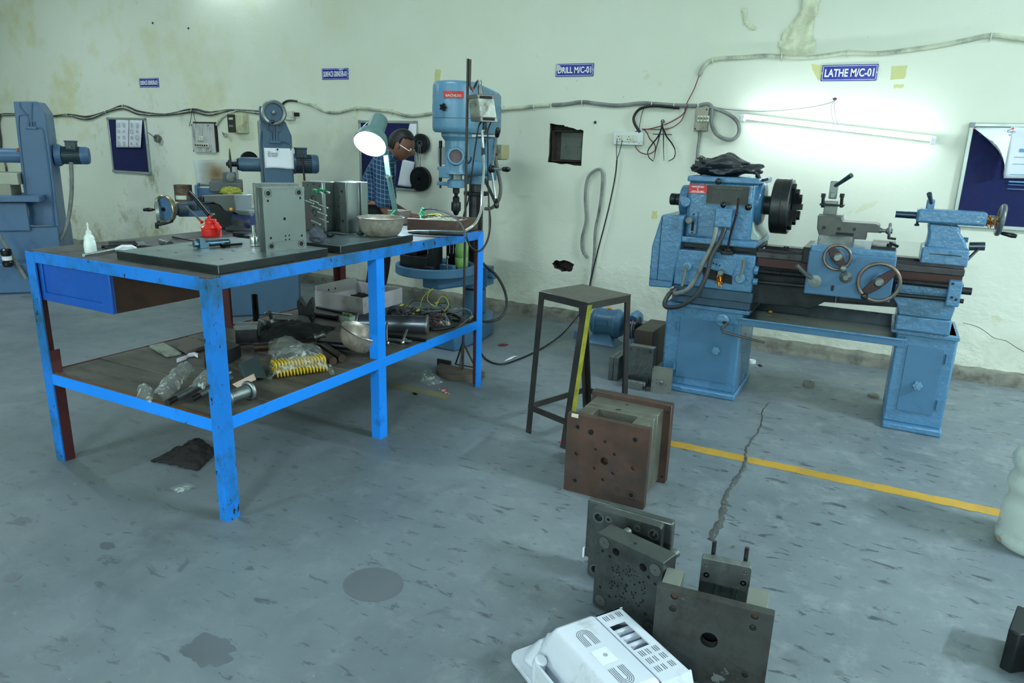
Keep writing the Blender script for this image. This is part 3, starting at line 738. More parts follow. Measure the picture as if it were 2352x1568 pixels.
mb=MB();mb.box((c0.x,WY-.08,c0.z),(c1.x,WY-.001,c1.z));obj('case',mb,mat('grimy_ivory_case',rgb(190,192,160),.5,dirt=rgb(70,66,58),dirt_amt=.36),t,bev=.006)
mb=MB();mb.box((c0.x-.003,WY-.09,c0.z+.004),(c0.x+.10,WY-.08,c1.z-.004));f_=obj('burnt_front',mb,mat('charred_plastic',rgb(44,42,40),.7,var=.3,vs=14),t,bev=.004)
for i in range(3):
 for j in range(2):
  mb=MB();mb.box((c0.x+.022+i*.02,WY-.094,c0.z+.055+j*.07),(c0.x+.037+i*.02,WY-.09,c0.z+.075+j*.07));obj('button',mb,M_switch if j else M_cable,f_)
# rings hung on nails
for px,py,R_,r_,lb in((361,318,.042,.018,'thick grey ring hung on a slanting nail right of the leftmost board'),(519,311,.024,.008,'small pale ring hung on a nail beside the burnt starter box')):
 c=wp(px,py,.03);mb=MB();mb.ring((c.x,WY-.045,c.z),(0,1,0),R_-r_,R_,.03 if R_>.03 else .012,24);solo('hung_ring',mb,M_cable if R_>.03 else M_cablew,lb,'ring',bev=.002)
 a=wp(px-22 if R_>.03 else px-9,py-14 if R_>.03 else py-7,.0);mb=MB();mb.cyl((a.x,WY+.005,a.z),(c.x-.006,WY-.06,c.z+.012),.004,n=8);solo('wall_nail',mb,M_dark,'nail through the '+('thick grey ring' if R_>.03 else 'small pale ring'),'nail')
# dark pulley discs hung one below the other beside the drill
for px,py,R_,hole_,lb in((966,330,.083,.02,'upper black pulley disc with a hole hung on wire beside the drill'),(965,411,.105,.012,'lower and larger black pulley disc hung on wire beside the drill')):
 c=wp(px,py,.05)
 t=thing('pulley_disc',lb,'pulley',(c.x,WY-.05,c.z-R_),group='pulley discs beside the drill')
 mb=MB();mb.lathe([(hole_,0),(R_*.96,0),(R_,.004),(R_,.034),(R_*.96,.038),(hole_,.038),(hole_,0)],(c.x,WY-.062,c.z),(0,1,0),32);obj('disc',mb,M_dark,t)
 mb=MB();mb.ring((c.x,WY-.0655,c.z),(0,1,0),R_*.86,R_*.90,.004,32);obj('rim_groove',mb,M_black,t)
 if hole_>.015:
  mb=MB();mb.ring((c.x,WY-.066,c.z),(0,1,0),hole_,hole_*1.35,.005,18);obj('hub_ring',mb,M_steel,t)
c,d=wp(966,330,.05),wp(965,411,.05)
mb=MB();mb.tube([(c.x-.006,WY-.07,c.z),(c.x-.012,WY-.07,c.z-.1),(c.x-.004,WY-.06,c.z-.2),(d.x+.002,WY-.06,d.z+.108)],.0025,6,5);mb.tube([(c.x+.006,WY-.07,c.z),(c.x+.012,WY-.07,c.z-.1),(c.x+.002,WY-.06,c.z-.2),(d.x-.01,WY-.06,d.z+.09)],.0025,6,5)
solo('hanging_wire',mb,M_cable,'twisted wire linking the two pulley discs','wire')
mb=MB();mb.cyl((c.x-.06,WY+.01,c.z+.09),(c.x-.045,WY-.06,c.z+.075),.003,n=8);mb.torus((c.x-.02,WY-.055,c.z+.07),(0,1,0),.045,.0018,18,5,.2,PI-.2,(1,0,0));solo('hanging_wire',mb,M_cable,'wire hook from which the upper pulley disc hangs','wire')
# small breaker behind the grinder handwheel
c0,c1=wp(655,275,.05),wp(670,254,.05)
t=thing('breaker_box','small white breaker box right of the grinder handwheel','breaker box',(c0.x,WY,c0.z))
mb=MB();mb.box((c0.x-.05,WY-.05,c0.z),(c1.x,WY-.001,c1.z));obj('case',mb,M_switch,t,bev=.003)
mb=MB();mb.box((c0.x,WY-.06,c0.z+.035),(c0.x+.022,WY-.05,c0.z+.065));obj('toggle',mb,M_dark,t)
mb=MB();mb.box((c1.x+.005,WY-.03,c1.z-.05),(c1.x+.05,WY-.001,c1.z-.015));obj('cable_gland',mb,M_dark,t,bev=.004)
# ------------------------------------------------------------------ the blue fitter's bench
BX0,BX1,BY0,BY1,BZ=-3.07,-2.005,1.615,3.478,.918
SH=.402
bench=thing('workbench','long blue angle-iron fitting bench with a plank shelf, drawer and dark top','workbench',((BX0+BX1)/2,(BY0+BY1)/2,0))
def angle_leg(x,y,sx,sy,wx,wy,m_out,m_in,z1=BZ-.004,name='leg'):
 """angle iron upright with its heel at x, y"""
 mb=MB();q=.006
 L_=[(x,y),(x+sx*wx,y),(x+sx*wx,y+sy*q),(x+sx*q,y+sy*q),(x+sx*q,y+sy*wy),(x,y+sy*wy)]
 mb.prism(L_,0,z1,'z')
 for f_ in mb.bm.faces:
  c=f_.calc_center_median()
  f_.material_index=1 if(abs(c.x-x)>.004 and abs(c.y-y)>.004)else 0
 return obj(name,mb,[m_out,m_in],bench,sm=0)
angle_leg(BX1,BY0,-1,1,.042,.058,M_blue,M_oxide)
angle_leg(BX0,BY0,1,1,.058,.055,M_blue,M_oxide)
angle_leg(BX1,BY1,-1,-1,.055,.056,M_blue2,M_oxide)
angle_leg(BX0,BY1,1,-1,.055,.055,M_oxide,M_oxide)
angle_leg(BX1-.002,2.521,-1,1,.05,.056,M_blue2,M_oxide,BZ-.045)
angle_leg(BX0+.002,2.56,1,1,.05,.05,M_oxide,M_oxide,BZ-.045)
# inner web of the front left leg and of the middle leg shows red primer
for x,y,z0,z1 in((BX0+.058,BY0+.006,0,.50),):
 mb=MB();mb.box((x-.004,y,z0),(x+.001,y+.042,z1));obj('leg_web',mb,M_oxide,bench,sm=0)
def rail(a,b_,m,name,bev=.0015):
 mb=MB();mb.box(a,b_);return obj(name,mb,m,bench,bev=bev,seg=1)
for z0,z1,nm in((BZ-.047,BZ,'top_rail'),(SH-.048,SH,'shelf_rail')):
 rail((BX1-.006,BY0+.058,z0),(BX1,BY1-.056,z1),M_blue if nm=='top_rail' else M_blue2,nm)
 rail((BX0+.058,BY0,z0),(BX1-.042,BY0+.006,z1),M_blue if nm=='top_rail' else M_blue2,nm)
 rail((BX0,BY0+.055,z0),(BX0+.006,BY1-.055,z1),M_oxide,nm)
 rail((BX0+.055,BY1-.006,z0),(BX1-.055,BY1,z1),M_oxide,nm)
for x,y in((BX1,BY0),(BX0,BY0)):
 pass
M_top=mat('oily_plank_top',rgb(74,74,72),.55,var=.25,vs=5,dirt=rgb(40,40,40),dirt_amt=.42,ds=6,stretch=(1,4,1),bump=.1)
M_plank=mat('grimy_shelf_plank',rgb(92,90,82),.55,var=.25,vs=4,dirt=rgb(54,54,50),dirt_amt=.44,ds=5,chip=rgb(140,140,128),chip_amt=.29,cs=12,stretch=(.6,2.4,1),bump=.1)
n=6;w=(BX1-BX0-.02)/n
for i in range(n):
 x=BX0+.01+i*w
 mb=MB();mb.box((x+.0015,BY0+.008,BZ-.03),(x+w-.0015,BY1-.008,BZ+.0015-.001*(i%2)));obj('top_plank',mb,M_top,bench,bev=.002,seg=1)
n=8;w=(BY1-BY0-.02)/n
for i in range(n):
 y=BY0+.01+i*w
 mb=MB();mb.box((BX0+.01,y+.002,SH-.026),(BX1-.01,y+w-.002,SH-.003+.002*(i%2)));obj('shelf_plank',mb,M_plank,bench,bev=.002,seg=1)
# rusty lip of the angle iron along the near edge of the shelf, under the planks
M_lip=mat('rusty_lip',rgb(112,78,48),.7,.1,var=.3,vs=14)
mb=MB();mb.box((BX0+.05,BY0+.006,SH-.004),(BX1-.04,BY0+.022,SH+.0012));obj('shelf_lip',mb,M_lip,bench,sm=0)
# drawer under the left half: blue pressed front, bare brown side
DX0,DX1,DY0,DY1,DZ0,DZ1=-3.005,-2.562,1.632,2.02,.716,.868
mb=MB();mb.box((DX0,DY0+.012,DZ0),(DX1,DY1,DZ1));drawer=obj('drawer',mb,mat('bare_brown_sheet_steel',rgb(72,42,30),.45,.2,var=.3,vs=5,dirt=rgb(30,22,20),dirt_amt=.45,ds=4),bench)
M_dblue=mat('drawer_blue_paint',rgb(14,82,174),.4,var=.06,vs=3,dirt=rgb(16,66,150),dirt_amt=.35,ds=4)
mb=MB();mb.box((DX0,DY0+.004,DZ0),(DX1,DY0+.012,DZ1));obj('drawer_front',mb,M_dblue,drawer)
for a,b_ in(((DX0-.02,DZ0),(DX0+.012,DZ1)),((DX1-.062,DZ0-.001),(DX1+.001,DZ1)),((DX0+.012,DZ0),(DX1-.062,DZ0+.034))):
 mb=MB();mb.box((a[0],DY0-.003,a[1]),(b_[0],DY0+.006,b_[1]));obj('front_border',mb,M_dblue,drawer,bev=.002)
mb=MB();mb.tube([(DX1-.03,DY1,DZ0+.06),(DX1-.02,DY1+.05,DZ0+.05),(DX1+.03,DY1+.12,DZ0+.09),(DX1+.05,DY1+.16,DZ1)],.006,8,4);obj('rear_catch',mb,M_black,drawer)
# ------------------------------------------------------------------ the centre lathe
def Z1(x,y,yy):return at(1470+x/2.612,340+y/2.612,y=yy)
def Z2(x,y,yy):return at(1800+x/2.489,380+y/2.489,y=yy)
lathe=thing('lathe','pale blue centre lathe on two cabinet legs against the wall','lathe',(-.35,4.25,0))
LP=lathe
def star_knob(p,R_,m,parent,name='door_knob',lobes=6):
 mb=MB();n=36
 mb.prism([(p[0]+R_*(1+.14*math.cos(lobes*2*PI*i/n))*math.cos(2*PI*i/n),p[2]+R_*(1+.14*math.cos(lobes*2*PI*i/n))*math.sin(2*PI*i/n))for i in range(n)],p[1]-.03,p[1]-.008,'y')
 mb.cyl((p[0],p[1]-.034,p[2]),(p[0],p[1],p[2]),R_*.5,n=16)
 return obj(name,mb,m,parent,bev=.003)
# cabinet legs with doors
for x0,x1,y0,y1,dx0,dx1,dz0,dz1,kx,kz,nm in((-1.08,-.645,4.045,4.50,-.992,-.688,.086,.442,-.767,.281,'left'),(.122,.395,4.06,4.44,.18,.346,.103,.458,.255,.255,'right')):
 mb=MB();mb.box((x0,y0,.03),(x1,y1,.53));leg=obj('cabinet_leg',mb,M_machine,LP,bev=.012)
 mb=MB();mb.box((x0+.005 if nm=='right' else x0-.005,y0-.035,0),(x1+.012 if nm=='left' else x1+.004,y1+.01,.035));obj('plinth',mb,M_machine,leg,bev=.008)
 mb=MB();mb.box((x0-.004,y0-.012,.505),(x1+(.035 if nm=='left' else .004),y1,.53));
 if nm=='right':mb.box((x0-.03,y0-.012,.51),(x0+.01,y1,.53))
 obj('top_flange',mb,M_machine,leg,bev=.006)
 mb=MB();mb.prism(rrect(dx0,dz0,dx1-dx0,dz1-dz0,.008),y0-.007,y0+.002,'y');d=obj('cabinet_door',mb,M_machine2,LP,bev=.002)
 star_knob((kx,y0-.005,kz),.021,M_drill,d)
 hx=dx0-.012 if nm=='left' else dx1+.012
 for hz in(dz0+.06,dz1-.05):
  mb=MB();mb.cyl((hx,y0-.006,hz-.025),(hx,y0-.006,hz+.025),.007,n=10);mb.box((hx-.012,y0-.004,hz-.022),(hx+.012,y0+.002,hz+.022));obj('hinge',mb,M_machine2,d)
# chip tray between the legs
mb=MB();mb.box((-.66,4.025,.452),(.15,4.45,.462));tray=obj('chip_tray',mb,mat('oily_tray',rgb(86,94,92),.35,.3,var=.2,vs=6),LP)
mb=MB();mb.box((-.66,4.018,.448),(.157,4.03,.484));obj('tray_front_lip',mb,M_machine2,tray,bev=.003)
mb=MB();mb.box((-.66,4.445,.452),(.15,4.455,.53));obj('tray_back_lip',mb,mat('oily_dark_blue',rgb(58,72,84),.3,.3,var=.2),tray,bev=.003)
mb=MB();mb.tube([(-.66,4.018,.486),(.15,4.018,.486),(.165,4.03,.486),(.165,4.10,.492)],.006,8);obj('tray_beading',mb,M_machine,tray)
# bed
mb=MB();mb.prism([(-1.04,.53),(-.60,.53),(-.60,.575),(-.30,.582),(-.275,.600),(-.24,.625),(.10,.64),(.10,.84),(-1.04,.84)],4.06,4.36,'y');bed=obj('bed',mb,M_dark,LP,bev=.004)
mb=MB();mb.box((-1.05,4.02,.535),(-.61,4.1,.58));mb.box((-1.04,4.0,.58),(-.60,4.1,.64));obj('bed_foot',mb,mat('oily_dark_blue_paint',rgb(50,78,100),.35,var=.25,vs=8),LP,bev=.006)
mb=MB();mb.prism([(.095,.665),(.075,.69),(.075,.835),(.35,.84),(.35,.664),(.342,.612),(.112,.614)],4.03,4.38,'y');obj('bed_end',mb,M_machine,LP,bev=.006)
mb=MB();mb.box((.105,4.03,.53),(.35,4.4,.612));obj('bed_end_foot',mb,M_machine,LP,bev=.01)
mb=MB();mb.box((-.61,4.0,.836),(.358,4.09,.868));mb.box((-.61,4.30,.836),(.358,4.39,.868));mb.prism([(4.03,.868),(4.06,.868),(4.045,.884)],-.61,.357,'x');obj('bed_way',mb,M_rail,LP,bev=.004)
mb=MB();mb.box((-.60,4.02,.79),(.355,4.06,.836));obj('rack_strip',mb,mat('brown_oiled_steel',rgb(70,48,48),.35,.6),LP)
# lead screw with its thread, feed shaft, end bracket
mb=MB();L_=.5;prof=[]
k_=0
while k_<46:prof+=[(.0125,k_*.0075),(.0155,k_*.0075+.002),(.0155,k_*.0075+.0045),(.0125,k_*.0075+.006)];k_+=1
mb.lathe([(0,0)]+prof+[(0,46*.0075)],(-.60,3.995,.765),(1,0,0),12);obj('lead_screw',mb,M_dark,LP)
mb=MB();prof=[]
for q in range(12):prof+=[(.0125,q*.0075),(.0155,q*.0075+.002),(.0155,q*.0075+.0045),(.0125,q*.0075+.006)]
mb.lathe([(0,0)]+prof+[(.0145,.095),(.0145,.24),(.017,.245),(.017,.30),(0,.30)],(.062,3.995,.785),(1,0,0),12);obj('lead_screw',mb,M_dark,LP)
mb=MB();mb.cyl((-.60,3.99,.707),(.36,3.99,.722),.0105,n=12);obj('feed_shaft',mb,M_dark,LP)
mb=MB();mb.box((.30,3.965,.692),(.358,4.03,.815));br=obj('end_bracket',mb,M_machine,LP,bev=.006)
mb=MB();mb.cyl((.356,3.995,.77),(.40,3.995,.77),.018,n=14);obj('shaft_end',mb,M_dark,br)
mb=MB();mb.cyl((.356,3.99,.72),(.375,3.99,.72),.011,n=12);obj('shaft_end',mb,M_dark,br)
for hx,hz in((.315,.803),(.322,.737),(.34,.728)):
 mb=MB();mb.cyl((hx,3.96,hz),(hx,3.967,hz),.006,n=10);obj('bolt',mb,M_dark,br)
# change-gear guard at the left end
mb=MB();mb.prism([(-1.182,.613),(-1.05,.619),(-1.018,.861),(-1.012,1.033),(-1.139,1.029),(-1.182,.846)],3.98,4.36,'y');gd=obj('gear_guard',mb,M_machine,LP,bev=.008)
mb=MB();mb.box((-1.135,3.9765,.66),(-1.1325,3.981,1.02));mb.box((-1.18,3.9765,.658),(-1.05,3.981,.6605));obj('panel_joint',mb,M_dark,gd,sm=0)
mb=MB();mb.cyl((-1.182,4.05,.72),(-1.198,4.05,.72),.018,n=14);obj('guard_knob',mb,M_machine,gd,bev=.003)
# headstock
mb=MB();mb.box((-1.015,4.03,.905),(-.655,4.42,1.225));hd=obj('headstock',mb,M_machine,LP,bev=.02,seg=3)
mb=MB();mb.box((-1.02,4.01,1.218),(-.635,4.44,1.25));obj('headstock_lid',mb,M_machine,hd,bev=.008)
mb=MB();mb.box((-1.02,3.985,.884),(-.612,4.44,.918));obj('headstock_flange',mb,M_machine,hd,bev=.008)
mb=MB();mb.prism([(-.665,.918),(-.61,.918),(-.61,.94),(-.64,.97),(-.655,1.02)],4.06,4.36,'y');obj('headstock_end',mb,mat('cream_end_face',rgb(150,172,168),.45),hd,bev=.006)
mb=MB();mb.lathe([(0,0),(.118,0),(.118,.02),(.105,.035),(.06,.04),(0,.04)],(-.66,4.2,1.11),(1,0,0),28);obj('nose_boss',mb,M_machine,hd,bev=.004)
mb=MB();mb.box((-1.03,4.02,.86),(-.61,4.4,.886));obj('headstock_gap',mb,M_dark,LP)
for x in(-.975,-.70):
 mb=MB();mb.cyl((x,3.975,.90),(x,3.99,.90),.007,n=6);obj('bolt',mb,M_machine,hd)
mb=MB();mb.cyl((-.655,4.08,.93),(-.655,4.08,.945),.011,n=6);obj('bolt',mb,M_machine,hd)
mb=MB();mb.lathe([(0,0),(.03,0),(.034,.004),(.034,.03),(.030,.034),(.034,.038),(.034,.07),(0,.07)],(-1.155,4.2,1.105),(1,0,0),20);obj('spindle_tail',mb,M_dark,LP)
mb=MB();mb.lathe([(0,0),(.085,0),(.085,.05),(0,.05)],(-1.086,4.2,1.105),(1,0,0),26);obj('tail_flange',mb,M_machine,hd,bev=.006)
mb=MB();mb.cyl((-1.02,4.01,1.105),(-1.02,4.03,1.105),.027,n=18);obj('side_cap',mb,M_machine,hd,bev=.004)
# chuck
mb=MB();mb.cyl((-.645,4.2,1.103),(-.575,4.2,1.103),.052,n=22);ch_=obj('chuck_backplate',mb,M_dark,LP)
mb=MB();mb.lathe([(.02,0),(.142,0),(.15,.006),(.15,.05),(.148,.052),(.15,.054),(.15,.088),(.144,.094),(.022,.094)],(-.578,4.2,1.103),(1,0,0),36);chk=obj('chuck_body',mb,mat('grey_chuck_steel',rgb(62,66,68),.3,.8,var=.15),LP)
for i in range(3):
 a=PI*.5+.5+i*2*PI/3
 mb=MB();mb.M=Matrix.Translation((-.486,4.2,1.103))@Matrix.Rotation(a,4,'X')
 mb.box((0,.03,-.022),(.022,.13,.022));mb.box((.02,.03,-.019),(.04,.10,.019));mb.box((.038,.03,-.016),(.055,.07,.016))
 obj('chuck_jaw',mb,M_dark,chk,bev=.002)
 mb=MB();mb.M=Matrix.Translation((-.52,4.2,1.103))@Matrix.Rotation(a+PI/3,4,'X');mb.ring((0,.1495,0),(0,1,0),.006,.012,.002,12);obj('key_socket',mb,M_black,chk)
# plates on the headstock
def HP(x0,y0,x1,y1,yy):
 a,b_=Z1(x0,y0,yy),Z1(x1,y1,yy);return a.x,b_.z,b_.x,a.z
x0,z0,x1,z1=-1.010,1.155,-.910,1.203
mb=MB();mb.box((x0,4.024,z0),(x1,4.03,z1));rp=obj('maker_plate',mb,mat('red_name_plate',rgb(200,34,44),.35),hd);rp['label']='red plate reading HARDENED & GROUND BED'
for i,tx in enumerate(('HARDENED','&','GROUND BED')):
 lettering(tx,.066 if i!=1 else .008,.009,M_signw,rp,face_y(x0+(.017 if i!=1 else .046),4.0235,z1-.016-i*.0125),bold=.015)
mb=MB();mb.box((x0+.01,4.0232,z0+.005),(x1-.01,4.024,z0+.0065));obj('plate_rule',mb,M_signw,rp,sm=0)
x0,z0,x1,z1=-.908,1.104,-.686,1.204
mb=MB();mb.box((x0,4.024,z0),(x1,4.03,z1));bp=obj('feed_chart',mb,mat('black_chart_plate',rgb(30,36,36),.35),hd);bp['label']='black chart plate of lathe feeds and threads'
M_chart=mat('chart_print',rgb(100,106,96),.5)
lettering('CHAMPION ENGG. WORKS (INDIA)',.15,.009,M_chart,bp,face_y(x0+.038,4.0235,z1-.018),bold=.01)
mb=MB()
for i in range(9):mb.box((x0+.008,4.0232,z0+.008+i*.0082),(x1-.008,4.024,z0+.0083+i*.0082))
for i in range(13):mb.box((x0+.03+i*.0125,4.0232,z0+.008),(x0+.0303+i*.0125,4.024,z0+.074))
mb.box((x0+.002,4.0232,z0+.002),(x1-.002,4.024,z0+.0035));mb.box((x0+.002,4.0232,z1-.0035),(x1-.002,4.024,z1-.002))
tag(obj('chart_lines',mb,M_chart,bp,sm=0),kind='stuff')
mb=MB();r=random.Random(5)
for i in range(8):
 for j in range(12):
  q=r.uniform(.003,.006);mb.box((x0+.0335+j*.0125,4.0232,z0+.0115+i*.0082),(x0+.0335+j*.0125+q,4.024,z0+.0131+i*.0082))
tag(obj('chart_figures',mb,M_chart,bp,sm=0),kind='stuff')
def ball_knob(p,r_,parent,name='ball_knob',stem=None):
 mb=MB();mb.ball(p,r_,14,10)
 if stem:mb.cyl(p,stem,.006,n=8)
 return obj(name,mb,M_blackp,parent)
p=Z1(470,200,3.97);ball_knob(p,.017,hd,stem=(p.x,4.03,p.z-.01))
p=Z1(650,355,3.97);ball_knob(p,.018,hd,stem=(p.x,4.03,p.z+.01))
mb=MB();mb.prism(rrect(-.838,.987,.09,.102,.008),3.945,4.03,'y');sb=obj('switch_box',mb,M_machine,hd,bev=.006)
p=Z1(500,340,3.97);ball_knob(p,.016,sb,stem=(p.x,3.985,p.z-.03))
# selector gate
mb=MB();a=Z1(320,450,4.02);mb.box((a.x-.022,4.01,a.z-.062),(a.x+.022,4.03,a.z+.062));gate=obj('selector_plate',mb,M_machine,hd,bev=.004)
mb=MB();mb.box((a.x-.007,4.008,a.z-.042),(a.x+.007,4.0105,a.z+.01));obj('selector_slot',mb,M_hole,gate)
for dz in(-.052,.05):
 mb=MB();mb.cyl((a.x,4.006,a.z+dz),(a.x,4.012,a.z+dz),.005,n=10);obj('bolt',mb,M_dark,gate)
mb=MB();mb.lathe([(0,0),(.018,0),(.02,.008),(.018,.03),(.012,.034),(.012,.06)],(a.x-.012,3.955,a.z+.02),(.1,1,0),16);obj('selector_knob',mb,M_steel2,gate)
# long gear lever with its base
mb=MB();mb.tube([Z1(592,300,3.95),Z1(578,395,3.955),Z1(548,500,3.965),Z1(524,615,3.97)],.006,8,3);lv=obj('gear_lever',mb,mat('brown_lever_steel',rgb(70,52,54),.35,.6),LP)
mb=MB();p=Z1(578,397,3.955);mb.ball(p,.009,10,6);obj('lever_joint',mb,M_dark,lv)
# gear box below the headstock
mb=MB();mb.box((-1.04,3.985,.642),(-.606,4.2,.845));gb=obj('feed_gearbox',mb,M_machine,LP,bev=.008)
p=Z1(525,645,3.98);mb=MB();mb.box((p.x-.035,3.96,.842),(p.x+.03,4.03,.862));mb.box((p.x-.02,3.965,.86),(p.x+.015,4.02,.875));obj('lever_base',mb,M_dark,gb,bev=.003)
mb=MB();mb.prism([Z1(360,705,3.98).xz,Z1(385,780,3.98).xz,Z1(550,818,3.98).xz,Z1(552,768,3.98).xz],3.981,3.99,'y');obj('tumbler_slot',mb,M_hole,gb,sm=0)
mb=MB();mb.prism([Z1(372,660,3.98).xz,Z1(362,705,3.98).xz,Z1(555,766,3.98).xz,Z1(578,700,3.98).xz,Z1(575,668,3.98).xz],3.968,3.99,'y');tq=obj('tumbler_quadrant',mb,M_machine,gb,bev=.004)
for i in range(5):
 p=Z1(402+19*i,676+7*i,3.967);mb=MB();mb.cyl((p.x,3.9665,p.z),(p.x,3.97,p.z),.0045,n=10);obj('locating_hole',mb,M_hole,tq)
p=Z1(487,745,3.95);mb=MB();mb.lathe([(0,0),(.013,0),(.016,.006),(.016,.03),(.01,.035),(.01,.07)],(p.x,3.925,p.z),(0,1,0),14);obj('plunger_knob',mb,M_steel2,gb)
def swarf(parent,c,w,h,n,seed,y):
 mb=MB();r=random.Random(seed)
 for i in range(n):
  x,z=c[0]+r.uniform(-w,w),c[1]
  pts=[(x+r.uniform(-.004,.004),y+r.uniform(-.01,.01),z)]
  for j in range(6):pts.append((x+r.uniform(-.01,.01),y+r.uniform(-.012,.012),z-h*(j+1)/6*r.uniform(.6,1)))
  mb.tube(pts,.0016,4,2)
 return tag(obj('brass_swarf',mb,M_brass,parent,sm=0),kind='stuff')
solo_sw=swarf(gb,(Z1(480,752,3.95).x,Z1(480,752,3.95).z),.012,.085,16,2,3.955)
p=Z1(285,708,3.975)
mb=MB();mb.cyl((p.x,3.955,p.z),(p.x,3.99,p.z),.024,n=18);hb=obj('handle_hub',mb,M_drill,gb,bev=.004)
mb=MB();mb.cyl((p.x,3.945,p.z),(p.x,3.957,p.z),.012,n=14);obj('hub_cap',mb,M_steel2,hb,bev=.002)
mb=MB();mb.tube([(p.x-.002,3.95,p.z-.012),Z1(265,770,3.945),Z1(252,828,3.935)],.006,8,r_end=.009);obj('handle',mb,mat('khaki_handle',rgb(120,124,112),.45,.3),hb)
p=Z1(600,782,3.97)
mb=MB();mb.lathe([(0,0),(.022,0),(.026,.006),(.026,.03),(0,.03)],(p.x,3.95,p.z),(0,1,0),20);hb=obj('handle_hub',mb,M_drill,gb)
mb=MB();mb.cyl((p.x,3.944,p.z),(p.x,3.952,p.z),.009,n=6);obj('hub_nut',mb,M_steel2,hb)
mb=MB();mb.tube([(p.x+.004,3.95,p.z+.015),Z1(618,715,3.945),Z1(622,672,3.94)],.007,8,r_end=.009);obj('handle',mb,MATS['khaki_handle'],hb)
for q in(750,800):
 pass
mb=MB();mb.cyl((-.606,3.995,.768),(-.585,3.995,.766),.024,n=16);mb.cyl((-.606,3.99,.707),(-.58,3.99,.707),.018,n=16);obj('shaft_collar',mb,M_machine,gb,bev=.003)
# starting crank on the left leg
p=Z1(495,1032,4.03)
mb=MB();mb.lathe([(0,0),(.028,0),(.036,.008),(.036,.02),(.026,.024),(.026,.04),(0,.04)],(p.x,4.045,p.z),(0,-1,0),24);cr=obj('crank_hub',mb,M_drill,LP)
mb=MB();mb.box((p.x-.022,3.997,p.z-.009),(p.x+.02,4.006,p.z+.005));obj('crank_slot',mb,M_machine2,cr,bev=.002)
mb=MB();mb.tube([(p.x+.012,4.0,p.z-.005),Z1(525,1050,3.96),Z1(490,1080,3.92),Z1(492,1100,3.915),Z1(620,1135,3.92),Z1(748,1166,3.93)],.009,6,r_end=.006);obj('crank_bar',mb,mat('dark_crank_bar',rgb(68,66,66),.45,.5),cr)
# hoses looping from the switch box to the leg
mb=MB();mb.tube([Z1(456,478,3.95),Z1(450,520,3.93),Z1(430,590,3.92),Z1(380,690,3.91),Z1(330,790,3.91),Z1(280,850,3.92),Z1(215,870,3.95),Z1(190,850,3.99)],.0125,10,5);obj('grey_hose',mb,M_cable,LP)
mb=MB();mb.tube([Z1(510,478,3.95),Z1(478,560,3.92),Z1(425,660,3.90),Z1(400,760,3.89),Z1(340,880,3.88),Z1(250,945,3.89),Z1(165,955,3.91),Z1(148,925,3.93),Z1(180,870,3.95),Z1(215,845,3.98)],.0125,10,5);obj('black_hose',mb,mat('worn_black_hose',rgb(44,48,52),.45,var=.2),LP)
# carriage: apron, saddle, hand wheels
mb=MB();mb.box((-.338,3.925,.684),(.062,4.0,.906));ap=obj('apron',mb,M_machine2,LP,bev=.006)
mb=MB();mb.box((-.335,3.93,.90),(.055,4.36,.935));sd=obj('saddle',mb,M_machine,LP,bev=.008)
mb=MB();mb.box((-.375,3.99,.83),(-.335,4.33,.915));obj('saddle_wiper',mb,M_dark,sd,bev=.004)
mb=MB();mb.box((-.19,3.95,.66),(0,3.99,.69));obj('apron_foot',mb,M_dark,sd,bev=.004)
mb=MB();mb.box((-.06,3.98,.93),(.05,4.3,.95));obj('saddle_way',mb,M_dark,sd,bev=.003)
mb=MB();a=Z2(600,480,4.0);mb.tube([(a.x,4.0,.95),(a.x,4.0,.97),(a.x+.04,3.99,.955)],.007,8);mb.cyl((a.x,4.0,.94),(a.x,4.0,.965),.012,n=10);obj('clamp_lever',mb,M_dark,sd)
def hand_wheel(c,R_,r_,spoke_m,parent,ang,knob):
 x,y,z=c
 mb=MB();mb.torus((x,y,z),(0,1,0),R_-r_,r_,40,10);w_=obj('hand_wheel',mb,mat('worn_wheel_rim',rgb(112,104,98),.35,.7,var=.3,vs=14),parent)
 mb=MB();mb.M=Matrix.Translation((x,y,z))@Matrix.Rotation(-ang,4,'Y')
 mb.prism([(-R_+r_,-.014),(-.02,-.026),(.02,-.026),(R_-r_,-.014),(R_-r_,.014),(.02,.026),(-.02,.026),(-R_+r_,.014)],-.006,.008,'y');obj('wheel_spoke',mb,spoke_m,w_,bev=.003)
 mb=MB();mb.lathe([(0,-.022),(.014,-.022),(.02,-.012),(.026,.0),(.03,.06),(0,.06)],(x,y,z),(0,1,0),18);hb_=obj('wheel_hub',mb,M_steel2,w_)
 if knob:
  mb=MB();k_=V((x+R_*.86*math.cos(knob),y,z+R_*.86*math.sin(knob)))
  mb.lathe([(0,-.055),(.012,-.05),(.017,-.038),(.012,-.015),(.008,-.005),(.012,0),(0,.0)],k_,(0,1,0),14);obj('wheel_handle',mb,M_steel2 if R_<.08 else M_black,w_)
 return w_
M_maroon=mat('maroon_spoke_paint',rgb(46,18,24),.4,var=.15)
hand_wheel(Z2(307,525,3.84),.069,.0085,M_maroon,LP,-.85,-.95)
hand_wheel(Z2(543,668,3.82),.100,.0095,M_maroon,LP,.78,-2.2)
mb=MB();p=Z2(307,525,3.84);mb.cyl((p.x,3.84,p.z),(p.x,3.93,p.z),.024,n=16);p=Z2(543,668,3.82);mb.cyl((p.x,3.82,p.z),(p.x,3.93,p.z),.03,n=16);obj('wheel_shaft',mb,M_machine,ap)
mb=MB();p=Z2(355,640,3.91);mb.lathe([(0,0),(.012,0),(.014,.012),(.03,.02),(.03,.03),(0,.03)],(p.x,3.895,p.z),(0,1,0),22);obj('feed_knob',mb,M_steel,ap)
p=Z2(178,662,3.91)
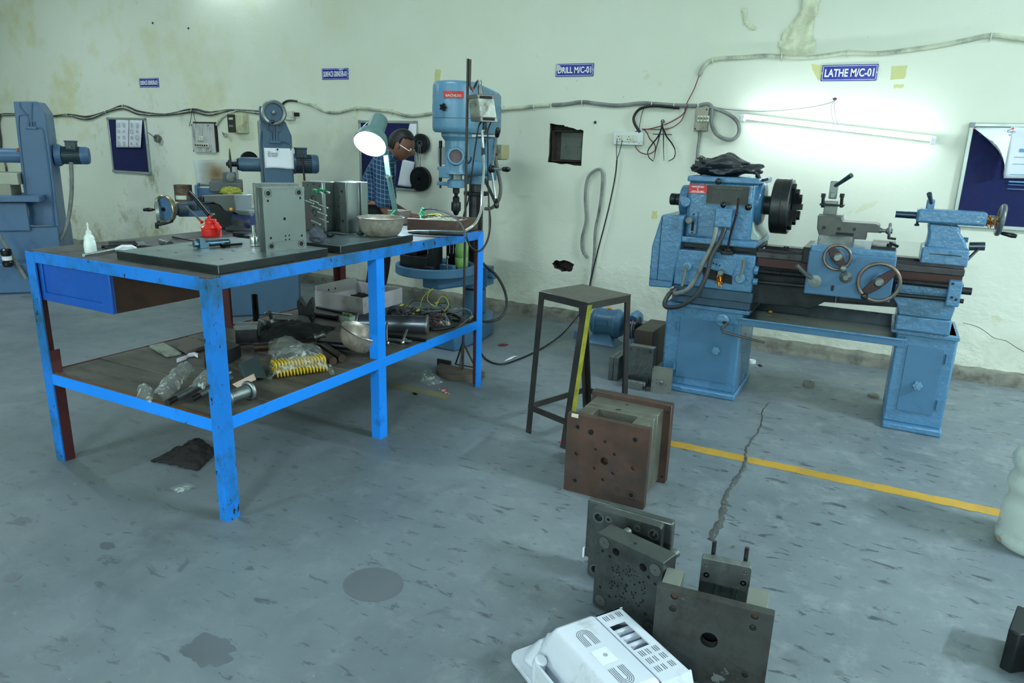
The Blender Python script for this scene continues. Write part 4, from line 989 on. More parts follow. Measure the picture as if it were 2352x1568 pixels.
mb=MB();mb.lathe([(0,0),(.012,0),(.012,.006),(.032,.008),(.032,.02),(0,.02)],(p.x,3.908,p.z),(0,1,0),24);hb=obj('nut_lever_hub',mb,M_steel2,ap)
mb=MB();mb.tube([Z2(160,645,3.9),Z2(130,625,3.89),Z2(75,570,3.87)],.008,8,r_end=.012);obj('nut_lever',mb,mat('grey_lever_grip',rgb(96,100,100),.4,.4),hb)
p=Z2(278,705,3.92);mb=MB();mb.prism(rrect(p.x-.007,p.z-.012,.014,.03,.006),3.922,3.93,'y');obj('oil_slot',mb,M_hole,ap,sm=0)
p=Z2(298,770,3.94);mb=MB();mb.tube([(p.x,3.94,p.z+.03),(p.x,3.93,p.z-.012)],.009,10);obj('feed_plunger',mb,M_dark,ap)
for q in((215,595),(590,560),(420,540)):
 p=Z2(*q,3.92);mb=MB();mb.cyl((p.x,3.918,p.z),(p.x,3.93,p.z),.009,n=6);obj('bolt',mb,M_machine2,ap)
# small dark knobs by the lead screw
p=Z2(-100,600,4.0);p=at(1800,612,y=4.06);mb=MB();mb.cyl((p.x,4.06,.868),(p.x,4.06,.895),.006,n=10);mb.cyl((p.x,4.06,.892),(p.x,4.06,.902),.013,n=12);obj('bed_stop',mb,M_dark,LP)
# cross slide, compound slide, tool post
mb=MB();mb.box((-.31,3.99,.93),(-.15,4.30,.985));cs_=obj('cross_slide',mb,M_steel2,LP,bev=.004)
mb=MB();mb.prism([Z2(*q,4.06).xz for q in((195,285),(330,290),(336,322),(530,335),(550,345),(548,385),(475,382),(470,425),(205,410),(190,360))],4.06,4.2,'y');tp=obj('compound_slide',mb,mat('dark_slide_steel',rgb(82,84,84),.35,.75,var=.2,vs=12),LP,bev=.003)
mb=MB();a=Z2(345,395,4.06);mb.box((a.x-.04,4.057,a.z-.01),(a.x+.045,4.061,a.z+.01));obj('slide_slot',mb,M_hole,tp)
for q in((230,355),(315,362),(403,365)):
 p=Z2(*q,4.05);mb=MB();mb.cyl((p.x,4.052,p.z),(p.x,4.061,p.z),.009,n=6);obj('bolt',mb,M_dark,tp)
mb=MB();mb.box((-.33,4.09,1.073),(-.215,4.19,1.082));mb.box((-.312,4.1,1.08),(-.25,4.17,1.15));po=obj('tool_post',mb,M_steel2,LP,bev=.003)
mb=MB();a=Z2(208,215,4.1);b_=Z2(345,235,4.1);mb.box((a.x,4.08,b_.z),(b_.x,4.18,a.z));obj('clamp_plate',mb,M_dark,po,bev=.003)
for q in(228,335):
 mb=MB();a=Z2(q,160,4.1);b_=Z2(q-6,240,4.1);mb.tube([a,b_],.008,8);mb.cyl((a.x,4.1,a.z-.02),(a.x+.001,4.1,a.z),.012,n=6);obj('clamp_bolt',mb,M_dark,po)
mb=MB();a=Z2(280,190,4.13);mb.box((a.x-.02,4.11,a.z),(a.x+.018,4.15,a.z+.09));mb.box((a.x-.012,4.095,a.z+.005),(a.x+.012,4.12,a.z+.035));obj('post_nut',mb,M_steel2,po,bev=.003)
mb=MB();mb.cyl(Z2(290,120,4.12),Z2(388,55,4.06),.009,.013,n=14);obj('post_lever',mb,mat('blue_grey_lever',rgb(70,84,96),.3,.6),po)
p=Z2(605,375,4.12);mb=MB();mb.torus(p,(1,0,.05),.036,.007,26,8);w_=obj('compound_wheel',mb,M_steel2,LP)
mb=MB();a=Z2(545,378,4.12);mb.lathe([(0,0),(.014,0),(.014,.01),(.009,.015),(.009,.03),(.016,.035),(.016,.055),(0,.055)],(a.x,4.12,p.z),(1,0,0),14);mb.cyl((p.x,4.12,p.z),(p.x+.014,4.12,p.z),.012,n=12);mb.box((p.x-.004,4.115,p.z-.034),(p.x+.004,4.125,p.z+.034));obj('wheel_shaft',mb,M_steel2,w_)
mb=MB();mb.cyl((p.x,4.12,p.z-.035),(p.x+.035,4.115,p.z-.037),.006,n=10);obj('wheel_handle',mb,M_dark,w_)
# tailstock
mb=MB();mb.prism(rrect(.118,1.07,.297,.066,.012),4.10,4.22,'y');ts=obj('tailstock',mb,M_machine,LP,bev=.02,seg=3)
mb=MB();mb.prism([Z2(*q,4.16).xz for q in((822,325),(825,380),(815,430),(800,455),(1048,478),(1035,425),(1008,385),(1008,345))],4.11,4.24,'y');obj('tailstock_neck',mb,M_machine,ts,bev=.015,seg=3)
mb=MB();mb.box((.165,4.06,.872),(.368,4.32,.955));obj('tailstock_base',mb,M_machine,ts,bev=.008)
mb=MB();a,b_=Z2(835,502,4.06),Z2(1018,515,4.06);mb.box((a.x,4.058,a.z-.003),(b_.x,4.0615,a.z+.0));obj('base_joint',mb,M_hole,ts)
mb=MB();a=Z2(962,500,4.06);mb.cyl((a.x,4.052,a.z),(a.x,4.062,a.z),.01,n=6);obj('bolt',mb,M_machine,ts)
mb=MB();mb.cyl((.024,4.16,1.10),(.075,4.16,1.10),.017,n=18);mb.cyl((.075,4.16,1.10),(.12,4.16,1.10),.0175,n=18);obj('quill',mb,mat('blued_quill_steel',rgb(52,70,90),.3,.7),ts)
mb=MB();a=Z2(762,335,4.14);mb.cyl((a.x,4.14,1.055),(a.x,4.14,1.075),.006,n=8);mb.cyl((a.x,4.14,1.05),(a.x,4.14,1.06),.011,n=10);obj('set_screw',mb,M_dark,ts)
mb=MB();a=Z2(835,245,4.2);mb.box((a.x-.018,4.18,a.z-.02),(a.x+.018,4.22,a.z+.045));obj('lever_boss',mb,M_machine,ts,bev=.005)
mb=MB();mb.cyl(Z2(845,215,4.18),Z2(832,162,4.12),.008,.012,n=12);obj('lock_lever',mb,MATS['blue_grey_lever'],ts)
mb=MB();a=Z2(1150,462,4.2);b_=Z2(1060,462,4.2);mb.cyl(b_,a,.021,n=16);obj('clamp_shaft',mb,MATS['blue_grey_lever'],ts)
mb=MB();mb.tube([Z2(1110,480,4.18),Z2(1080,510,4.16),Z2(1052,537,4.14)],.007,8);obj('clamp_lever',mb,M_dark,ts)
mb=MB();a=Z2(1040,425,4.16);mb.cyl((a.x-.01,4.16,a.z),(a.x+.01,4.16,a.z),.013,n=6);obj('bolt',mb,M_machine,ts)
c=Z2(1240,312,4.16)
mb=MB();mb.torus(c,(1,0,-.06),.066,.012,32,10);tw=obj('tailstock_wheel',mb,mat('grey_rim_steel',rgb(96,104,108),.35,.6),ts)
mb=MB();mb.lathe([(0,0),(.02,0),(.02,.035),(.014,.04),(.014,c.x-.41),(0,c.x-.41)],(.413,4.16,1.103),(1,0,0),14);mb.box((c.x-.006,4.15,c.z-.066),(c.x+.006,4.17,c.z+.066));mb.box((c.x-.006,4.10,c.z-.01),(c.x+.006,4.22,c.z+.01));obj('wheel_spoke',mb,M_steel2,tw)
mb=MB();a=Z2(1240,385,4.14);b_=Z2(1330,405,4.12);mb.lathe([(.006,0),(.009,.01),(.012,.05),(.009,.068),(0,.07)],a,b_-a,12);obj('wheel_handle',mb,M_blackp,tw)
swarf(tw,(Z2(1195,290,4.14).x,Z2(1195,290,4.14).z),.018,.06,14,7,4.14)
# scrap in the tray
mb=MB();a=at(1769,719,z=.464);mb.ball((a.x,a.y,.472),.010,8,6,(1.2,1,.8));solo('plastic_scrap',mb,M_ochre,'orange scrap lying in the lathe chip tray','scrap')
# bag of black cloth lying on the headstock
def crumple(mb,c,sx,sy,sz,seed,amp=.25,f=2.2,n=40,m=22,flat=.0,prof=None):
 rr=[]
 for j in range(1,m):
  ring_=[]
  for i in range(n):
   a,b_=2*PI*i/n,PI*j/m
   d=V((math.sin(b_)*math.cos(a),math.sin(b_)*math.sin(a),math.cos(b_)))
   k_=1+amp*noise.fractal(V((d.x*f+seed,d.y*f,d.z*f+seed*.7)),.9,2.1,4)+amp*.5*(abs(noise.noise(V((d.x*f*1.7+seed*3,d.y*f*1.7,d.z*f))))-.2)
   p=V((d.x*sx*k_,d.y*sy*k_,d.z*sz*k_))
   if prof:p.z*=prof(p.x/sx)
   p.z=max(p.z,-sz*flat)if flat else p.z
   ring_.append(V(c)+p)
  rr.append(ring_)
 return mb.rings(rr)
mb=MB();z0=1.25
crumple(mb,(-.845,4.17,z0+.05),.19,.12,.058,4.2,.2,1.7,64,30,.85,lambda t:1.0+.25*math.cos(6*t)-.15*t)
bag=solo('black_bag',mb,mat('black_satin_cloth',rgb(24,30,40),.42,var=.25,vs=14,spec=.6,bump=.15,bs=60),'crumpled black cloth bag lying on top of the lathe headstock','bag')
mb=MB();mb.tube([Z1(700,165,4.12),Z1(725,190,4.1),Z1(745,192,4.08),Z1(770,185,4.08)],.010,8,4,r_end=.007);mb.tube([Z1(660,120,4.12),Z1(700,150,4.11),Z1(720,180,4.1)],.016,8,4,r_end=.006);obj('drawstring',mb,MATS['black_satin_cloth'],bag,sm=60)
mb=MB();mb.torus(Z1(365,85,4.14),(.2,1,.1),.030,.007,26,7);obj('elastic_rim',mb,mat('speckled_elastic',rgb(70,76,74),.8,var=.2,chip=rgb(200,204,196),chip_amt=.42,cs=90),bag)
# underside litter near the lathe legs
for px,py,R_,h_,lb,m_ in((1727,833,.025,.022,'small white plastic cap on the floor behind the left lathe leg',M_white),(1857,886,.034,.028,'dusty grey disc on the floor under the lathe, middle',M_cement),(2006,911,.032,.016,'flat dusty disc on the floor left of the right lathe leg',M_cement)):
 a=at(px,py,z=0);mb=MB();mb.lathe([(0,0),(R_,0),(R_,h_*.8),(R_*.9,h_),(R_*.5,h_),(R_*.4,h_*.8),(0,h_*.8)],(a.x,a.y,0),(0,0,1),20);solo('litter_disc',mb,m_,lb,'litter')
# ------------------------------------------------------------------ pillar drill
def D(x,y,yy):return at(900+x/4.9,160+y/4.9,y=yy)
AX,AY=-2.72,4.32 # spindle axis
CX,CY=-2.735,4.62 # pillar axis
drill=thing('pillar_drill','blue pillar drill with round table behind the far end of the bench','drill press',(CX,CY,0))
def plan(r,hw,y1,n=26,cx=AX):
 o=[(cx+r*math.sin(a),AY-r*math.cos(a))for a in[(-PI/2)+PI*i/n for i in range(n+1)]]
 o+=[(cx-.02+hw*math.cos(b_),y1-hw*.6+hw*.6*math.sin(b_))for b_ in[PI*i/10 for i in range(11)]]
 return o
def slab(mb,levels):
 return mb.rings([[(x,y,z-sl*max(0,y-AY-.05))for x,y in plan(r,hw,y1)]for r,hw,y1,z,sl in levels])
mb=MB();slab(mb,[(.10,.08,4.76,1.452,0),(.150,.11,4.81,1.455,0),(.162,.118,4.825,1.468,0),(.166,.12,4.83,1.49,0),(.166,.12,4.83,1.545,0)])
obj('belt_guard_base',mb,M_drill,drill)
mb=MB();slab(mb,[(.166,.12,4.83,1.548,0),(.167,.121,4.83,1.60,0),(.163,.118,4.825,1.755,.08),(.157,.112,4.815,1.772,.09),(.146,.10,4.80,1.782,.09),(.10,.06,4.75,1.787,.09)])
gd=obj('belt_guard',mb,M_drill,drill)
mb=MB();slab(mb,[(.164,.118,4.828,1.544,0),(.164,.118,4.828,1.549,0)]);obj('guard_joint',mb,M_dark,gd)
def bent(ths,z0,z1,r,m,name,parent,n=10):
 mb=MB();a0,a1=ths
 P_=lambda i,rr_,z:(AX+rr_*math.sin(a0+(a1-a0)*i/n),AY-rr_*math.cos(a0+(a1-a0)*i/n),z)
 mb.rings([[P_(i,r-.003,z0),P_(i,r,z0),P_(i,r,z1),P_(i,r-.003,z1)]for i in range(n+1)])
 return obj(name,mb,m,parent)
pl=bent((.02,.83),1.672,1.715,.1705,mat('chipped_red_plate',rgb(190,40,48),.4,var=.15,dirt=rgb(60,44,60),dirt_amt=.36,ds=30),'name_plate',gd)
pl['label']='small red name plate with worn raised letters'
tx=lettering('BACHLISS',.105,.016,mat('worn_silver_letters',rgb(196,180,170),.4,.4),pl,Matrix.Identity(4),bold=.01,depth=.02)
for v_ in tx.data.vertices:
 c=v_.co+root(pl).location;th=.12+c.x/.17;rr_=.1712+min(.001,c.z*.02)
 v_.co=V((AX+rr_*math.sin(th),AY-rr_*math.cos(th),1.679+c.y))-root(pl).location
th=.05
mb=MB();kx,ky=AX+.17*math.sin(th),AY-.17*math.cos(th)
mb.prism([(kx+.021*(1+.22*math.cos(5*a))*math.cos(a),1.612+.021*(1+.22*math.cos(5*a))*math.sin(a))for a in[2*PI*i/40 for i in range(40)]],ky-.022,ky-.004,'y');mb.cyl((kx,ky-.03,1.612),(kx,ky+.01,1.612),.009,n=12);obj('guard_knob',mb,M_blackp,gd,bev=.003)
# head casting
mb=MB();mb.lathe([(0,0),(.088,0),(.088,.015),(.08,.03),(.08,.22),(.105,.25),(.105,.275),(0,.275)],(AX,AY,1.18),(0,0,1),28);hd=obj('head_casting',mb,M_drill,drill)
mb=MB();mb.box((AX-.075,AY,1.17),(AX+.09,CY+.07,1.43));obj('head_bridge',mb,M_drill,hd,bev=.02,seg=3)
mb=MB();mb.lathe([(0,0),(.09,0),(.09,.08),(0,.08)],(CX,CY,1.10),(0,0,1),26);obj('column_clamp',mb,M_drill,hd,bev=.005)
mb=MB();dv=V((.5,-.866,0));c=V((AX+.032,AY-.055,1.30));mb.lathe([(.045,0),(.062,0),(.062,.04),(.055,.052),(.045,.052),(.042,.03),(0,.03)],c,dv,30);obj('dial_boss',mb,M_drill,hd)
mb=MB();mb.lathe([(0,0),(.041,0),(.041,.003),(0,.003)],c+dv*.031,dv,24);obj('dial_face',mb,mat('brown_dial',rgb(92,76,82),.4),hd)
mb=MB();p=D(893,845,4.25);mb.M=Matrix.Translation((AX+.085,AY-.005,1.395))@Matrix.Rotation(.9,4,'Z');mb.prism(rrect(-.025,-.018,.05,.036,.003),-.004,.001,'y',[rrect(-.021,-.014,.042,.028,.002)]);obj('raised_panel',mb,M_drill,hd)
mb=MB();mb.box((AX-.095,AY-.08,1.15),(AX-.01,AY+.04,1.225));obj('head_lug',mb,M_drill,hd,bev=.006)
# quill, spindle, chuck, depth rod
mb=MB();mb.cyl((AX,AY,1.09),(AX,AY,1.19),.042,n=22);obj('quill',mb,M_steel,drill)
mb=MB();mb.lathe([(0,0),(.062,0),(.062,.05),(.05,.058),(0,.058)],(AX,AY,1.085),(0,0,1),26);mb.box((AX-.155,AY-.016,1.095),(AX-.04,AY+.016,1.12));qc=obj('quill_collar',mb,M_drill,drill,bev=.004)
mb=MB();mb.box((AX-.15,AY-.016,1.20),(AX-.06,AY+.016,1.225));obj('rod_guide',mb,M_drill,hd,bev=.005)
mb=MB();mb.cyl((AX-.132,AY,1.075),(AX-.132,AY,1.39),.0075,n=10);mb.cyl((AX-.132,AY,1.35),(AX-.132,AY,1.40),.012,n=10);mb.cyl((AX-.132,AY,1.125),(AX-.132,AY,1.15),.012,n=8);obj('depth_rod',mb,M_dark,drill)
mb=MB();mb.lathe([(0,0),(.022,0),(.024,.06),(.02,.065),(.012,.07),(.014,.085),(.024,.09),(.024,.13),(0,.13)],(AX,AY,.958),(0,0,1),18);sp_=obj('spindle_sleeve',mb,M_dark,drill)
mb=MB();mb.lathe([(0,0),(.014,.0),(.024,.025),(.032,.03),(.034,.035),(.034,.085),(.03,.092),(.0,.095)],(AX,AY,.895),(0,0,1),20);obj('drill_chuck',mb,M_dark,drill)
mb=MB();mb.cyl((AX,AY,.81),(AX,AY,.90),.0035,n=8);obj('drill_bit',mb,M_dark,drill)
# pillar with rack
mb=MB();mb.cyl((CX,CY,.20),(CX,CY,1.16),.052,n=28);obj('pillar',mb,M_rail,drill)
mb=MB();mb.lathe([(0,0),(.092,0),(.092,.028),(0,.028)],(CX,CY,1.018),(0,0,1),26);obj('pillar_ring',mb,M_dark,drill,bev=.004)
mb=MB()
for i in range(44):mb.box((CX+.045,CY-.05,.46+i*.0126),(CX+.075,CY-.02,.467+i*.0126))
mb.box((CX+.04,CY-.048,.45),(CX+.062,CY-.018,1.02));obj('rack',mb,M_rail,drill,sm=0)
# feed handles on the right side of the head
hc=D(1075,1115,4.3)
mb=MB();mb.cyl((AX+.05,AY+.02,hc.z),(hc.x+.015,AY+.0,hc.z),.05,n=22);obj('feed_shaft',mb,M_drill,hd,bev=.004)
hc=V((hc.x+.02,AY,hc.z))
mb=MB();mb.ball(hc,.03,14,8);hub=obj('feed_hub',mb,M_dark,drill)
for q in((1195,680),(1305,1122),(1180,1530)):
 e=D(*q,4.28);mb=MB();mb.cyl(hc,e,.009,n=10);h_=obj('feed_lever',mb,M_bright,drill)
 d_=(e-hc).normalized();mb=MB();mb.lathe([(.008,0),(.015,.01),(.018,.05),(.012,.066),(0,.07)],e-d_*.05,d_,14);obj('lever_grip',mb,M_blackp,h_)
# motor behind, switch with its hose
mb=MB();mb.cyl((CX-.06,4.86,1.12),(CX-.06,4.86,1.44),.085,n=20);mb.box((CX-.09,4.68,1.2),(CX+.0,4.82,1.42));obj('motor',mb,M_machine2,drill,bev=.006)
a,b_=D(532,1060,4.6),D(625,868,4.6)
mb=MB();mb.box((a.x,4.58,a.z),(b_.x+.04,4.72,b_.z));obj('capacitor_box',mb,mat('grey_box_paint',rgb(128,136,140),.5),drill,bev=.006)
a,b_=D(1130,1010,4.72),D(1248,845,4.72)
mb=MB();mb.box((a.x,4.70,a.z),(b_.x,4.80,b_.z));sw=obj('switch_box',mb,mat('dirty_khaki_box',rgb(112,112,96),.6,var=.2,vs=10),drill,bev=.005)
mb=MB();mb.box((b_.x-.03,4.69,a.z+.005),(b_.x+.008,4.81,b_.z));obj('box_lid',mb,mat('ivory_lid',rgb(170,168,132),.5),sw,bev=.003)
mb=MB();mb.cyl((a.x+.06,4.70,b_.z-.045),(a.x+.06,4.682,b_.z-.045),.022,n=16);obj('push_button',mb,M_cable,sw)
mb=MB();mb.cyl((a.x+.05,4.70,a.z+.04),(a.x+.05,4.68,a.z+.035),.012,n=12);obj('cable_gland',mb,M_brass,sw)
mb=MB();mb.box((CX+.05,4.66,a.z),(a.x+.03,4.72,a.z+.05));obj('switch_bracket',mb,M_drill,drill,bev=.003)
mb=MB();mb.tube([D(1165,960,4.69),D(1175,1050,4.68),D(1200,1180,4.67),D(1225,1320,4.66),D(1205,1460,4.65),D(1140,1545,4.65),D(1080,1565,4.65),D(1040,1560,4.64)],.013,9,4);obj('flex_hose',mb,mat('grey_brown_hose',rgb(104,104,98),.5,var=.15),drill)
mb=MB();mb.tube([D(1045,1230,4.5),D(1100,1350,4.5),D(1150,1460,4.5),D(1190,1540,4.5)],.011,8);obj('motor_lever',mb,M_dark,drill)
# table, arm, lower sleeve, base
TX,TY=-2.88,4.30
mb=MB();mb.lathe([(0,0),(.28,0),(.29,.008),(.29,.062),(.286,.066),(.266,.066),(.262,.06),(.262,.03),(0,.03)],(TX,TY,.468),(0,0,1),56);tb=obj('work_table',mb,M_machine2,drill)
mb=MB();mb.lathe([(0,0),(.258,0),(.258,.004),(0,.004)],(TX,TY,.499),(0,0,1),40);obj('table_face',mb,M_dark,tb)
mb=MB();mb.prism([(TX-.05,TY-.10),(TX+.1,TY-.11),(CX+.09,CY-.06),(CX+.09,CY+.08),(CX-.09,CY+.08),(TX-.06,TY+.05)],.365,.468,'z');arm=obj('table_arm',mb,M_machine2,drill,bev=.015)
mb=MB();mb.cyl((CX,CY,.33),(CX,CY,.50),.095,n=24);obj('arm_clamp',mb,M_machine2,arm,bev=.006)
mb=MB();mb.box((CX+.08,CY-.06,.36),(CX+.14,CY+.05,.50));mb.cyl((CX+.14,CY-.02,.44),(CX+.19,CY-.03,.44),.028,n=14);mb.cyl((CX+.14,CY-.02,.48),(CX+.16,CY-.03,.48),.014,n=6);obj('clamp_bolt',mb,M_machine2,arm,bev=.004)
mb=MB();mb.cyl((CX,CY,.14),(CX,CY,.315),.088,n=24);obj('pillar_socket',mb,M_machine2,drill)
mb=MB();mb.cyl((CX,CY,.315),(CX,CY,.33),.07,n=20);obj('socket_gap',mb,M_black,drill)
mb=MB();mb.prism([(-2.97,4.0),(-2.51,3.985),(-2.495,4.3),(-2.53,4.55),(-2.63,4.74),(-2.74,4.80),(-2.85,4.74),(-2.95,4.5)],0,.135,'z');obj('foot',mb,M_machine2,drill,bev=.012)
# things on the drill table
r=random.Random(8)
def sq(px,py,z,lb):return at(px,py,z=z)
tv=thing('machine_vise','dark steel drill vise standing on the left of the round drill table','vise',(TX-.09,TY-.05,.504))
mb=MB();mb.box((TX-.21,TY-.15,.504),(TX+.03,TY+.02,.60));obj('vise_body',mb,M_dark,tv,bev=.006)
mb=MB();mb.box((TX-.21,TY-.12,.60),(TX-.08,TY+.02,.74));obj('fixed_jaw',mb,M_dark,tv,bev=.004)
mb=MB();mb.cyl((TX-.07,TY-.04,.69),(TX+.05,TY-.06,.69),.05,n=22);obj('roller',mb,M_rail,tv)
mb=MB();mb.box((TX+.035,TY-.15,.504),(TX+.075,TY-.02,.75));obj('moving_jaw',mb,M_dark,tv,bev=.003)
for dx in(-.02,.0,):
 mb=MB();mb.cyl((TX+dx-.01,TY-.151,.545),(TX+dx-.01,TY-.148,.545),.012,n=12);obj('bolt_hole',mb,M_hole,tv)
t=thing('angle_plate','dark slotted angle plate standing at the back of the drill table','angle plate',(TX+.13,TY+.08,.504))
mb=MB();hs=[rrect(TX+.05+i*.032,.60,.015,.13,.007)for i in range(4)];mb.prism(rrect(TX+.035,.504,.145,.29,.004),TY+.09,TY+.11,'y',hs);obj('upright',mb,M_dark,t)
mb=MB();mb.box((TX+.08,TY+.0,.504),(TX+.145,TY+.09,.525));obj('foot',mb,M_dark,t)
mb=MB();mb.box((TX+.06,TY-.06,.504),(TX+.19,TY-.02,.545));solo('steel_block',mb,M_machine2,'blue-grey steel block lying before the slotted angle plate','block',bev=.003)
mb=MB();mb.cyl((TX+.15,TY-.075,.504),(TX+.15,TY-.075,.60),.006,n=8);mb.ball((TX+.153,TY-.075,.605),.012,8,6);solo('clamp_stud',mb,M_steel2,'clamp stud standing on the drill table by the blue-grey block','stud')
mb=MB();mb.prism([(TX-.12,TY-.215),(TX+.10,TY-.225),(TX+.12,TY-.175),(TX-.10,TY-.165)],.504,.522,'z');mb.box((TX+.06,TY-.22,.522),(TX+.12,TY-.18,.55));solo('clamp_bar',mb,M_dark,'dark clamp bar lying along the front rim of the drill table','clamp',bev=.005)
bx,by=at(1060,618,z=.506).xy
gb_=thing('plastic_bottle','green plastic drink bottle standing on the right of the drill table','bottle',(bx,by,.504))
mb=MB();mb.lathe([(0,.008),(.02,.006),(.034,.0),(.044,.012),(.048,.03),(.048,.085),(.045,.09),(.048,.095),(.048,.15),(.044,.17),(.048,.19),(.046,.205),(.030,.25),(.014,.275),(.013,.29),(0,.29)],(bx,by,.504),(0,0,1),20,wob=lambda k_,i,n:1+(.12*math.cos(5*2*PI*i/n)if k_ in(2,3)else 0));obj('bottle_body',mb,mat('green_bottle_plastic',rgb(120,168,96),.25,var=.12,vs=14,spec=.6),gb_)
mb=MB();mb.cyl((bx,by,.79),(bx,by,.81),.017,n=16);obj('cap',mb,M_green,gb_)
# ------------------------------------------------------------------ stand with the hanging flexible-shaft motor
SX,SY=-2.20,3.587
st=thing('tool_stand','tall rusty bar stand on a half-disc base at the far end of the bench','stand',(SX,SY,0))
M_bar=mat('dark_stand_bar',rgb(62,60,56),.5,.5,var=.25,vs=12)
mb=MB();n=20
mb.prism([(-2.225+.165*math.cos(-PI*.97+PI*.94*i/n),3.64+.19*math.sin(-PI*.97+PI*.94*i/n))for i in range(n+1)],.0,.035,'z');obj('base_plate',mb,mat('muddy_steel',rgb(92,84,76),.7,.2,var=.2,vs=9),st,bev=.003)
mb=MB();mb.box((-2.42,3.63,.0),(-2.32,3.645,.055));obj('base_web',mb,M_bar,st)
topz=1.836
mb=MB();mb.cyl((SX,SY,.035),(SX+.012,SY,topz),.0075,n=8);obj('upright_bar',mb,M_bar,st)
mb=MB();mb.cyl((SX+.024,SY,1.72),(SX+.026,SY,topz-.004),.0075,n=8);mb.tube([(SX+.024,SY,1.725),(SX+.028,SY,1.69),(SX+.045,SY-.005,1.675),(SX+.06,SY-.01,1.685),(SX+.085,SY-.02,1.715)],.006,8,3);obj('top_hook',mb,M_bar,st)
e=at(1068,340,y=SY)
mb=MB();mb.tube([(SX+.012,SY-.008,1.43),(SX+.012,SY-.01,1.32),at(1069,362,y=SY-.01),at(1075,375,y=SY-.012),at(1081,368,y=SY-.014),at(1082,360,y=SY-.014)],.005,8,4);obj('lower_hook',mb,M_bar,st)
for dx,dy in((-.085,.05),(.055,.06),(.0,-.04)):
 mb=MB();mb.tube([(SX,SY,.21),(SX+dx,SY+dy,.04)],.0055,8);obj('brace',mb,M_bar,st)
mb=MB();mb.tube([(SX-.085,SY+.05,.04),(SX+.055,SY+.06,.04)],.005,6);obj('base_rod',mb,M_bar,st)
# the motor hanging from the hook
mo=thing('flex_shaft_motor','grimy steel box motor of a flexible-shaft grinder hanging from the stand hook','grinder motor',(SX+.08,SY-.02,1.42))
def Q(x,y,yy=SY-.02):return D(x,y,yy)
mb=MB()
f_=[Q(850,290),Q(955,260),Q(1000,560),Q(895,585)];s_=[Q(955,260),Q(1060,262),Q(1095,565),Q(1000,560)]
bk=V((.045,.10,0))
fr=[Q(853,292),Q(958,335),Q(1000,582),Q(893,580)]
A_=[Q(853,290),Q(955,270),Q(1000,588),Q(893,582)]
B_=[p+V((.062,.085,0))for p in A_]
mb.rings([[A_[3],A_[2],B_[2],B_[3]],[A_[0],A_[1],B_[1],B_[0]]]);bx_=obj('motor_case',mb,mat('grimy_steel_case',rgb(120,128,118),.4,.6,var=.25,vs=16,dirt=rgb(52,50,48),dirt_amt=.42,ds=20),mo,bev=.004)
for t0,t1 in((.0,.16),(.80,1.0)):
 mb=MB();g=.0025;up=lambda P_,t:P_[0].lerp(P_[3],t)
 def ring_(t):
  a,b_,c,d=A_[0].lerp(A_[3],t),A_[1].lerp(A_[2],t),B_[1].lerp(B_[2],t),B_[0].lerp(B_[3],t)
  m_=(a+b_+c+d)/4;return[m_+(q-m_)*1.03 for q in(a,b_,c,d)]
 mb.rings([ring_(t0),ring_(t1)]);ec=obj('end_casting',mb,mat('dark_end_casting',rgb(84,86,84),.4,.6,var=.25,vs=18),mo,bev=.003)
 mb=MB();m_=[A_[1].lerp(A_[2],(t0+t1)/2+(.03 if t0==0 else-.02)),B_[1].lerp(B_[2],(t0+t1)/2+(.03 if t0==0 else-.02))];c=(m_[0]*.5+m_[1]*.5);u_=(m_[1]-m_[0]).normalized();nn=V((u_.y,-u_.x,0))
 if nn.x<0:nn=-nn
 mb.M=Matrix.Translation(c+nn*.0035)@Matrix.Rotation(math.atan2(u_.y,u_.x),4,'Z');mb.box((-.035,-.002,-.007),(.035,.002,.007));obj('brush_slot',mb,M_hole,ec)
tp_=(A_[0]+A_[1]+B_[0]+B_[1])/4
mb=MB();mb.cyl(tp_,tp_+V((-.008,0,.05)),.016,.012,n=12);mb.tube([tp_+V((-.014,0,.045)),tp_+V((-.02,0,.08)),V((SX+.048,SY-.008,1.672))],.003,6,3);mb.tube([tp_+V((.0,0,.045)),tp_+V((.0,0,.08)),V((SX+.052,SY-.008,1.672))],.003,6,3);obj('hanger',mb,M_steel2,mo)
mb=MB();mb.torus((SX+.05,SY-.008,1.674),(.8,.6,0),.012,.004,14,6);obj('red_cord_loop',mb,mat('faded_red_cord',rgb(190,84,78),.7),mo)
bt=(A_[2]+A_[3]+B_[2]+B_[3])/4
mb=MB();mb.cyl(bt,bt+V((.002,0,-.03)),.012,n=12);mb.cyl(bt+V((.002,0,-.028)),bt+V((.004,0,-.06)),.014,n=12);obj('shaft_nut',mb,M_dark,mo)
mb=MB();mb.tube([bt+V((.004,0,-.05)),D(1020,700,SY-.02),D(1030,900,SY-.04),D(1035,1100,SY-.08),D(1020,1350,SY-.14),D(1010,1530,SY-.2),at(1103,490,y=3.33),at(1090,515,y=3.22),at(1066,532,z=.942)],.0075,10,6);obj('flexible_shaft',mb,mat('chromed_sleeve',rgb(196,202,200),.25,.8),mo)
mb=MB();mb.tube([bt+V((.004,0,-.1)),D(1028,870,SY-.03),D(1030,960,SY-.05)],.011,10,3);obj('spring_guard',mb,M_rail,mo)
mb=MB();mb.tube([bt+V((.03,.02,0)),D(1080,700,SY),D(1082,900,SY),D(1080,1150,SY),D(1088,1400,SY-.0),at(1124,500,y=SY-.02),at(1122,540,y=SY-.04),at(1108,575,y=3.50),at(1095,590,y=3.50)],.0045,8,5);obj('mains_lead',mb,M_black,mo)
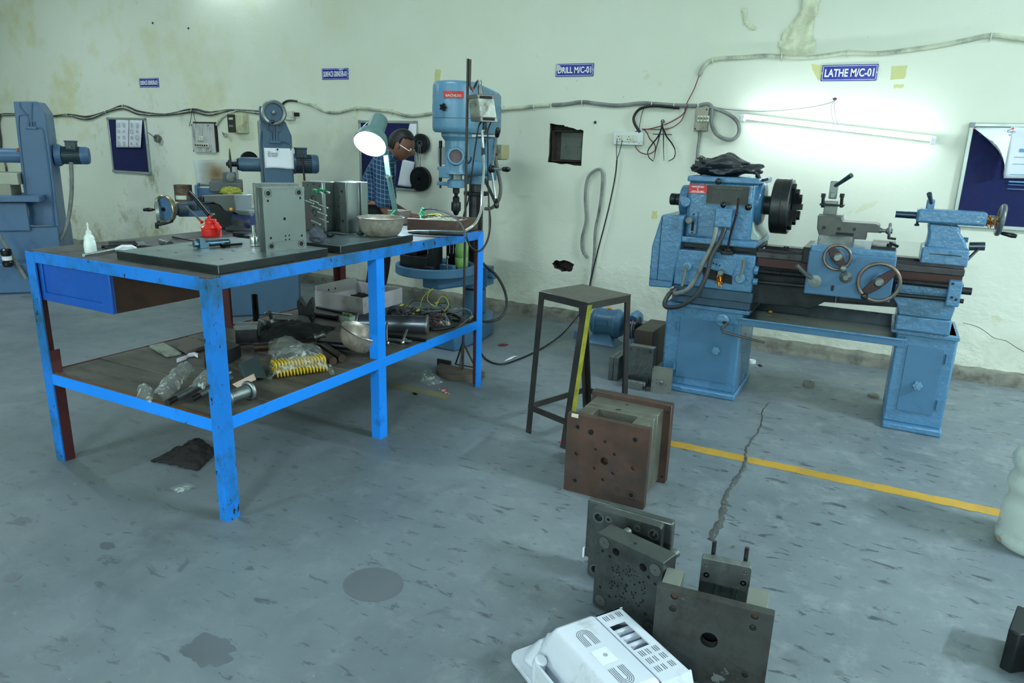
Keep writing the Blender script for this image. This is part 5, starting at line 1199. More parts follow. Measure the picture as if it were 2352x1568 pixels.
mb=MB();mb.tube([bt+V((-.02,0,0)),D(975,650,SY-.02),D(935,900,SY-.02),D(895,1200,SY-.02),D(865,1450,SY-.0),at(1066,490,y=SY),at(1062,520,y=SY)],.0045,8,5);obj('control_lead',mb,M_black,mo)
# hand piece lying on the bench
p0,p1=at(946,533,z=.934),at(1065,536,z=.942)
d_=(p1-p0).normalized();L_=(p1-p0).length
t=thing('hand_piece','steel tube hand piece of the flexible shaft lying over the bench edge','hand piece',(p0.x,p0.y,.92))
mb=MB();mb.lathe([(0,0),(.009,.0),(.0115,.03),(.0135,L_*.36),(.0145,L_*.38),(.0145,L_),(.006,L_),(0,L_)],p0,d_,18);obj('tube',mb,mat('blackened_tube',rgb(70,78,80),.35,.7,var=.2,vs=14),t)
mb=MB();mb.lathe([(0,-.02),(.006,-.02),(.0095,.0),(.0115,.03),(.0138,L_*.35),(0,L_*.35)],p0-V((0,0,-.0004)),d_,18);obj('nose',mb,M_steel,t)

# ------------------------------------------------------------------ surface grinders, standing askew to the wall
ALF=math.radians(48)
E1=V((math.cos(ALF),math.sin(ALF),0));NN=V((E1.y,-E1.x,0))
def mk(o2):
 o2=V(o2)
 def G(px,py,dy=0.0):
  """local x, z of a photo point on the machine plane dy behind its near face"""
  d=RT*(px-1176)+DN*(py-784)+FW*1630
  q=o2-NN*dy
  t=(q-EYE).dot(NN)/d.dot(NN)
  p=EYE+d*t
  return(p-o2).dot(E1),p.z
 return G
def motor(G,t,c0,c1,fl,fins,cap,box,dy,m_cap,m_body):
 """flange motor along local x; px ranges"""
 x0,z=G(fl[0],c0,dy);x1,_=G(fl[1],c0,dy);x2,_=G(fins,c0,dy);x3,_=G(cap,c0,dy)
 r_=abs(G(fins,c1,dy)[1]-z)
 mb=MB()
 if fl[1]>fl[0]+3:
  mb.lathe([(0,0),(r_*1.28,0),(r_*1.28,(x1-x0)*.6),(r_*1.1,(x1-x0)),(0,x1-x0)],(x0,dy,z),(1,0,0),28);mo_=obj('motor_flange',mb,m_cap,t)
 mb=MB();mb.cyl((x1,dy,z),(x2,dy,z),r_*.88,n=28);bo=obj('motor_body',mb,m_body,t)
 for i in range(30):
  a=2*PI*i/30;mb=MB();mb.M=Matrix.Translation((0,dy,z))@Matrix.Rotation(a,4,'X');mb.box((x1+.008,-r_*.035,r_*.8),(x2,r_*.035,r_*1.02));obj('cooling_fin',mb,m_body,bo,sm=0)
 mb=MB();mb.lathe([(0,0),(r_*1.02,0),(r_*1.02,(x3-x2)*.7),(r_*.9,x3-x2),(0,x3-x2)],(x2,dy,z),(1,0,0),28);obj('fan_cover',mb,m_cap,t)
 (bx0,bz1),(bx1,bz0)=G(box[0],box[1],dy),G(box[2],box[3],dy)
 mb=MB();mb.box((bx0,dy-.05,bz0-.03),(bx1,dy+.05,bz1));tb_=obj('terminal_box',mb,m_body,t,bev=.006)
 mb=MB();mb.box((bx0-.004,dy-.055,bz1-.012),(bx1+.004,dy+.055,bz1+.002));obj('box_lid',mb,m_body,tb_,bev=.003)
 mb=MB();mb.cyl(((bx0+bx1)/2,dy-.07,bz0-.005),((bx0+bx1)/2,dy-.04,bz0),.014,n=10);obj('cable_gland',mb,M_steel2,tb_)
 return z,r_
M_g1=mat('grinder_blue_paint',rgb(62,90,114),.38,var=.05,vs=3,bump=.12,bs=40,dirt=rgb(50,74,96),dirt_amt=.32,ds=5)
M_g2=mat('grinder_slate_blue_paint',rgb(72,108,146),.38,var=.05,vs=3,bump=.12,bs=40,dirt=rgb(52,88,128),dirt_amt=.32,ds=5)
M_motor=mat('motor_dark_blue',rgb(48,66,80),.42,var=.1)
def pipes(G,t,paths,m,dy=-.006):
 for pts in paths:
  mb=MB();mb.tube([(x,dy,z)for x,z in(G(*q)for q in pts)],.0055,7,4);obj('oil_pipe',mb,m,t)
# --- grinder 1, behind the bench
O1=(-4.42,4.10,0)
G=mk(O1)
g1=thing('surface_grinder','slate blue surface grinder behind the bench with a paper hung on its column','surface grinder',O1,ALF,local=True)
P=lambda pts,dy=0:[G(*q,dy)for q in pts]
col=P([(598,281),(655,278),(670,312),(676,425),(682,520),(612,520)])
mb=MB();mb.prism(col,0,.34,'y');cl=obj('column',mb,M_g1,g1,bev=.012)
mb=MB();x0,z1=G(592,276,.03);x1,_=G(600,276,.03);mb.box((x0,.03,.7),(x1,.31,z1));obj('column_slideway',mb,mat('dusty_slideway',rgb(140,148,140),.5,.2),g1,bev=.004)
x0,z0=G(604,280,.05);x1,z1=G(648,252,.05)
mb=MB();mb.box((x0-.02,.04,z0-.01),(x1-.02,.26,z1+.02));obj('column_cap',mb,M_g1,g1,bev=.008)
wx,wz=G(628,258,-.06);vd=V((.12,-1,-.05))
mb=MB();mb.lathe([(.058,0),(.085,0),(.094,.012),(.094,.028),(.085,.034),(.07,.03),(.064,.014),(0,.014)],(wx,-.02,wz),vd,40);w_=obj('elevating_wheel',mb,mat('grey_wheel_rim',rgb(130,140,140),.35,.6),g1)
mb=MB();mb.lathe([(0,0),(.064,0),(.064,.003),(0,.003)],V((wx,-.02,wz))+vd.normalized()*.014,vd,36);obj('wheel_web',mb,M_g1,w_)
mb=MB();mb.lathe([(0,0),(.016,0),(.016,.02),(.008,.026),(0,.026)],V((wx,-.02,wz))+vd.normalized()*.016,vd,16);obj('wheel_nut',mb,M_steel2,w_)
kx,kz=G(627,279,-.08);mb=MB();mb.lathe([(.007,0),(.009,.02),(.017,.045),(.014,.062),(0,.07)],(kx,-.03,kz),(0,-1,0),14);obj('wheel_handle',mb,M_blackp,w_)
pipes(G,g1,[[(616,286),(615,296),(623,303),(624,316)],[(629,284),(630,300),(630,316)],[(643,284),(645,298),(637,305),(636,316)],[(645,325),(655,326),(667,332),(668,345)],[(600,300),(598,330),(600,380),(604,430)]],M_g1)
x0,z0=G(619,329);x1,z1=G(645,323);mb=MB();mb.box((x0,-.02,z0),(x1,.005,z1));obj('oil_manifold',mb,M_g1,g1,bev=.003)
for q in(624,630,636):
 xx,zz=G(q,319);mb=MB();mb.cyl((xx,-.008,zz-.012),(xx,-.008,zz+.02),.008,n=8);obj('pipe_nut',mb,M_g1,g1)
mb=MB();sp0,sz=G(548,377,.12);sp1,_=G(612,378,.12)
mb.lathe([(0,0),(.05,0),(.05,.012),(.055,.02),(.055,sp1-sp0),(0,sp1-sp0)],(sp0,.12,sz),(1,0,0),26);sd_=obj('spindle_housing',mb,M_g1,g1)
mb=MB();a,_=G(535,377,.12);mb.lathe([(0,0),(.02,0),(.02,.03),(.043,.03),(.046,.04),(.046,sp0-a+.005),(0,sp0-a+.005)],(a,.12,sz),(1,0,0),22);obj('spindle_nose',mb,M_dark,g1)
mb=MB();a,wz_=G(529,372,.12);mb.lathe([(.01,-.006),(.05,-.008),(.108,-.002),(.108,.004),(.05,.009),(.01,.008)],(a,.12,sz+.01),(1,0,0),36);obj('grinding_wheel',mb,mat('brown_grey_wheel',rgb(66,60,60),.8),g1)
mb=MB();a,_=G(519,377,.12);mb.lathe([(0,0),(.012,0),(.016,.012),(.03,.016),(.034,.03),(.02,.04),(.02,.06),(0,.06)],(a,.12,sz),(1,0,0),18);obj('wheel_flange',mb,M_dark,g1)
a,az=G(571,362,.30);mb=MB();mb.lathe([(0,0),(.07,0),(.07,.03),(0,.03)],(a,.3,az-.02),(.2,-1,0),24);obj('dressing_wheel',mb,M_dark,g1)
motor(G,g1,376,398,(674,674),715,731,(677,339,704,357),.13,M_g1,M_motor)
mb=MB();a,z=G(676,376,.13);mb.cyl((a-.06,.13,z),(a+.01,.13,z),.08,n=22);obj('motor_spigot',mb,M_g1,g1)
mb=MB();mb.tube([(x,.06,z)for x,z in(G(695,360,.06),G(698,400,.06),G(702,440,.06),G(704,480,.06),G(700,520,.06))],.008,8,4);obj('motor_cable',mb,M_black,g1)
# base, saddle, table, magnetic chuck and vise block
x1,_=G(692,690,-.12);x0,_=G(470,660,-.12)
mb=MB();mb.box((x0,-.12,0),(x1,.62,.62));obj('base',mb,M_g1,g1,bev=.02)
mb=MB();mb.box((x0+.06,-.08,.62),(x1-.05,.55,.80));obj('saddle',mb,M_g1,g1,bev=.015)
(a,za),(b_,zb)=G(482,447,-.10),G(557,419,-.10)
mb=MB();mb.box((a,-.10,za+.02),(b_,.38,zb));tb_=obj('work_table',mb,mat('dusty_dark_table',rgb(84,90,94),.5,.4,var=.2,vs=8),g1,bev=.006)
mb=MB();mb.box((a+.02,-.09,.80),(b_-.02,.36,za+.03));obj('table_slide',mb,mat('dark_slide',rgb(60,70,78),.5,.3),g1,bev=.006)
(a,za),(b_,zb)=G(512,423,-.08),G(542,397,-.08)
mb=MB();mb.box((a,-.08,za-.02),(b_,.08,zb));v_=obj('vise_block',mb,mat('grey_vise_block',rgb(84,90,96),.4,.5),g1,bev=.004)
cx_,cz_=G(530,406,-.09);mb=MB();mb.cyl((cx_,-.10,cz_),(cx_,-.07,cz_),.032,n=22);obj('round_end',mb,M_steel2,v_)
(a,za),(b_,zb)=G(490,462,-.22),G(560,450,-.22)
mb=MB();mb.box((a,-.22,za-.03),(b_+.03,-.09,zb));obj('front_ledge',mb,M_rail,g1,bev=.004)
RAG=V(O1)+E1*G(531,446,-.155)[0]+NN*.155+V((0,0,zb))
# splash guard sheet with a burn mark
def fn_sheet(u,v_):
 x0,z0=G(452,428,.40);x1,z1=G(443,368,.40);x2,z2=G(545,365,.40)
 x=(x0+(x1-x0)*v_)*(1-u)+x2*u;return(x,.40+.02*math.sin(3*u),(z0+(z1-z0)*v_)*(1-u)+(z0+(z2-z0)*v_)*u)
k=noded('scorched_white_sheet')
c0_,c1_=G(497,400,.40),G(520,372,.40)
def spot(cx,cz,r0,r1):
 dx=k.math('SUBTRACT',k.x,cx);dz=k.math('SUBTRACT',k.z,cz)
 d=k.math('POWER',k.math('ADD',k.math('MULTIPLY',dx,dx),k.math('MULTIPLY',dz,dz)),.5)
 return k.rng(k.math('ADD',d,k.math('MULTIPLY',k.math('SUBTRACT',k.noise(9,4),.5),.08)),r1,r0)
cc=k.mix(k.rng(k.noise(4),.3,.7),rgb(172,184,186),rgb(190,200,200))
cc=k.mix(k.math('MULTIPLY',spot(c0_[0],c0_[1],.03,.14),.9),cc,rgb(150,124,70))
cc=k.mix(k.math('MULTIPLY',spot(c0_[0],c0_[1],.0,.07),.85),cc,rgb(84,66,48))
k.L(cc,k.P.inputs['Base Color']);k.P.inputs['Roughness'].default_value=.5
mb=MB();mb.grid(8,8,fn_sheet);s_=obj('splash_sheet',mb,k.m,g1);q=s_.modifiers.new('t','SOLIDIFY');q.thickness=.003
# paper hung on the column
def fn_paper(u,v_):
 x0,z0=G(609,386);x1,z1=G(673,341)
 return V(O1)+E1*(x0+(x1-x0)*(u if v_>.02 else u))+NN*(.006+.008*math.sin(PI*u)*(1-v_))+V((0,0,z0+(z1-z0)*v_+.004*math.sin(5*u)*(1-v_)))
sheet('paper_note','white paper note hung on the column of the grinder behind the bench',fn_paper,M_paper,'paper')
pn=[o for o in COL.objects if o.name=='paper_note'][0]
mb=MB()
for i in range(5):
 for j in range(3 if i else 1):
  x,z=G(614+j*8+rnd.uniform(0,2),349+i*2.6);w_=.02+rnd.uniform(0,.008);p=V(O1)+E1*x+NN*(.0165);q=p+E1*w_
  mb.mesh([p+V((0,0,z)),q+V((0,0,z)),q+V((0,0,z+.003)),p+V((0,0,z+.003))],[(0,1,2,3)])
tag(obj('handwriting',mb,M_ink,pn,sm=0),kind='stuff')
x,z=G(637,343);mb=MB();p=V(O1)+E1*x+NN*.012;mb.cyl(p+V((0,0,z)),p+NN*.012+V((0,0,z)),.007,n=10);obj('magnet_button',mb,M_black,pn)
# cross feed wheel, shaft housing, traverse wheel on the operator side
def wheel(t,c,ax_,R_,m_web,m_rim,parent=None):
 mb=MB();mb.lathe([(R_*.84,-.012),(R_*.97,-.014),(R_,-.008),(R_,.018),(R_*.95,.022),(R_*.86,.018),(R_*.84,-.012)],c,ax_,44);w_=obj('hand_wheel',mb,m_rim,t)
 mb=MB();mb.lathe([(0,.004),(R_*.3,-.004),(R_*.86,-.004),(R_*.86,.004),(R_*.3,.014),(0,.014)],c,ax_,36);obj('wheel_web',mb,m_web,w_)
 mb=MB();mb.lathe([(0,0),(.014,0),(.014,.018),(0,.018)],V(c)+V(ax_).normalized()*.01,ax_,12);obj('wheel_nut',mb,M_dark,w_)
 return w_
M_bw=mat('polished_brass_rim',rgb(168,158,128),.25,.8)
dyw=-.30
x,z=G(381,480,dyw)
wheel(g1,(x,dyw,z),(-.72,-.68,.0),.10,M_g2,M_bw)
x2,z2=G(362,493,dyw);mb=MB();mb.lathe([(.085,-.01),(.10,-.01),(.10,.014),(.085,.014),(.085,-.01)],(x2,dyw+.07,z2+.01),(-1,-.05,0),36);w2=obj('traverse_wheel',mb,M_bright,g1)
mb=MB();mb.box((x2-.006,dyw+.06,z2-.08),(x2+.006,dyw+.08,z2+.1));obj('wheel_spoke',mb,M_steel2,w2)
a=V((x2-.005,dyw+.02,z2+.035));
mb=MB();mb.lathe([(.006,0),(.006,.02),(.010,.024),(.015,.05),(.011,.075),(.013,.085),(0,.09)],a,(-1,-.1,.0),14);obj('wheel_handle',mb,M_blackp,w2)
x3,z3=G(358,515,dyw);x4,z4=G(396,508,dyw-.06)
mb=MB();mb.tube([(x3,dyw,z3),((x3+x4)/2,dyw-.03,z3+.008),(x4,dyw-.06,z4)],.013,10,3,r_end=.009);mb.cyl((x3+.005,dyw,z3-.03),(x3+.005,dyw,z3+.01),.012,n=10);obj('crank_handle',mb,M_blackp,w2)
(a,za),(b_,zb)=G(398,500,-.2),G(412,470,-.2)
mb=MB();mb.lathe([(0,0),(.03,0),(.03,.03),(.042,.03),(.042,.05),(.05,.055),(.05,.12),(0,.12)],(x+.02,-.24,z-.01),(1,.25,0),20);obj('wheel_bearing',mb,M_motor,g1)
(a,za),(b_,zb)=G(410,498,-.18),G(475,484,-.18)
mb=MB();mb.box((a,-.18,za),(b_+.1,.2,zb));obj('apron_bracket',mb,M_g2,g1,bev=.008)
(a,za),(b_,zb)=G(412,484,-.10),G(470,463,-.10)
mb=MB();mb.box((a,-.10,za),(b_+.08,.2,zb));ab=obj('apron_casting',mb,M_g1,g1,bev=.01)
(a,za),(b_,zb)=G(436,483,-.14),G(453,470,-.14);mb=MB();mb.box((a,-.14,za),(b_,-.09,zb));obj('stop_block',mb,M_motor,ab,bev=.003)
(a,za),(b_,zb)=G(449,470,-.06),G(480,433,-.06);mb=MB();mb.box((a,-.02,za),(a+.02,.38,zb+.02));mb.box((a,.02,za),(b_+.1,.06,zb));obj('saddle_guard',mb,M_g2,g1,bev=.004)
mb=MB();mb.tube([(a_[0],d__,a_[1])for a_,d__ in((G(434,443,-.22),-.22),(G(445,455,-.22),-.22),(G(482,493,-.22),-.22))],.011,10,3);obj('stop_lever',mb,M_blackp,g1)
# tin can standing on the apron
x,z=G(423,463,.03);R_=.066
tc=thing('tin_can','rusty open tin can with white and brown label standing on the grinder apron','tin can',tuple(V(O1)+E1*x-NN*.03+V((0,0,z))))
cpt=V(O1)+E1*x-NN*.03
mb=MB();mb.lathe([(0,.002),(R_*.97,.002),(R_*.97,.118),(R_,.122),(R_,.126),(R_*.94,.126),(R_*.94,.01),(0,.01)],(cpt.x,cpt.y,z),(0,0,1),28);obj('can_body',mb,mat('rusty_tin',rgb(120,108,92),.45,.5,var=.3,vs=12,dirt=rgb(84,50,36),dirt_amt=.45,ds=10),tc)
mb=MB();n=12;mb.rings([[(cpt.x+R_*.985*math.sin(a),cpt.y-R_*.985*math.cos(a),z+zz)for zz in(.02,.05)]for a in[-.1+1.3*i/n for i in range(n+1)]],close=False);obj('torn_label',mb,mat('torn_white_label',rgb(196,204,190),.7,var=.15),tc)
# --- grinder 2, cut by the left edge of the photo
O2=(-6.80,3.80,0)
G=mk(O2)
g2=thing('surface_grinder','blue surface grinder at the left edge with motor and hose behind its tall column','surface grinder',O2,ALF,local=True)
col=[G(*q)for q in((30,232),(84,233),(101,256),(104,262),(137,520),(140,560),(68,560))]
mb=MB();mb.prism(col,0,.30,'y');obj('column',mb,M_g2,g2,bev=.008)
pipes(G,g2,[[(46,236),(47,246),(62,265),(66,278)],[(74,236),(73,255),(73,278)],[(66,264),(50,264),(43,272),(47,330),(62,460)],[(86,294),(98,296),(104,330),(118,430),(124,505),(128,520)]],M_g2)
x0,z0=G(60,296);x1,z1=G(85,291);mb=MB();mb.box((x0,-.02,z0),(x1,.005,z1));obj('oil_manifold',mb,M_g2,g2,bev=.003)
for q in(66,73,79):
 xx,zz=G(q,285);mb=MB();mb.cyl((xx,-.008,zz-.015),(xx,-.008,zz+.02),.008,n=8);obj('pipe_nut',mb,M_g2,g2)
motor(G,g2,356,377,(128,143),186,205,(150,323,176,336),.14,M_g2,M_motor)
a,za=G(117,356,.14);b_,_=G(129,356,.14);mb=MB();mb.cyl((a-.03,.14,za),(b_,.14,za),.05,n=16);obj('motor_coupling',mb,M_black,g2)
a,za=G(-40,356,.1);b_,_=G(58,356,.1);mb=MB();mb.cyl((a,.10,za),(b_,.10,za),.062,n=24);obj('spindle_housing',mb,M_g2,g2)
xx,zz=G(42,341,.08);mb=MB();mb.cyl((xx,.06,zz-.02),(xx,.06,zz+.005),.012,n=8);obj('oil_cap',mb,mat('orange_cap',rgb(190,110,60),.5),g2)
mb=MB();mb.tube([(q[0],d_,q[1])for q,d_ in((G(163,372,.0),.0),(G(165,420,.0),.0),(G(162,470,-.02),-.02),(G(150,530,-.04),-.04),(G(128,562,-.06),-.06),(G(110,590,-.1),-.1))],.017,10,4);obj('motor_hose',mb,M_cable,g2)
(a,za),(b_,zb)=G(-60,700,-.34),G(70,520,-.34)
mb=MB();mb.box((a,-.34,0),(b_,.55,.26));obj('base',mb,M_g2,g2,bev=.012)
(a,za),(b_,zb)=G(-60,600,-.10),G(132,521,-.10)
mb=MB();mb.box((a,-.10,.2),(b_,.45,zb));obj('column_base',mb,M_g2,g2,bev=.008)
(a,za),(b_,zb)=G(-60,540,-.05),G(66,463,-.05);mb=MB();mb.box((a,-.14,zb-.25),(b_,.40,zb));obj('saddle',mb,M_g2,g2,bev=.006)
(a,za),(b_,zb)=G(-60,464,-.24),G(89,451,-.24);mb=MB();mb.box((a,-.24,za),(b_,.24,zb));obj('splash_table',mb,M_g2,g2,bev=.004)
(a,za),(b_,zb)=G(-60,455,-.12),G(24,428,-.12);mb=MB();mb.box((a,-.12,za),(b_,.2,zb+.02));obj('magnetic_chuck',mb,mat('grey_chuck_block',rgb(140,142,128),.5,.2),g2,bev=.004)
(a,za),(b_,zb)=G(-60,424,-.10),G(39,398,-.10);mb=MB();mb.box((a,-.10,za),(b_,.22,zb));obj('chuck_top',mb,mat('pale_grey_casting',rgb(168,174,160),.5,.1),g2,bev=.004)
(a,za),(b_,zb)=G(58,515,.02),G(71,470,.02);mb=MB();mb.box((a,-.112,za),(b_,-.098,zb));obj('panel_gap',mb,M_hole,g2,sm=0)
mb=MB();mb.tube([(q[0],-.12,q[1])for q in(G(60,468,-.12),G(66,490,-.12),G(62,514,-.12),G(80,519,-.12),G(120,518,-.12))],.006,7,4);obj('oil_pipe',mb,M_cable,g2)
(a,za),(b_,zb)=G(-20,616,-.5),G(17,576,-.5)
mb=MB();mb.lathe([(0,0),(.03,0),(.042,.015),(.042,.04),(.034,.05),(.034,.10),(.042,.11),(.042,.145),(.03,.155),(0,.155)],((a+b_)/2+.04,-.44,za),(0,0,1),20);obj('control_knob',mb,M_blackp,g2)
mb=MB();mb.ring(((a+b_)/2+.04,-.44,za+.058),(0,0,1),.03,.037,.035,20);obj('knob_band',mb,M_white,g2)
mb=MB();mb.cyl(((a+b_)/2+.04,-.44,za+.05),((a+b_)/2+.04,-.30,za+.04),.015,n=10);obj('knob_stem',mb,M_steel2,g2)
mb=MB();mb.tube([(q[0],-.38,q[1])for q in(G(-10,530,-.38),G(10,560,-.38),G(35,600,-.38),G(60,640,-.38))],.016,9,4);obj('drain_hose',mb,M_cable,g2)
# ------------------------------------------------------------------ on the bench top
PZ=.9515
M_plate=mat('ground_plate_top',rgb(112,130,134),.3,.55,var=.12,vs=4,rvar=.1,dirt=rgb(84,98,102),dirt_amt=.4,ds=3)
M_pside=mat('oily_plate_edge',rgb(44,50,50),.4,.5,var=.2,vs=6)
for y0,y1,x0,x1,lb in((1.685,2.238,-2.585,-2.03,'dark-edged steel surface plate at the near corner of the blue bench'),(2.312,2.835,-2.60,-2.028,'dark-edged steel surface plate behind the nearer one, under the bowl')):
 t=thing('surface_plate',lb,'surface plate',((x0+x1)/2,(y0+y1)/2,.92))
 mb=MB();mb.box((x0,y0,.9205),(x1,y1,PZ));o=obj('plate_slab',mb,[M_pside,M_plate],t,sm=0)
 for f in o.data.polygons:f.material_index=1 if f.normal.z>.9 else 0
 b_=o.modifiers.new('e','BEVEL');b_.width=.002;b_.segments=1;b_.material=1
 r=random.Random(int(y0*9))
 for i in range(4):
  for j in range(3):
   x,y=x0+.10+i*.115+r.uniform(-.01,.01),y0+.10+j*.16;mb=MB();mb.box((x-.008,y-.004,PZ-.002),(x+.008,y+.004,PZ+.0004));obj('slot_mark',mb,M_hole,t,sm=0)
def local_plate(name,label,cat,loc,rz,group=None):return thing(name,label,cat,loc,rz,group,local=True)
def bush(t,u,v,ri,ro,y=0,m=None,name='guide_bush'):
 mb=MB();mb.ring((u,y-.0015,v),(0,1,0),ri,ro,.004,22);return obj(name,mb,m or M_steel,t)
def sock(t,u,v,r_,y=0,ref=None):
 """socket-head screw in its counterbore"""
 mb=MB();mb.ring((u,y+.004,v),(0,1,0),r_*.42,r_*.8,.008,16);return obj('cap_screw',mb,M_dark,t)
# mould half stood up on the near plate
mA=local_plate('mould_plate','ground steel mould half with four bushes standing on the near surface plate','mould',(-2.128,1.997,PZ),math.atan2(.968,.249))
hs=[(.024,.225,.0155,.003),(.156,.225,.0155,.003),(.024,.022,.0155,.003),(.156,.022,.0155,.003)]
hs2=[(.021,.197,.0045,.01),(.161,.203,.0045,.01),(.024,.054,.0045,.01),(.160,.054,.0045,.01),(.088,.125,.0055,.02),(.088,.058,.0032,.008),(.104,.059,.0032,.008),(.088,.043,.0032,.008),(.104,.043,.0032,.008)]
mb=MB();mb.plate(.18,.247,.024,hs+hs2);obj('front_plate',mb,M_steel,mA,bev=.0012,seg=1)
for u,v,r_,d in hs:bush(mA,u,v,.0095,.0138,.0012)
mb=MB()
for u,v,r_,d in hs:mb.cyl((u,.0026,v),(u,.004,v),.0096,n=18)
tag(obj('bush_bore',mb,M_hole,mA),kind='stuff')
mb=MB();mb.box((.001,.0245,.001),(.179,.034,.246));obj('middle_plate',mb,M_steel2,mA,bev=.001,seg=1)
mb=MB();mb.box((0,.0345,.0),(.18,.047,.2465));obj('rear_plate',mb,M_steel2,mA,bev=.001,seg=1)
# ejector half behind it: plate with springs and slanting pins pointing at the viewer
nE=V((.82,-.57,0));oE=V((-2.19,2.27,0));rzE=math.atan2(.82,.57)
mE=local_plate('ejector_plate','mould ejector half with green springs and long steel pins behind the standing mould plate','mould',(-2.41,2.28,PZ),rzE)
inv=(Matrix.Translation((-2.41,2.28,PZ))@Matrix.Rotation(rzE,4,'Z')).inverted()
def on_plane(px,py,o,n):
 d=RT*(px-1176)+DN*(py-784)+FW*1630
 return EYE+d*((o-EYE).dot(n)/d.dot(n))
ZB=lambda x,y:(560+x/7.84,400+y/7.84)
mb=MB();mb.box((-.05,-.02,0),(.14,.012,.243));obj('ejector_base',mb,M_steel2,mE,bev=.002)
for(x,y),L_,R_,spr in(((1540,330),.20,.0042,.12),((1415,340),.18,.0042,.11),((1340,515),.15,.0026,0),((1260,530),.14,.0026,0),((1510,605),.17,.0032,0),((1378,630),.15,.0032,0),((1490,742),.17,.0035,0),((1515,858),.17,.0026,0),((1375,905),.15,.0032,0)):
 p=inv@on_plane(*ZB(x,y),oE,nE)
 mb=MB();mb.cyl((p.x,-.021,p.z),(p.x,p.y,p.z),R_,n=10);e_=obj('guide_pin' if spr else 'slant_pin',mb,M_bright,mE)
 if spr:
  mb=MB();n=12;y0=-.021;y1=y0+(p.y-y0)*.66
  mb.tube([(p.x+.0075*math.cos(2*PI*k_/8),y0+(y1-y0)*k_/(8*n),p.z+.0075*math.sin(2*PI*k_/8))for k_ in range(8*n+1)],.0021,5);obj('green_spring',mb,mat('green_spring_steel',rgb(30,120,84),.3,.3),e_)
# grooved mould block on the second plate
mB_=thing('mould_block','tall bright steel mould block with stepped grooves, handwritten on, beside the bowl','mould',(-2.38,2.72,PZ))
ZT=PZ+.237
mb=MB();mb.prism([(-2.53,2.625),(-2.397,2.62),(-2.39,2.632),(-2.405,2.72),(-2.53,2.73)],PZ,ZT-.001,'z');lb_=obj('left_half',mb,M_steel,mB_,bev=.004)
mb=MB();mb.prism([(-2.402,2.705),(-2.345,2.707),(-2.344,2.682),(-2.304,2.677),(-2.297,2.684),(-2.287,2.742),(-2.299,2.745),(-2.296,2.762),(-2.283,2.765),(-2.274,2.80),(-2.279,2.808),(-2.402,2.83)],PZ,ZT,'z');rb=obj('right_half',mb,M_steel,mB_,bev=.002)
for zz,rr_ in((PZ+.155,.017),(PZ+.09,.017)):
 mb=MB();mb.lathe([(0,.0),(rr_*.7,.0),(rr_,-.0012),(rr_*1.05,.0)],(-2.46,2.6225,zz),(0,1,0),20);obj('cavity_dome',mb,M_rail,lb_)
for x,y,zz,rr_ in((-2.452,2.622,PZ+.225,.0045),(-2.465,2.622,PZ+.03,.0045),(-2.492,2.623,PZ+.218,.003),(-2.415,2.6205,PZ+.218,.003),(-2.33,2.6795,PZ+.195,.006),(-2.33,2.6795,PZ+.055,.006),(-2.37,2.7055,PZ+.165,.003),(-2.38,2.7055,PZ+.15,.0025),(-2.36,2.7055,PZ+.17,.0025),(-2.375,2.7055,PZ+.12,.0025)):
 mb=MB();mb.cyl((x,y-.0012,zz),(x,y+.003,zz),rr_,n=12);obj('drilled_hole',mb,M_hole,rb if x>-2.4 else lb_)
tx=lettering('R.60\n90.15\n51.667\n51.50\n52',.035,.062,M_dark,rb,Matrix.Translation((-2.392,2.7038,PZ+.03))@Matrix.Rotation(PI/2,4,'X'),name='marker_figures')
# fluted bowls: cast aluminium, dull
def bowl(c,tilt,label,R_=.112,H_=.086):
 t=thing('fluted_bowl',label,'bowl',c,group='fluted aluminium bowls')
 M_=Matrix.Translation(c)@tilt
 wob=lambda k_,i,n:1+(.022*math.cos(18*2*PI*i/n)if k_ in(2,3,4)else 0)
 mb=MB();mb.M=M_
 mb.lathe([(0,0),(R_*.60,.0),(R_*.72,H_*.10),(R_*.84,H_*.32),(R_*.91,H_*.58),(R_*.955,H_*.82),(R_*.985,H_*.97),(R_,H_),(R_*1.005,H_*1.015),(R_*.96,H_*.985),(R_*.92,H_*.80),(R_*.86,H_*.5),(R_*.70,H_*.13),(R_*.55,.004),(0,.004)],(0,0,0),(0,0,1),72,wob)
 obj('bowl_body',mb,M_alubowl,t,sm=60)
 mb=MB();mb.M=M_;mb.torus((0,0,H_),(0,0,1),R_*.995,.0022,56,6);obj('rolled_rim',mb,M_bright,t)
bc=V((-2.115,2.70,PZ+.0005))
bowl(bc,Matrix.Identity(4),'dull aluminium fluted bowl standing upright on the farther surface plate')
# long brown tray of scrap at the far end
q=[at(935,528,z=.9205),at(1049,536,z=.9205),at(1098,526,z=.9205)]
q.append(q[0]+q[2]-q[1]);bh=.064
tr=thing('scrap_tray','long brown wooden tray of wire scraps at the far end of the bench','tray',tuple((q[0]+q[2])/2))
M_wood=mat('oiled_brown_board',rgb(86,62,52),.5,var=.25,vs=6,dirt=rgb(52,42,38),dirt_amt=.42,ds=7,stretch=(1,1,3))
ctr=(q[0]+q[2])/2
for i in range(4):
 a,b_=q[i],q[(i+1)%4];ai,bi=a.lerp(ctr,.06),b_.lerp(ctr,.06);U_=V((0,0,bh))
 mb=MB();mb.rings([[a,b_,bi,ai],[a+U_,b_+U_,bi+U_,ai+U_]]);obj('tray_side',mb,M_wood,tr,bev=.0015,seg=1)
mb=MB();mb.rings([[p.lerp(ctr,.06)for p in q],[p.lerp(ctr,.06)+V((0,0,.05))for p in q]]);obj('tray_fill',mb,mat('sawdust_scrap',rgb(150,156,140),.8,var=.3,vs=30,chip=rgb(84,84,74),chip_amt=.4,cs=60),tr)
mb=MB();r=random.Random(6)
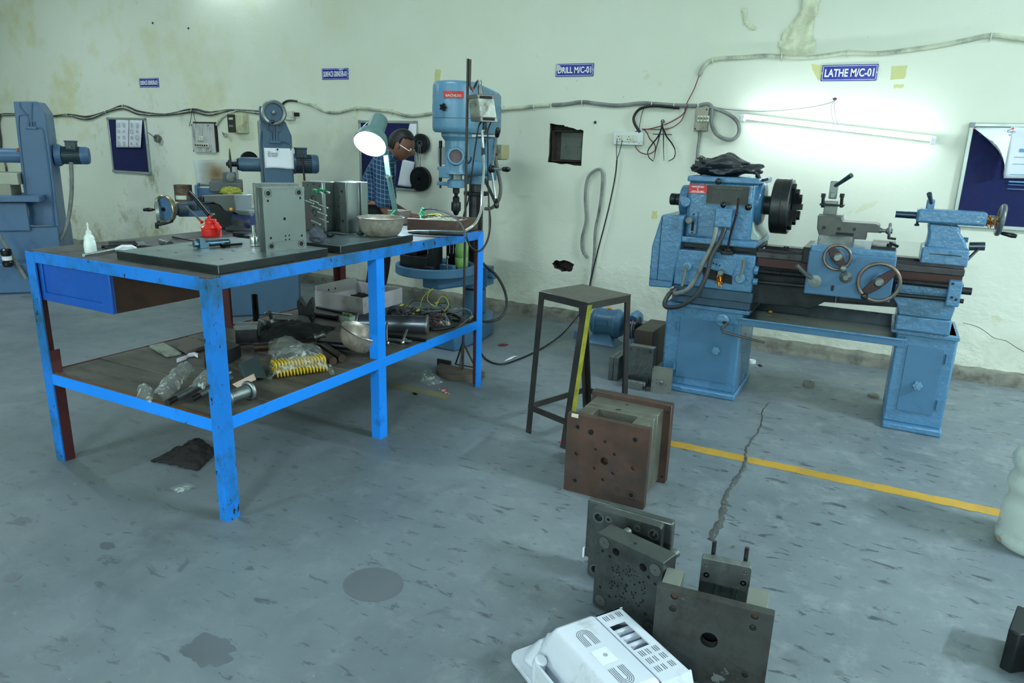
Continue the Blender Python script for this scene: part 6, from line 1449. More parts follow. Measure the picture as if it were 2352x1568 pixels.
for i in range(60):
 p=q[0].lerp(q[1],r.uniform(.1,.9)).lerp(q[3].lerp(q[2],r.uniform(.1,.9)),r.uniform(.12,.85))+V((0,0,.053+r.uniform(0,.01)));a=r.uniform(0,PI);l=r.uniform(.008,.03)
 d_=V((math.cos(a),math.sin(a),r.uniform(-.15,.15)))*l;mb.tube([p-d_,p+V((r.uniform(-.01,.01),r.uniform(-.01,.01),.003)),p+d_],.0014,4,2)
tag(obj('wire_scraps',mb,mat('pale_wire_scrap',rgb(176,182,160),.5,.3),tr,sm=0),kind='stuff')
p=at(984,493,z=.985);mb=MB();mb.tube([p,p+V((.05,.02,.006)),p+V((.09,.0,.002))],.0025,6,3);solo('yellow_wire',mb,mat('yellow_wire',rgb(206,206,60),.5),'short yellow wire lying on the scrap tray','wire')
# black lead tied to the tray with green cord
mb=MB();mb.tube([at(972,482,y=3.33),at(985,479,y=3.32),at(1003,481,y=3.30),at(1025,488,y=3.26),at(1046,500,y=3.22),at(1060,515,y=3.18),at(1068,532,y=3.15),at(1074,552,y=3.12),at(1082,568,y=3.12),at(1094,576,y=3.16),at(1105,574,y=3.2),at(1117,558,y=3.3),at(1124,535,y=3.40),at(1126,505,y=3.5),at(1122,470,y=3.53)],.0055,8,5);solo('power_lead',mb,M_black,'black lead arching over the scrap tray and looping past the bench corner','cable')
mb=MB();r=random.Random(2)
for i in range(5):
 c=at(970,487,y=3.33);a=[c+V((r.uniform(-.02,.015),r.uniform(-.01,.01),r.uniform(-.025,.025)))for _ in range(5)];mb.tube(a+[a[0]],.002,5,3)
mb.tube([at(966,495,y=3.3),at(967,508,y=3.24),at(969,515,y=3.235),at(965,523,y=3.22),at(961,530,y=3.21)],.003,6,4);mb.ball(at(969,516,y=3.23),.006,8,6);solo('green_cord',mb,M_green,'knotted green cord hanging over the front of the scrap tray','cord')
# bin and the green ties behind the bowl
c=at(917,500,z=.94);c.y=3.40;c.x=at(917,492,y=3.40).x
t=thing('scrap_bin','small grey flaring plastic bin at the far end of the bench, behind the bowl','bin',(c.x,c.y,.92))
mb=MB();mb.rings([[(c.x+a*s_,c.y+b_*s_,z)for a,b_ in((-1,-1),(1,-1),(1,1),(-1,1))]for s_,z in((.036,.921),(.05,.998),(.052,.999),(.048,.999),(.034,.926))]);obj('bin_shell',mb,mat('dusty_brown_plastic',rgb(120,112,104),.6,var=.2),t,bev=.002)
mb=MB();a=at(846,492,y=3.36);b_=at(905,496,y=3.36);mb.rings([[(a.x,3.36,.9205),(b_.x,3.36,.9205),(b_.x,3.44,.9205),(a.x,3.44,.9205)],[(a.x,3.36,a.z-.012),(b_.x,3.36,b_.z-.016),(b_.x,3.44,b_.z-.016),(a.x,3.44,a.z-.012)]]);solo('grey_tray',mb,M_cable,'low grey tray between mould block and bin at the far end of the bench','tray',bev=.004)
mb=MB();mb.tube([at(838,492,y=3.345),at(850,494,y=3.345),at(880,497,y=3.34),at(900,495,y=3.34),at(908,484,y=3.335)],.003,6,4);mb.tube([at(896,497,y=3.335),at(903,489,y=3.33),at(908,483,y=3.335)],.0035,6,3);solo('green_cord',mb,M_green,'green cord tied round the foot of the lamp arm, behind the bowl','cord')
# bench vise, dark with navy shell
vx,vy=-2.915,2.63
vs_=thing('bench_vise','large dark bench vise with navy shell on the far side of the bench','vise',(vx,vy,.92))
def BVp(x,y,yy=vy):return at(340+x/8.4,400+y/8.4,y=yy)
M_vise=mat('dark_vise_casting',rgb(36,42,46),.5,.4,var=.25,vs=9)
M_vnavy=mat('navy_vise_paint',rgb(20,34,74),.4,var=.2)
def slabpx(pts,y0,y1,m,name,bev=.006,par=None):
 mb=MB();mb.prism([BVp(*q_,(y0+y1)/2).xz for q_ in pts],y0,y1,'y');return obj(name,mb,m,par or vs_,bev=bev)
mb=MB();mb.lathe([(0,0),(.115,0),(.115,.012),(.085,.03),(.075,.06),(0,.06)],(vx,vy,.9205),(0,0,1),30);obj('swivel_base',mb,M_vise,vs_,bev=.003)
slabpx(((1160,545),(1330,620),(1420,1000),(1470,1040),(1950,1040),(2000,780),(1830,690),(1640,690),(1500,560)),vy-.05,vy+.06,M_vise,'body')
slabpx(((1200,400),(1840,390),(1850,700),(1650,700),(1560,590),(1420,530),(1200,520)),vy-.055,vy+.055,mat('grey_vise_jaw',rgb(98,106,106),.45,.3,var=.15,vs=7),'jaw_head')
slabpx(((1100,425),(1250,415),(1255,530),(1100,530)),vy-.065,vy+.065,M_dark,'jaw_face',.004)
slabpx(((1640,690),(2100,690),(2110,790),(1860,780)),vy-.05,vy+.05,MATS['grey_vise_jaw'],'slide_top',.004)
a,b_=BVp(1780,900),BVp(2140,910);mb=MB();mb.lathe([(0,0),(.04,0),(.05,.01),(.05,(b_.x-a.x)-.01),(.043,b_.x-a.x),(0,b_.x-a.x)],(a.x,vy-.02,a.z),(1,0,0),24);obj('screw_shell',mb,M_vnavy,vs_)
mb=MB();a=BVp(1770,665);mb.box((a.x-.008,vy-.06,a.z-.005),(a.x+.01,vy-.052,a.z+.008));solo('orange_tag',mb,M_ochre,'tiny orange plastic bit stuck on the bench vise','scrap',bev=.002)
# yellow rag on the grinder table
mb=MB();crumple(mb,RAG+V((0,0,.028)),.10,.055,.034,3.3,.3,2.5,40,16,.8);solo('yellow_rag',mb,mat('olive_yellow_rag',rgb(150,152,60),.85,var=.25,vs=14),'olive yellow rag lying on the grinder table above the vise','rag',sm=60)
# red oil can
oc=V((-2.835,2.335,.92));c0=at(475,542,z=.921)
oc.x,oc.y=c0.x,c0.y+.03
t=thing('oil_can','red pump oil can with long spout and black lever on the bench','oil can',oc)
mb=MB();mb.lathe([(0,0),(.046,0),(.047,.003),(.046,.034),(.048,.036),(.048,.04),(.044,.045),(.026,.058),(.0255,.062),(.027,.066),(.0255,.07),(.027,.075),(.024,.079),(0,.08)],oc,(0,0,1),32);obj('can_body',mb,M_red,t)
k=lambda x,y:at(340+x/8.4,400+y/8.4,y=oc.y-.005)
mb=MB();mb.tube([k(1020,905),k(900,780),k(790,670),k(735,630),k(680,612)],.0055,8,4,r_end=.003);obj('spout',mb,MATS['dusty_dark_table'],t)
mb=MB();mb.cyl(k(1045,930),k(1015,895),.009,.006,10);obj('spout_base',mb,M_red,t)
mb=MB();mb.rings([[k(1175,925)+V((0,d,0))for d in(-.008,.008)]+[k(1190,925)+V((0,d,0))for d in(.008,-.008)]]+[[k(x,y)+V((0,d,0))for d in(-.008,.008)]+[k(x+(10 if x<1300 else-12),y+12)+V((0,d,0))for d in(.008,-.008)]for x,y in((1240,910),(1330,925),(1362,985),(1380,1085),(1345,1185))]);obj('handle_strap',mb,M_red,t,bev=.001)
mb=MB();mb.box(V(k(1235,1190))+V((-.002,-.008,0)),V(k(1250,925))+V((.002,.008,0)));obj('handle_web',mb,M_red,t)
mb=MB();mb.tube([k(1100,925),k(1125,870),k(1200,820),k(1275,765)],.004,6);mb.tube([k(1275,765),k(1225,755),k(1195,800)],.004,6);obj('pump_lever',mb,M_bright,t)
mb=MB();mb.tube([k(1185,915),k(1180,800),k(1150,800)],.006,6);obj('lever_bracket',mb,M_red,t)
mb=MB();mb.tube([k(1180,790),k(1060,650),k(930,490),k(800,360)],.0105,10,r_end=.012);obj('black_lever',mb,M_blackp,t);
# glue bottle
g=at(202,581,z=.9205);g.y+=.012
t=thing('glue_bottle','small white squeeze bottle with pointed nozzle on the left of the bench','bottle',g)
mb=MB();mb.lathe([(0,0),(.020,0),(.022,.004),(.022,.03),(.0205,.044),(.0175,.052),(.0185,.058),(.015,.068),(.0105,.072),(.0105,.08),(0,.08)],g,(0,0,1),24);obj('bottle_body',mb,mat('milky_plastic',rgb(216,230,226),.35,var=.03),t)
mb=MB();mb.lathe([(0,0),(.0105,0),(.009,.006),(.004,.012),(.003,.026),(.0045,.028),(.002,.04),(0,.04)],g+V((0,0,.08)),(0,0,1),14);obj('nozzle',mb,mat('frosted_nozzle',rgb(196,206,200),.35),t)
def rod(name,label,cat,a,b_,zs,r_,m,r1=None,n=14,y=None,group=None,prof=None):
 p0,p1=(at(*a,z=zs),at(*b_,z=zs));d_=p1-p0;mb=MB()
 if prof:mb.lathe([(q_[0],q_[1]*d_.length)for q_ in prof],p0,d_,n)
 else:mb.cyl(p0,p1,r_,r1,n)
 return solo(name,mb,m,label,cat,group)
TZ=.9205
p0,p1=at(192,586,z=TZ+.007),at(262,573,z=TZ+.007)
t=thing('hacksaw','silver tubular hacksaw with pressed grip lying across the bench edge','hacksaw',p0)
mb=MB();mb.cyl(p0,p1,.006,n=10);obj('tube_frame',mb,M_bright,t)
mb=MB();e=at(335,572,z=TZ+.006);mb.tube([p1,e],.0045,8);obj('back_bar',mb,M_bright,t)
a=at(262,570,z=TZ+.012);b_=at(302,571,z=TZ+.012);mb=MB();mb.prism([(0,0),(.02,.026),(.06,.028),(.085,.012),(.09,0),(.07,.012),(.03,.012),(.012,-.004)],0,.014,'y');mb.bm.transform(Matrix.Translation(a)@Matrix.Rotation(math.atan2((b_-a).y,(b_-a).x),4,'Z')@Matrix.Rotation(-1.1,4,'X'));obj('pistol_grip',mb,M_white,t,bev=.003)
rod('steel_roller','dark steel roller lying behind the hacksaw on the bench','roller',(250,562),(312,560),TZ+.014,.014,M_rail)
rod('hex_stub','short grey block-ended stub right of the dark roller','stub',(313,562),(330,560),TZ+.012,.012,M_steel2,n=6)
rod('file','thin black file lying left of the dark roller','file',(233,567),(266,566),TZ+.006,.006,M_blackp)
rod('chisel','slim black chisel lying right of the hacksaw on the bench','chisel',(322,566),(365,567),TZ+.005,.0055,M_black,.003)
rod('round_bar','short grey round bar with bright end lying on the bench','bar',(371,555),(391,561),TZ+.014,.0145,M_steel2)
rod('screwdriver','long thin screwdriver lying left of the red oil can','screwdriver',(397,544),(448,554),TZ+.006,.005,M_dark,.0025)
mb=MB();r=random.Random(17)
a=at(236,572,z=TZ);mb.torus(a+V((.03,.02,.006)),(0,0,1),.022,.006,20,6,.5,5.2);solo('black_clip',mb,M_black,'bent black clip lying beneath the dark roller','clip')
# screw jack block, bolt, turned pin
p0,p1=at(462,560,z=PZ+.016),at(526,555,z=PZ+.016)
t=thing('screw_jack','blued steel threaded bar with a square notched head on the near plate','jack',p0)
d_=(p1-p0).normalized();L_=(p1-p0).length;nn=int(L_/.004)
mb=MB();mb.lathe([(0,0)]+sum([[(.0125,i*.004),(.014,i*.004+.002)]for i in range(nn)],[])+[(.013,L_),(0,L_)],p0,d_,16);obj('threaded_bar',mb,mat('blued_bolt_steel',rgb(78,106,124),.3,.75,var=.15),t)
mb=MB();mb.prism([(-.012,-.015),(.012,-.015),(.024,-.015),(.024,.0),(.010,.010),(.010,.022),(-.012,.022)],-.018,.016,'y');mb.bm.transform(Matrix.Translation(p0)@Matrix.Rotation(math.atan2(d_.y,d_.x),4,'Z'));obj('square_head',mb,MATS['blued_bolt_steel'],t,bev=.002)
mb=MB();mb.cyl(p0-d_*.03,p0,.012,n=14);obj('head_stub',mb,MATS['blued_bolt_steel'],t)
p0,p1=at(508,564,z=PZ+.008),at(555,560,z=PZ+.007)
t=thing('cap_bolt','black socket-head bolt lying in front of the standing mould plate','bolt',p0);d_=(p1-p0).normalized()
mb=MB();mb.lathe([(.004,.004),(.004,0),(.009,0),(.009,.014),(0,.014)],p0,d_,16);obj('bolt_head',mb,M_blackp,t)
mb=MB();mb.cyl(p0+d_*.014,p1,.0055,n=12);obj('bolt_shank',mb,M_dark,t)
g=at(579,559,z=PZ);g.y+=.012
t=thing('turned_pin','bright turned steel pin on a round foot beside the standing mould plate','pin',g)
mb=MB();mb.lathe([(0,0),(.017,0),(.0175,.002),(.0175,.025),(.016,.028),(0,.028)],g,(0,0,1),24);obj('round_foot',mb,M_bright,t)
mb=MB();mb.cyl(g+V((0,0,.028)),g+V((0,0,.075)),.0065,n=16);obj('stem',mb,M_bright,t)
mb=MB();a=at(575,566,z=PZ+.002);mb.tube([a,a+V((.02,.03,0)),a+V((.04,.06,.001))],.0015,5);solo('thin_wire',mb,M_dark,'thin wire lying at the foot of the turned pin','wire')
mb=MB();a=at(572,545,z=TZ);mb.box((a.x-.09,a.y-.02,TZ),(a.x+.05,a.y+.06,TZ+.02));solo('dark_bar',mb,[M_dark],'dark flat bar lying behind the turned pin on the bench','bar',bev=.003)
# things between mould and block on the second plate
g=at(716,560,z=PZ);mb=MB();crumple(mb,(g.x-.01,g.y+.045,PZ+.03),.032,.036,.034,7.7,.3,2.2,32,16,.8);solo('grey_rag',mb,mat('grey_oily_rag',rgb(78,84,94),.8,var=.3,vs=12),'wadded grey rag beside the standing mould plate','rag',sm=60)
t=thing('tap_rod','steel rod with green spring and black chuck lying before the mould block','rod',at(735,540,z=PZ))
p0,p1=at(720,535,z=PZ+.006),at(747,541,z=PZ+.007)
mb=MB();mb.cyl(p0,p1,.005,n=12);obj('rod',mb,M_bright,t)
mb=MB();e=at(767,541,z=PZ+.01);d_=e-p1;mb.lathe([(0,0),(.009,0),(.009,d_.length*.3),(.006,d_.length*.35),(.011,d_.length*.45),(.011,d_.length*.7),(.006,d_.length*.78),(.008,d_.length),(0,d_.length)],p1+V((0,0,.003)),d_,14);obj('chuck',mb,M_dark,t)
mb=MB();a,b_=at(714,532,z=PZ+.007),at(726,536,z=PZ+.007);d_=(b_-a);s1=d_.orthogonal().normalized();s2=d_.normalized().cross(s1);mb.tube([a+d_*k_/40+(s1*math.cos(k_*PI/4)+s2*math.sin(k_*PI/4))*.0075 for k_ in range(41)],.0018,5);obj('spring',mb,MATS['green_spring_steel'],t)
rod('chisel','flat bright chisel lying at the foot of the mould block','chisel',(758,534),(795,538),PZ+.005,.006,M_steel,.004)
mb=MB();a=at(828,537,z=PZ+.008);mb.torus(a+V((0,0,.002)),(0,0,1),.013,.006,20,8);solo('rubber_ring',mb,M_black,'small black rubber ring left of the upright bowl','ring')
# ------------------------------------------------------------------ on the shelf of the bench
SZ=SH+.0005
def s5(x,y):return(300+x/3.5636,620+y/3.5636)
def drape(name,label,cat,c4,z0,hfn,m,nu=26,nv=20,seed=1,amp=.008,group=None,sm=60,solid=.0008,parent=None):
 if m in(M_film,MATS.get('milky_film')):solid=0
 """loose sheet over a patch of ground given by four photo points: height hfn(u, v) plus creases"""
 q=[at(*p,z=z0)for p in c4]
 def fn(u,v):
  p=q[0].lerp(q[1],u).lerp(q[3].lerp(q[2],u),v)
  n_=noise.fractal(V((p.x*16+seed,p.y*16,seed)),.8,2.2,4);k_=abs(noise.noise(V((p.x*26+seed*2,p.y*26,1))))
  return V((p.x+.01*noise.noise(V((p.y*20,seed,2))),p.y+.01*noise.noise(V((p.x*20,seed,5))),z0+max(.001,hfn(u,v)+amp*n_+amp*1.1*k_)))
 mb=MB();mb.grid(nu,nv,fn)
 o=obj(name,mb,m,parent,sm=sm)
 if not parent:tag(o,label,cat,group)
 if solid:s_=o.modifiers.new('t','SOLIDIFY');s_.thickness=solid
 return o
hump=lambda u,v:max(0,math.sin(PI*u))**.6*max(0,math.sin(PI*v))**.6
# white crate
cx0,cx1,cy0,cy1=-3.01,-2.64,3.185,3.57
t=thing('white_crate','shallow dirty white plastic crate on the far end of the shelf','crate',((cx0+cx1)/2,(cy0+cy1)/2,SZ))
M_crate=mat('dirty_white_crate',rgb(186,184,192),.5,var=.05,dirt=rgb(128,110,98),dirt_amt=.33,ds=7)
hh=.098;w=.008
for a,b_,h_ in(((cx0,cy0),(cx1,cy0+w),hh),((cx0,cy1-w),(cx1,cy1),hh),((cx0,cy0+w),(cx0+w,cy1-w),hh+.03),((cx1-w,cy0+w),(cx1,cy1-w),hh)):
 mb=MB();mb.box((a[0],a[1],SZ),(b_[0],b_[1],SZ+h_));obj('crate_side',mb,M_crate,t,bev=.002)
mb=MB();mb.box((cx0+w,cy0+w,SZ),(cx1-w,cy1-w,SZ+.006));obj('crate_floor',mb,M_crate,t)
for x in(-2.98,-2.93):
 pass
for y in(3.3,3.36):
 mb=MB();mb.cyl((cx0+w+.0006,y,SZ+.085),(cx0+w-.002,y,SZ+.085),.006,n=12);obj('drilled_hole',mb,M_hole,t)
mb=MB();crumple(mb,(-2.82,3.40,SZ+.03),.09,.06,.035,8.2,.3,2.4,30,14,.6);solo('dark_lump',mb,M_cloth,'dark lump of rag lying in the white crate','rag',sm=60)
# tall dark plate by the back leg, boxes, cylinders, v-block
a=at(543,733,z=SZ)
mb=MB();mb.box((-3.0,2.69,SZ),(-2.992,2.715,SZ+.16));mb.box((-2.992,2.71,SZ),(-2.975,2.715,SZ+.16));solo('angle_offcut',mb,M_dark,'dark steel offcut standing by the red back leg on the shelf','offcut',bev=.002)
p0,p1=at(*s5(1850,432),z=SZ+.052),at(984,745,z=SZ+.052)
d_=p1-p0;L_=d_.length
t=thing('steel_cylinder','large grey steel cylinder with flanged ends lying on the shelf','cylinder',(p0+p1)/2)
M_cyl=mat('grey_blued_cylinder',rgb(92,100,110),.32,.7,var=.2,vs=8,dirt=rgb(150,156,160),dirt_amt=.28,ds=14)
mb=MB();mb.lathe([(0,.004),(.047,.004),(.047,L_-.004),(0,L_-.004)],p0,d_,32);obj('barrel',mb,M_cyl,t)
for o_ in(0,L_-.014):
 mb=MB();mb.lathe([(.03,0),(.052,0),(.052,.01),(.047,.014),(.03,.014)],p0+d_.normalized()*o_,d_,32);obj('end_flange',mb,M_steel2,t,bev=.001)
mb=MB();mb.cyl(p0+d_*.96,p1+d_.normalized()*.0005,.044,n=28);obj('end_face',mb,M_steel2,t)
def vblock(x,y,rz):
 t=local_plate('vee_block','dark steel vee block standing on the shelf before the white crate','vee block',(x,y,SZ),rz)
 mb=MB();w=.042
 mb.prism([(-w,.0),(-.012,0),(0,.014),(.012,0),(w,0),(w,.022),(w-.004,.024),(w-.004,.068),(w,.07),(w,.118),(.03,.13),(.002,.085),(-.002,.085),(-.03,.13),(-w,.118),(-w,.07),(-w+.004,.068),(-w+.004,.024),(-w,.022)],0,.075,'y');obj('vee_body',mb,M_rail,t,bev=.001,seg=1)
vblock(-2.786,2.868,.60)
a=at(*s5(950,612),z=SZ)
t=local_plate('gauge_block','dark square steel block with ground edges left of the green-black gloves on the shelf','block',(a.x,a.y,SZ),.75)
mb=MB();mb.box((-.055,0,0),(.055,.10,.012));mb.box((-.05,.004,.012),(.05,.096,.075));obj('block_body',mb,M_rail,t,bev=.002)
mb=MB();mb.box((-.055,-.002,.075),(.055,.10,.092));obj('ground_top',mb,M_steel2,t,bev=.002)
for y in(.03,.06):
 mb=MB();mb.box((-.056,y,.0922),(.056,y+.012,.0926));obj('groove_line',mb,M_dark,t)
# dark green-black gloves in a heap
drape('work_gloves','heap of dark green-black work gloves along the middle of the shelf','gloves',((592,788),(700,792),(772,752),(600,742)),SZ,lambda u,v:.055*hump(u,v),mat('dark_green_knit',rgb(9,16,17),.95,var=.3,vs=20,bump=.4,bs=200),36,20,3,.012)
# C-clamps and rods behind
def sp(x,y,z=.02):return at(520+x/9.046,660+y/9.046,z=SZ+z)
t=thing('toolmakers_clamp','steel clamp with a cross bar lying behind the gloves','clamp',sp(950,650))
mb=MB();mb.tube([sp(980,760,.02),sp(930,640,.05),sp(900,510,.10)],.010,10);obj('clamp_screw',mb,M_steel2,t)
mb=MB();mb.cyl(sp(800,525,.10),sp(1360,570,.06),.0042,n=8);obj('tommy_bar',mb,M_bright,t)
mb=MB();mb.tube([sp(950,660,.035),sp(1280,660,.035),sp(1390,800,.03)],.008,8);obj('clamp_frame',mb,M_steel,t)
mb=MB();mb.prism([(0,0),(.07,0),(.085,.03),(.06,.065),(.02,.075),(0,.07)],0,.012,'z');mb.bm.transform(Matrix.Translation(sp(1400,790,.012))@Matrix.Rotation(.3,4,'Z')@Matrix.Rotation(.5,4,'X'));solo('steel_sector',mb,M_steel2,'grey quarter-round steel piece leaning behind the gloves','steel piece',bev=.003)
rod('short_stub','short grey stub on the gauge block side of the clamp','stub',(596,735),(608,742),SZ+.03,.009,M_steel2)
rod('dark_tube','long dark tube lying in front of the white crate','tube',(722,722),(775,730),SZ+.014,.014,M_dark)
rod('flat_bar','flat perforated bar lying along the white crate','bar',(728,706),(804,722),SZ+.03,.010,M_rail,n=4)
g=at(800,742,z=SZ);t=thing('small_parts_box','small pale green box of parts left of the grey cylinder','box',g)
mb=MB();mb.box((g.x-.05,g.y-.01,SZ),(g.x+.02,g.y+.05,SZ+.035));obj('box_body',mb,mat('pale_green_box',rgb(150,178,168),.5),t,bev=.002)
for i in range(3):
 mb=MB();mb.cyl((g.x-.04+i*.023,g.y+.012,SZ+.035),(g.x-.04+i*.023,g.y+.012,SZ+.052),.010,n=12);obj('small_cap',mb,mat('olive_cap',rgb(110,130,96),.5),t)
g=at(799,752,z=SZ);mb=MB();mb.ring((g.x,g.y,SZ),(0,0,1),.010,.036,.014,28);solo('steel_washer',mb,M_steel2,'thick steel washer lying in front of the small parts box','washer',bev=.002)
bowl(at(810,819,z=SZ)+V((-.02,.055,.028)),Matrix.Rotation(.36,4,V((-.46,.888,0))),'dirty aluminium bowl tipped over sideways on the shelf',.105,.09)
# bars under and in front of the bowl
M_brbar=mat('brown_oiled_bar',rgb(74,62,54),.35,.7,var=.25,vs=10)
rod('round_bar','long brown round bar lying across the shelf behind the bag of springs','bar',(583,798),(722,788),SZ+.02,.0195,M_brbar,n=20)
rod('round_bar','dark round bar lying end-on to the long brown bar, left of the tipped bowl','bar',(729,789),(800,796),SZ+.02,.017,M_dark,n=18)
for a,b_,lb in(((765,829),(722,800),'left one of two round bars with grey ends below the tipped bowl'),((786,823),(745,795),'right one of two round bars with grey ends below the tipped bowl')):
 rod('round_bar',lb,'bar',a,b_,SZ+.019,.0185,M_brbar,n=20)
t=thing('g_clamp','small steel clamp with two upright arms behind the middle bench leg','clamp',at(900,783,z=SZ))
mb=MB();mb.cyl(at(850,776,z=SZ+.012),at(945,784,z=SZ+.012),.009,n=12);obj('screw',mb,M_steel2,t)
mb=MB();mb.tube([at(888,786,z=SZ+.01),at(888,760,y=at(888,786,z=SZ).y),at(889,740,y=at(888,786,z=SZ).y)],.005,8);obj('arm',mb,M_steel2,t)
mb=MB();mb.tube([at(925,784,z=SZ+.012),at(935,757,y=at(925,784,z=SZ).y+.03)],.006,8);obj('handle_bar',mb,M_bright,t)
mb=MB();mb.ball(at(925,786,z=SZ+.01),.012,10,8);mb.ball(at(890,788,z=SZ+.01),.012,10,8);mb.ball(at(932,782,z=SZ+.01),.012,10,8);obj('screw_ends',mb,M_bright,t)
rod('long_rod','long dark rod lying below the grey cylinder','rod',(893,770),(978,782),SZ+.008,.008,M_dark)
t=thing('hammer','small hammer head lying in the gloves left of the tipped bowl','hammer',at(730,765,z=SZ))
mb=MB();a=at(722,775,z=SZ+.05);mb.lathe([(0,0),(.017,0),(.019,.008),(.012,.02),(.012,.034),(.018,.046),(.016,.055),(0,.055)],a,(.5,.5,.2),14);obj('hammer_head',mb,M_steel2,t)
mb=MB();mb.tube([a+V((.015,.015,-.005)),at(705,778,z=SZ+.03)],.008,8);obj('hammer_shaft',mb,M_dark,t)
# yellow springs in a clear bag
M_ys=mat('yellow_spring_paint',rgb(206,176,40),.35,var=.08,spec=.6)
A0,A1=at(632,858,z=SZ+.02),at(752,842,z=SZ+.02)
ax=(A1-A0);n2=V((-ax.y,ax.x,0)).normalized();Ls=ax.length;axn=ax.normalized()
rows=[(0,.0),(.036,.0),(.018,.031),(.052,.028),(-.02,.0)]
for i,(o_,h_)in enumerate(rows[:4]):
 mb=MB();R_=.0165;N_=16
 mb.tube([A0+n2*o_+V((0,0,h_))+axn*(Ls*k_/(10*N_))+(n2*math.cos(2*PI*k_/10)+V((0,0,1))*math.sin(2*PI*k_/10))*R_ for k_ in range(10*N_+1)],.0034,5)
 solo('coil_spring',mb,M_ys,'yellow die spring in the clear bag on the shelf, '+('front of the lower layer','back of the lower layer','front of the upper layer','back of the upper layer')[i],'spring','yellow springs in the clear bag')
def bagfn(u,v):return .088*(max(0,math.sin(PI*min(1,max(0,(u-.08)/.84))))**.35)*(max(0,math.sin(PI*min(1,max(0,(v+.05)/.95))))**.4)
drape('spring_bag','clear plastic bag holding yellow coil springs on the shelf','plastic bag',((612,875),(770,860),(745,800),(625,815)),SZ,bagfn,M_film,40,26,4,.010)
drape('spring_bag','empty puffed mouth of the clear spring bag lying over the brown bar','plastic bag',((615,815),(700,812),(690,785),(618,788)),SZ+.03,lambda u,v:.05*hump(u,v),mat('milky_film',rgb(160,172,164),.3,alpha=.35),24,16,9,.012)
# steel blocks near the corner leg
a,b_=at(*s5(1050,880),z=SZ),at(*s5(900,760),z=SZ)
t=thing('steel_wedge','grey ground steel block tipped on its edge right of the corner leg','block',a)
mb=MB();P_=[at(*s5(885,770),z=SZ+.05),at(*s5(1040,690),z=SZ+.055),at(*s5(1115,880),z=SZ+.018),at(*s5(945,880),z=SZ+.02)]
mb.rings([P_,[p+V((-.035,.02,-.0))-V((0,0,min(.03,p.z-SZ-.001)))for p in P_]]);obj('block_body',mb,mat('slate_ground_steel',rgb(84,104,108),.35,.5,var=.12),t,bev=.002)
mb=MB();P_=[at(470,845,z=SZ),at(525,835,z=SZ),at(555,820,z=SZ),at(500,800,z=SZ)];mb.rings([P_,[p+V((0,0,.06))for p in P_]]);solo('black_box',mb,M_black,'matt black box on the shelf behind the corner leg','box',bev=.003)
mb=MB();P_=[at(533,882,z=SZ+.03),at(582,858,z=SZ+.035),at(588,872,z=SZ+.02),at(545,890,z=SZ+.015)];mb.rings([P_,[p+V((-.03,.03,-.012))for p in P_]]);solo('card_box',mb,mat('buff_card',rgb(196,176,160),.7),'small buff cardboard box behind the galvanised spool','box',bev=.002)
p0,p1=at(528,912,z=SZ+.033),at(582,893,z=SZ+.033)
t=thing('galvanised_spool','galvanised pipe fitting with a thick round flange right of the corner leg','pipe fitting',p0);d_=p1-p0;L_=d_.length
M_galv=mat('galvanised',rgb(150,160,164),.35,.8,var=.18,vs=24,bump=.1)
mb=MB();mb.lathe([(.02,0),(.024,0),(.024,L_),(.02,L_),(.02,0)],p0-d_*.15,d_*1,28);obj('pipe',mb,M_galv,t)
mb=MB();mb.torus(p0+d_*.80,d_,.031,.0085,34,12);obj('flange_ring',mb,M_galv,t)
mb=MB();mb.torus(p0-d_*.12,d_,.029,.006,34,10);obj('rear_ring',mb,M_galv,t)
# shafts and bags left of the corner leg
for a,b_,R_,lb in(((384,925),(470,878),.0125,'left one of two dark ground shafts by the corner leg'),((438,918),(530,868),.0135,'right one of two dark ground shafts, with a crosshole, by the corner leg')):
 p0,p1=at(*a,z=SZ+R_),at(*b_,z=SZ+R_);t=thing('ground_shaft',lb,'shaft',p0,group='dark shafts by the corner leg');d_=(p1-p0).normalized();L_=(p1-p0).length
 mb=MB();mb.cyl(p0,p0+d_*.05,R_*.95,n=18);obj('stepped_end',mb,M_black,t)
 mb=MB();mb.cyl(p0+d_*.05,p1,R_,n=20);obj('ground_part',mb,M_steel2,t)
drape('plastic_bag','long clear plastic bag lying along the near edge of the shelf','plastic bag',((350,915),(378,932),(448,850),(425,838)),SZ,lambda u,v:.055*hump(u,.15+v*.8),M_film,20,36,6,.012)
drape('plastic_bag','small scrap of clear film left of the long bag on the shelf','plastic bag',((312,912),(352,925),(350,895),(322,892)),SZ,lambda u,v:.035*hump(u,v),M_film,18,14,8,.010)
drape('plastic_bag','creased grey film bag half behind the corner leg','plastic bag',((432,890),(470,895),(535,855),(490,848)),SZ+.02,lambda u,v:.04*hump(u,v),M_film,22,18,12,.012)
mb=MB();a=at(388,802,z=SZ);P_=[at(343,793,z=SZ+.012),at(382,815,z=SZ+.012),at(416,809,z=SZ+.012),at(376,786,z=SZ+.012)];mb.rings([[p-V((0,0,.0115))for p in P_],P_]);solo('scraped_plate',mb,mat('smeared_bright_plate',rgb(150,162,150),.4,.3,var=.2,dirt=rgb(74,78,66),dirt_amt=.4,ds=18),'bright smeared metal plate lying at the far edge of the shelf','plate',bev=.001)
mb=MB();P_=[at(407,795,z=SZ+.018),at(428,805,z=SZ+.018),at(475,793,z=SZ+.018),at(450,775,z=SZ+.018)];mb.rings([[p-V((0,0,.0175))for p in P_],P_]);solo('board_offcut',mb,mat('brown_board',rgb(98,90,82),.6,var=.15),'brown board offcut lying behind the bright smeared plate','board',bev=.001)
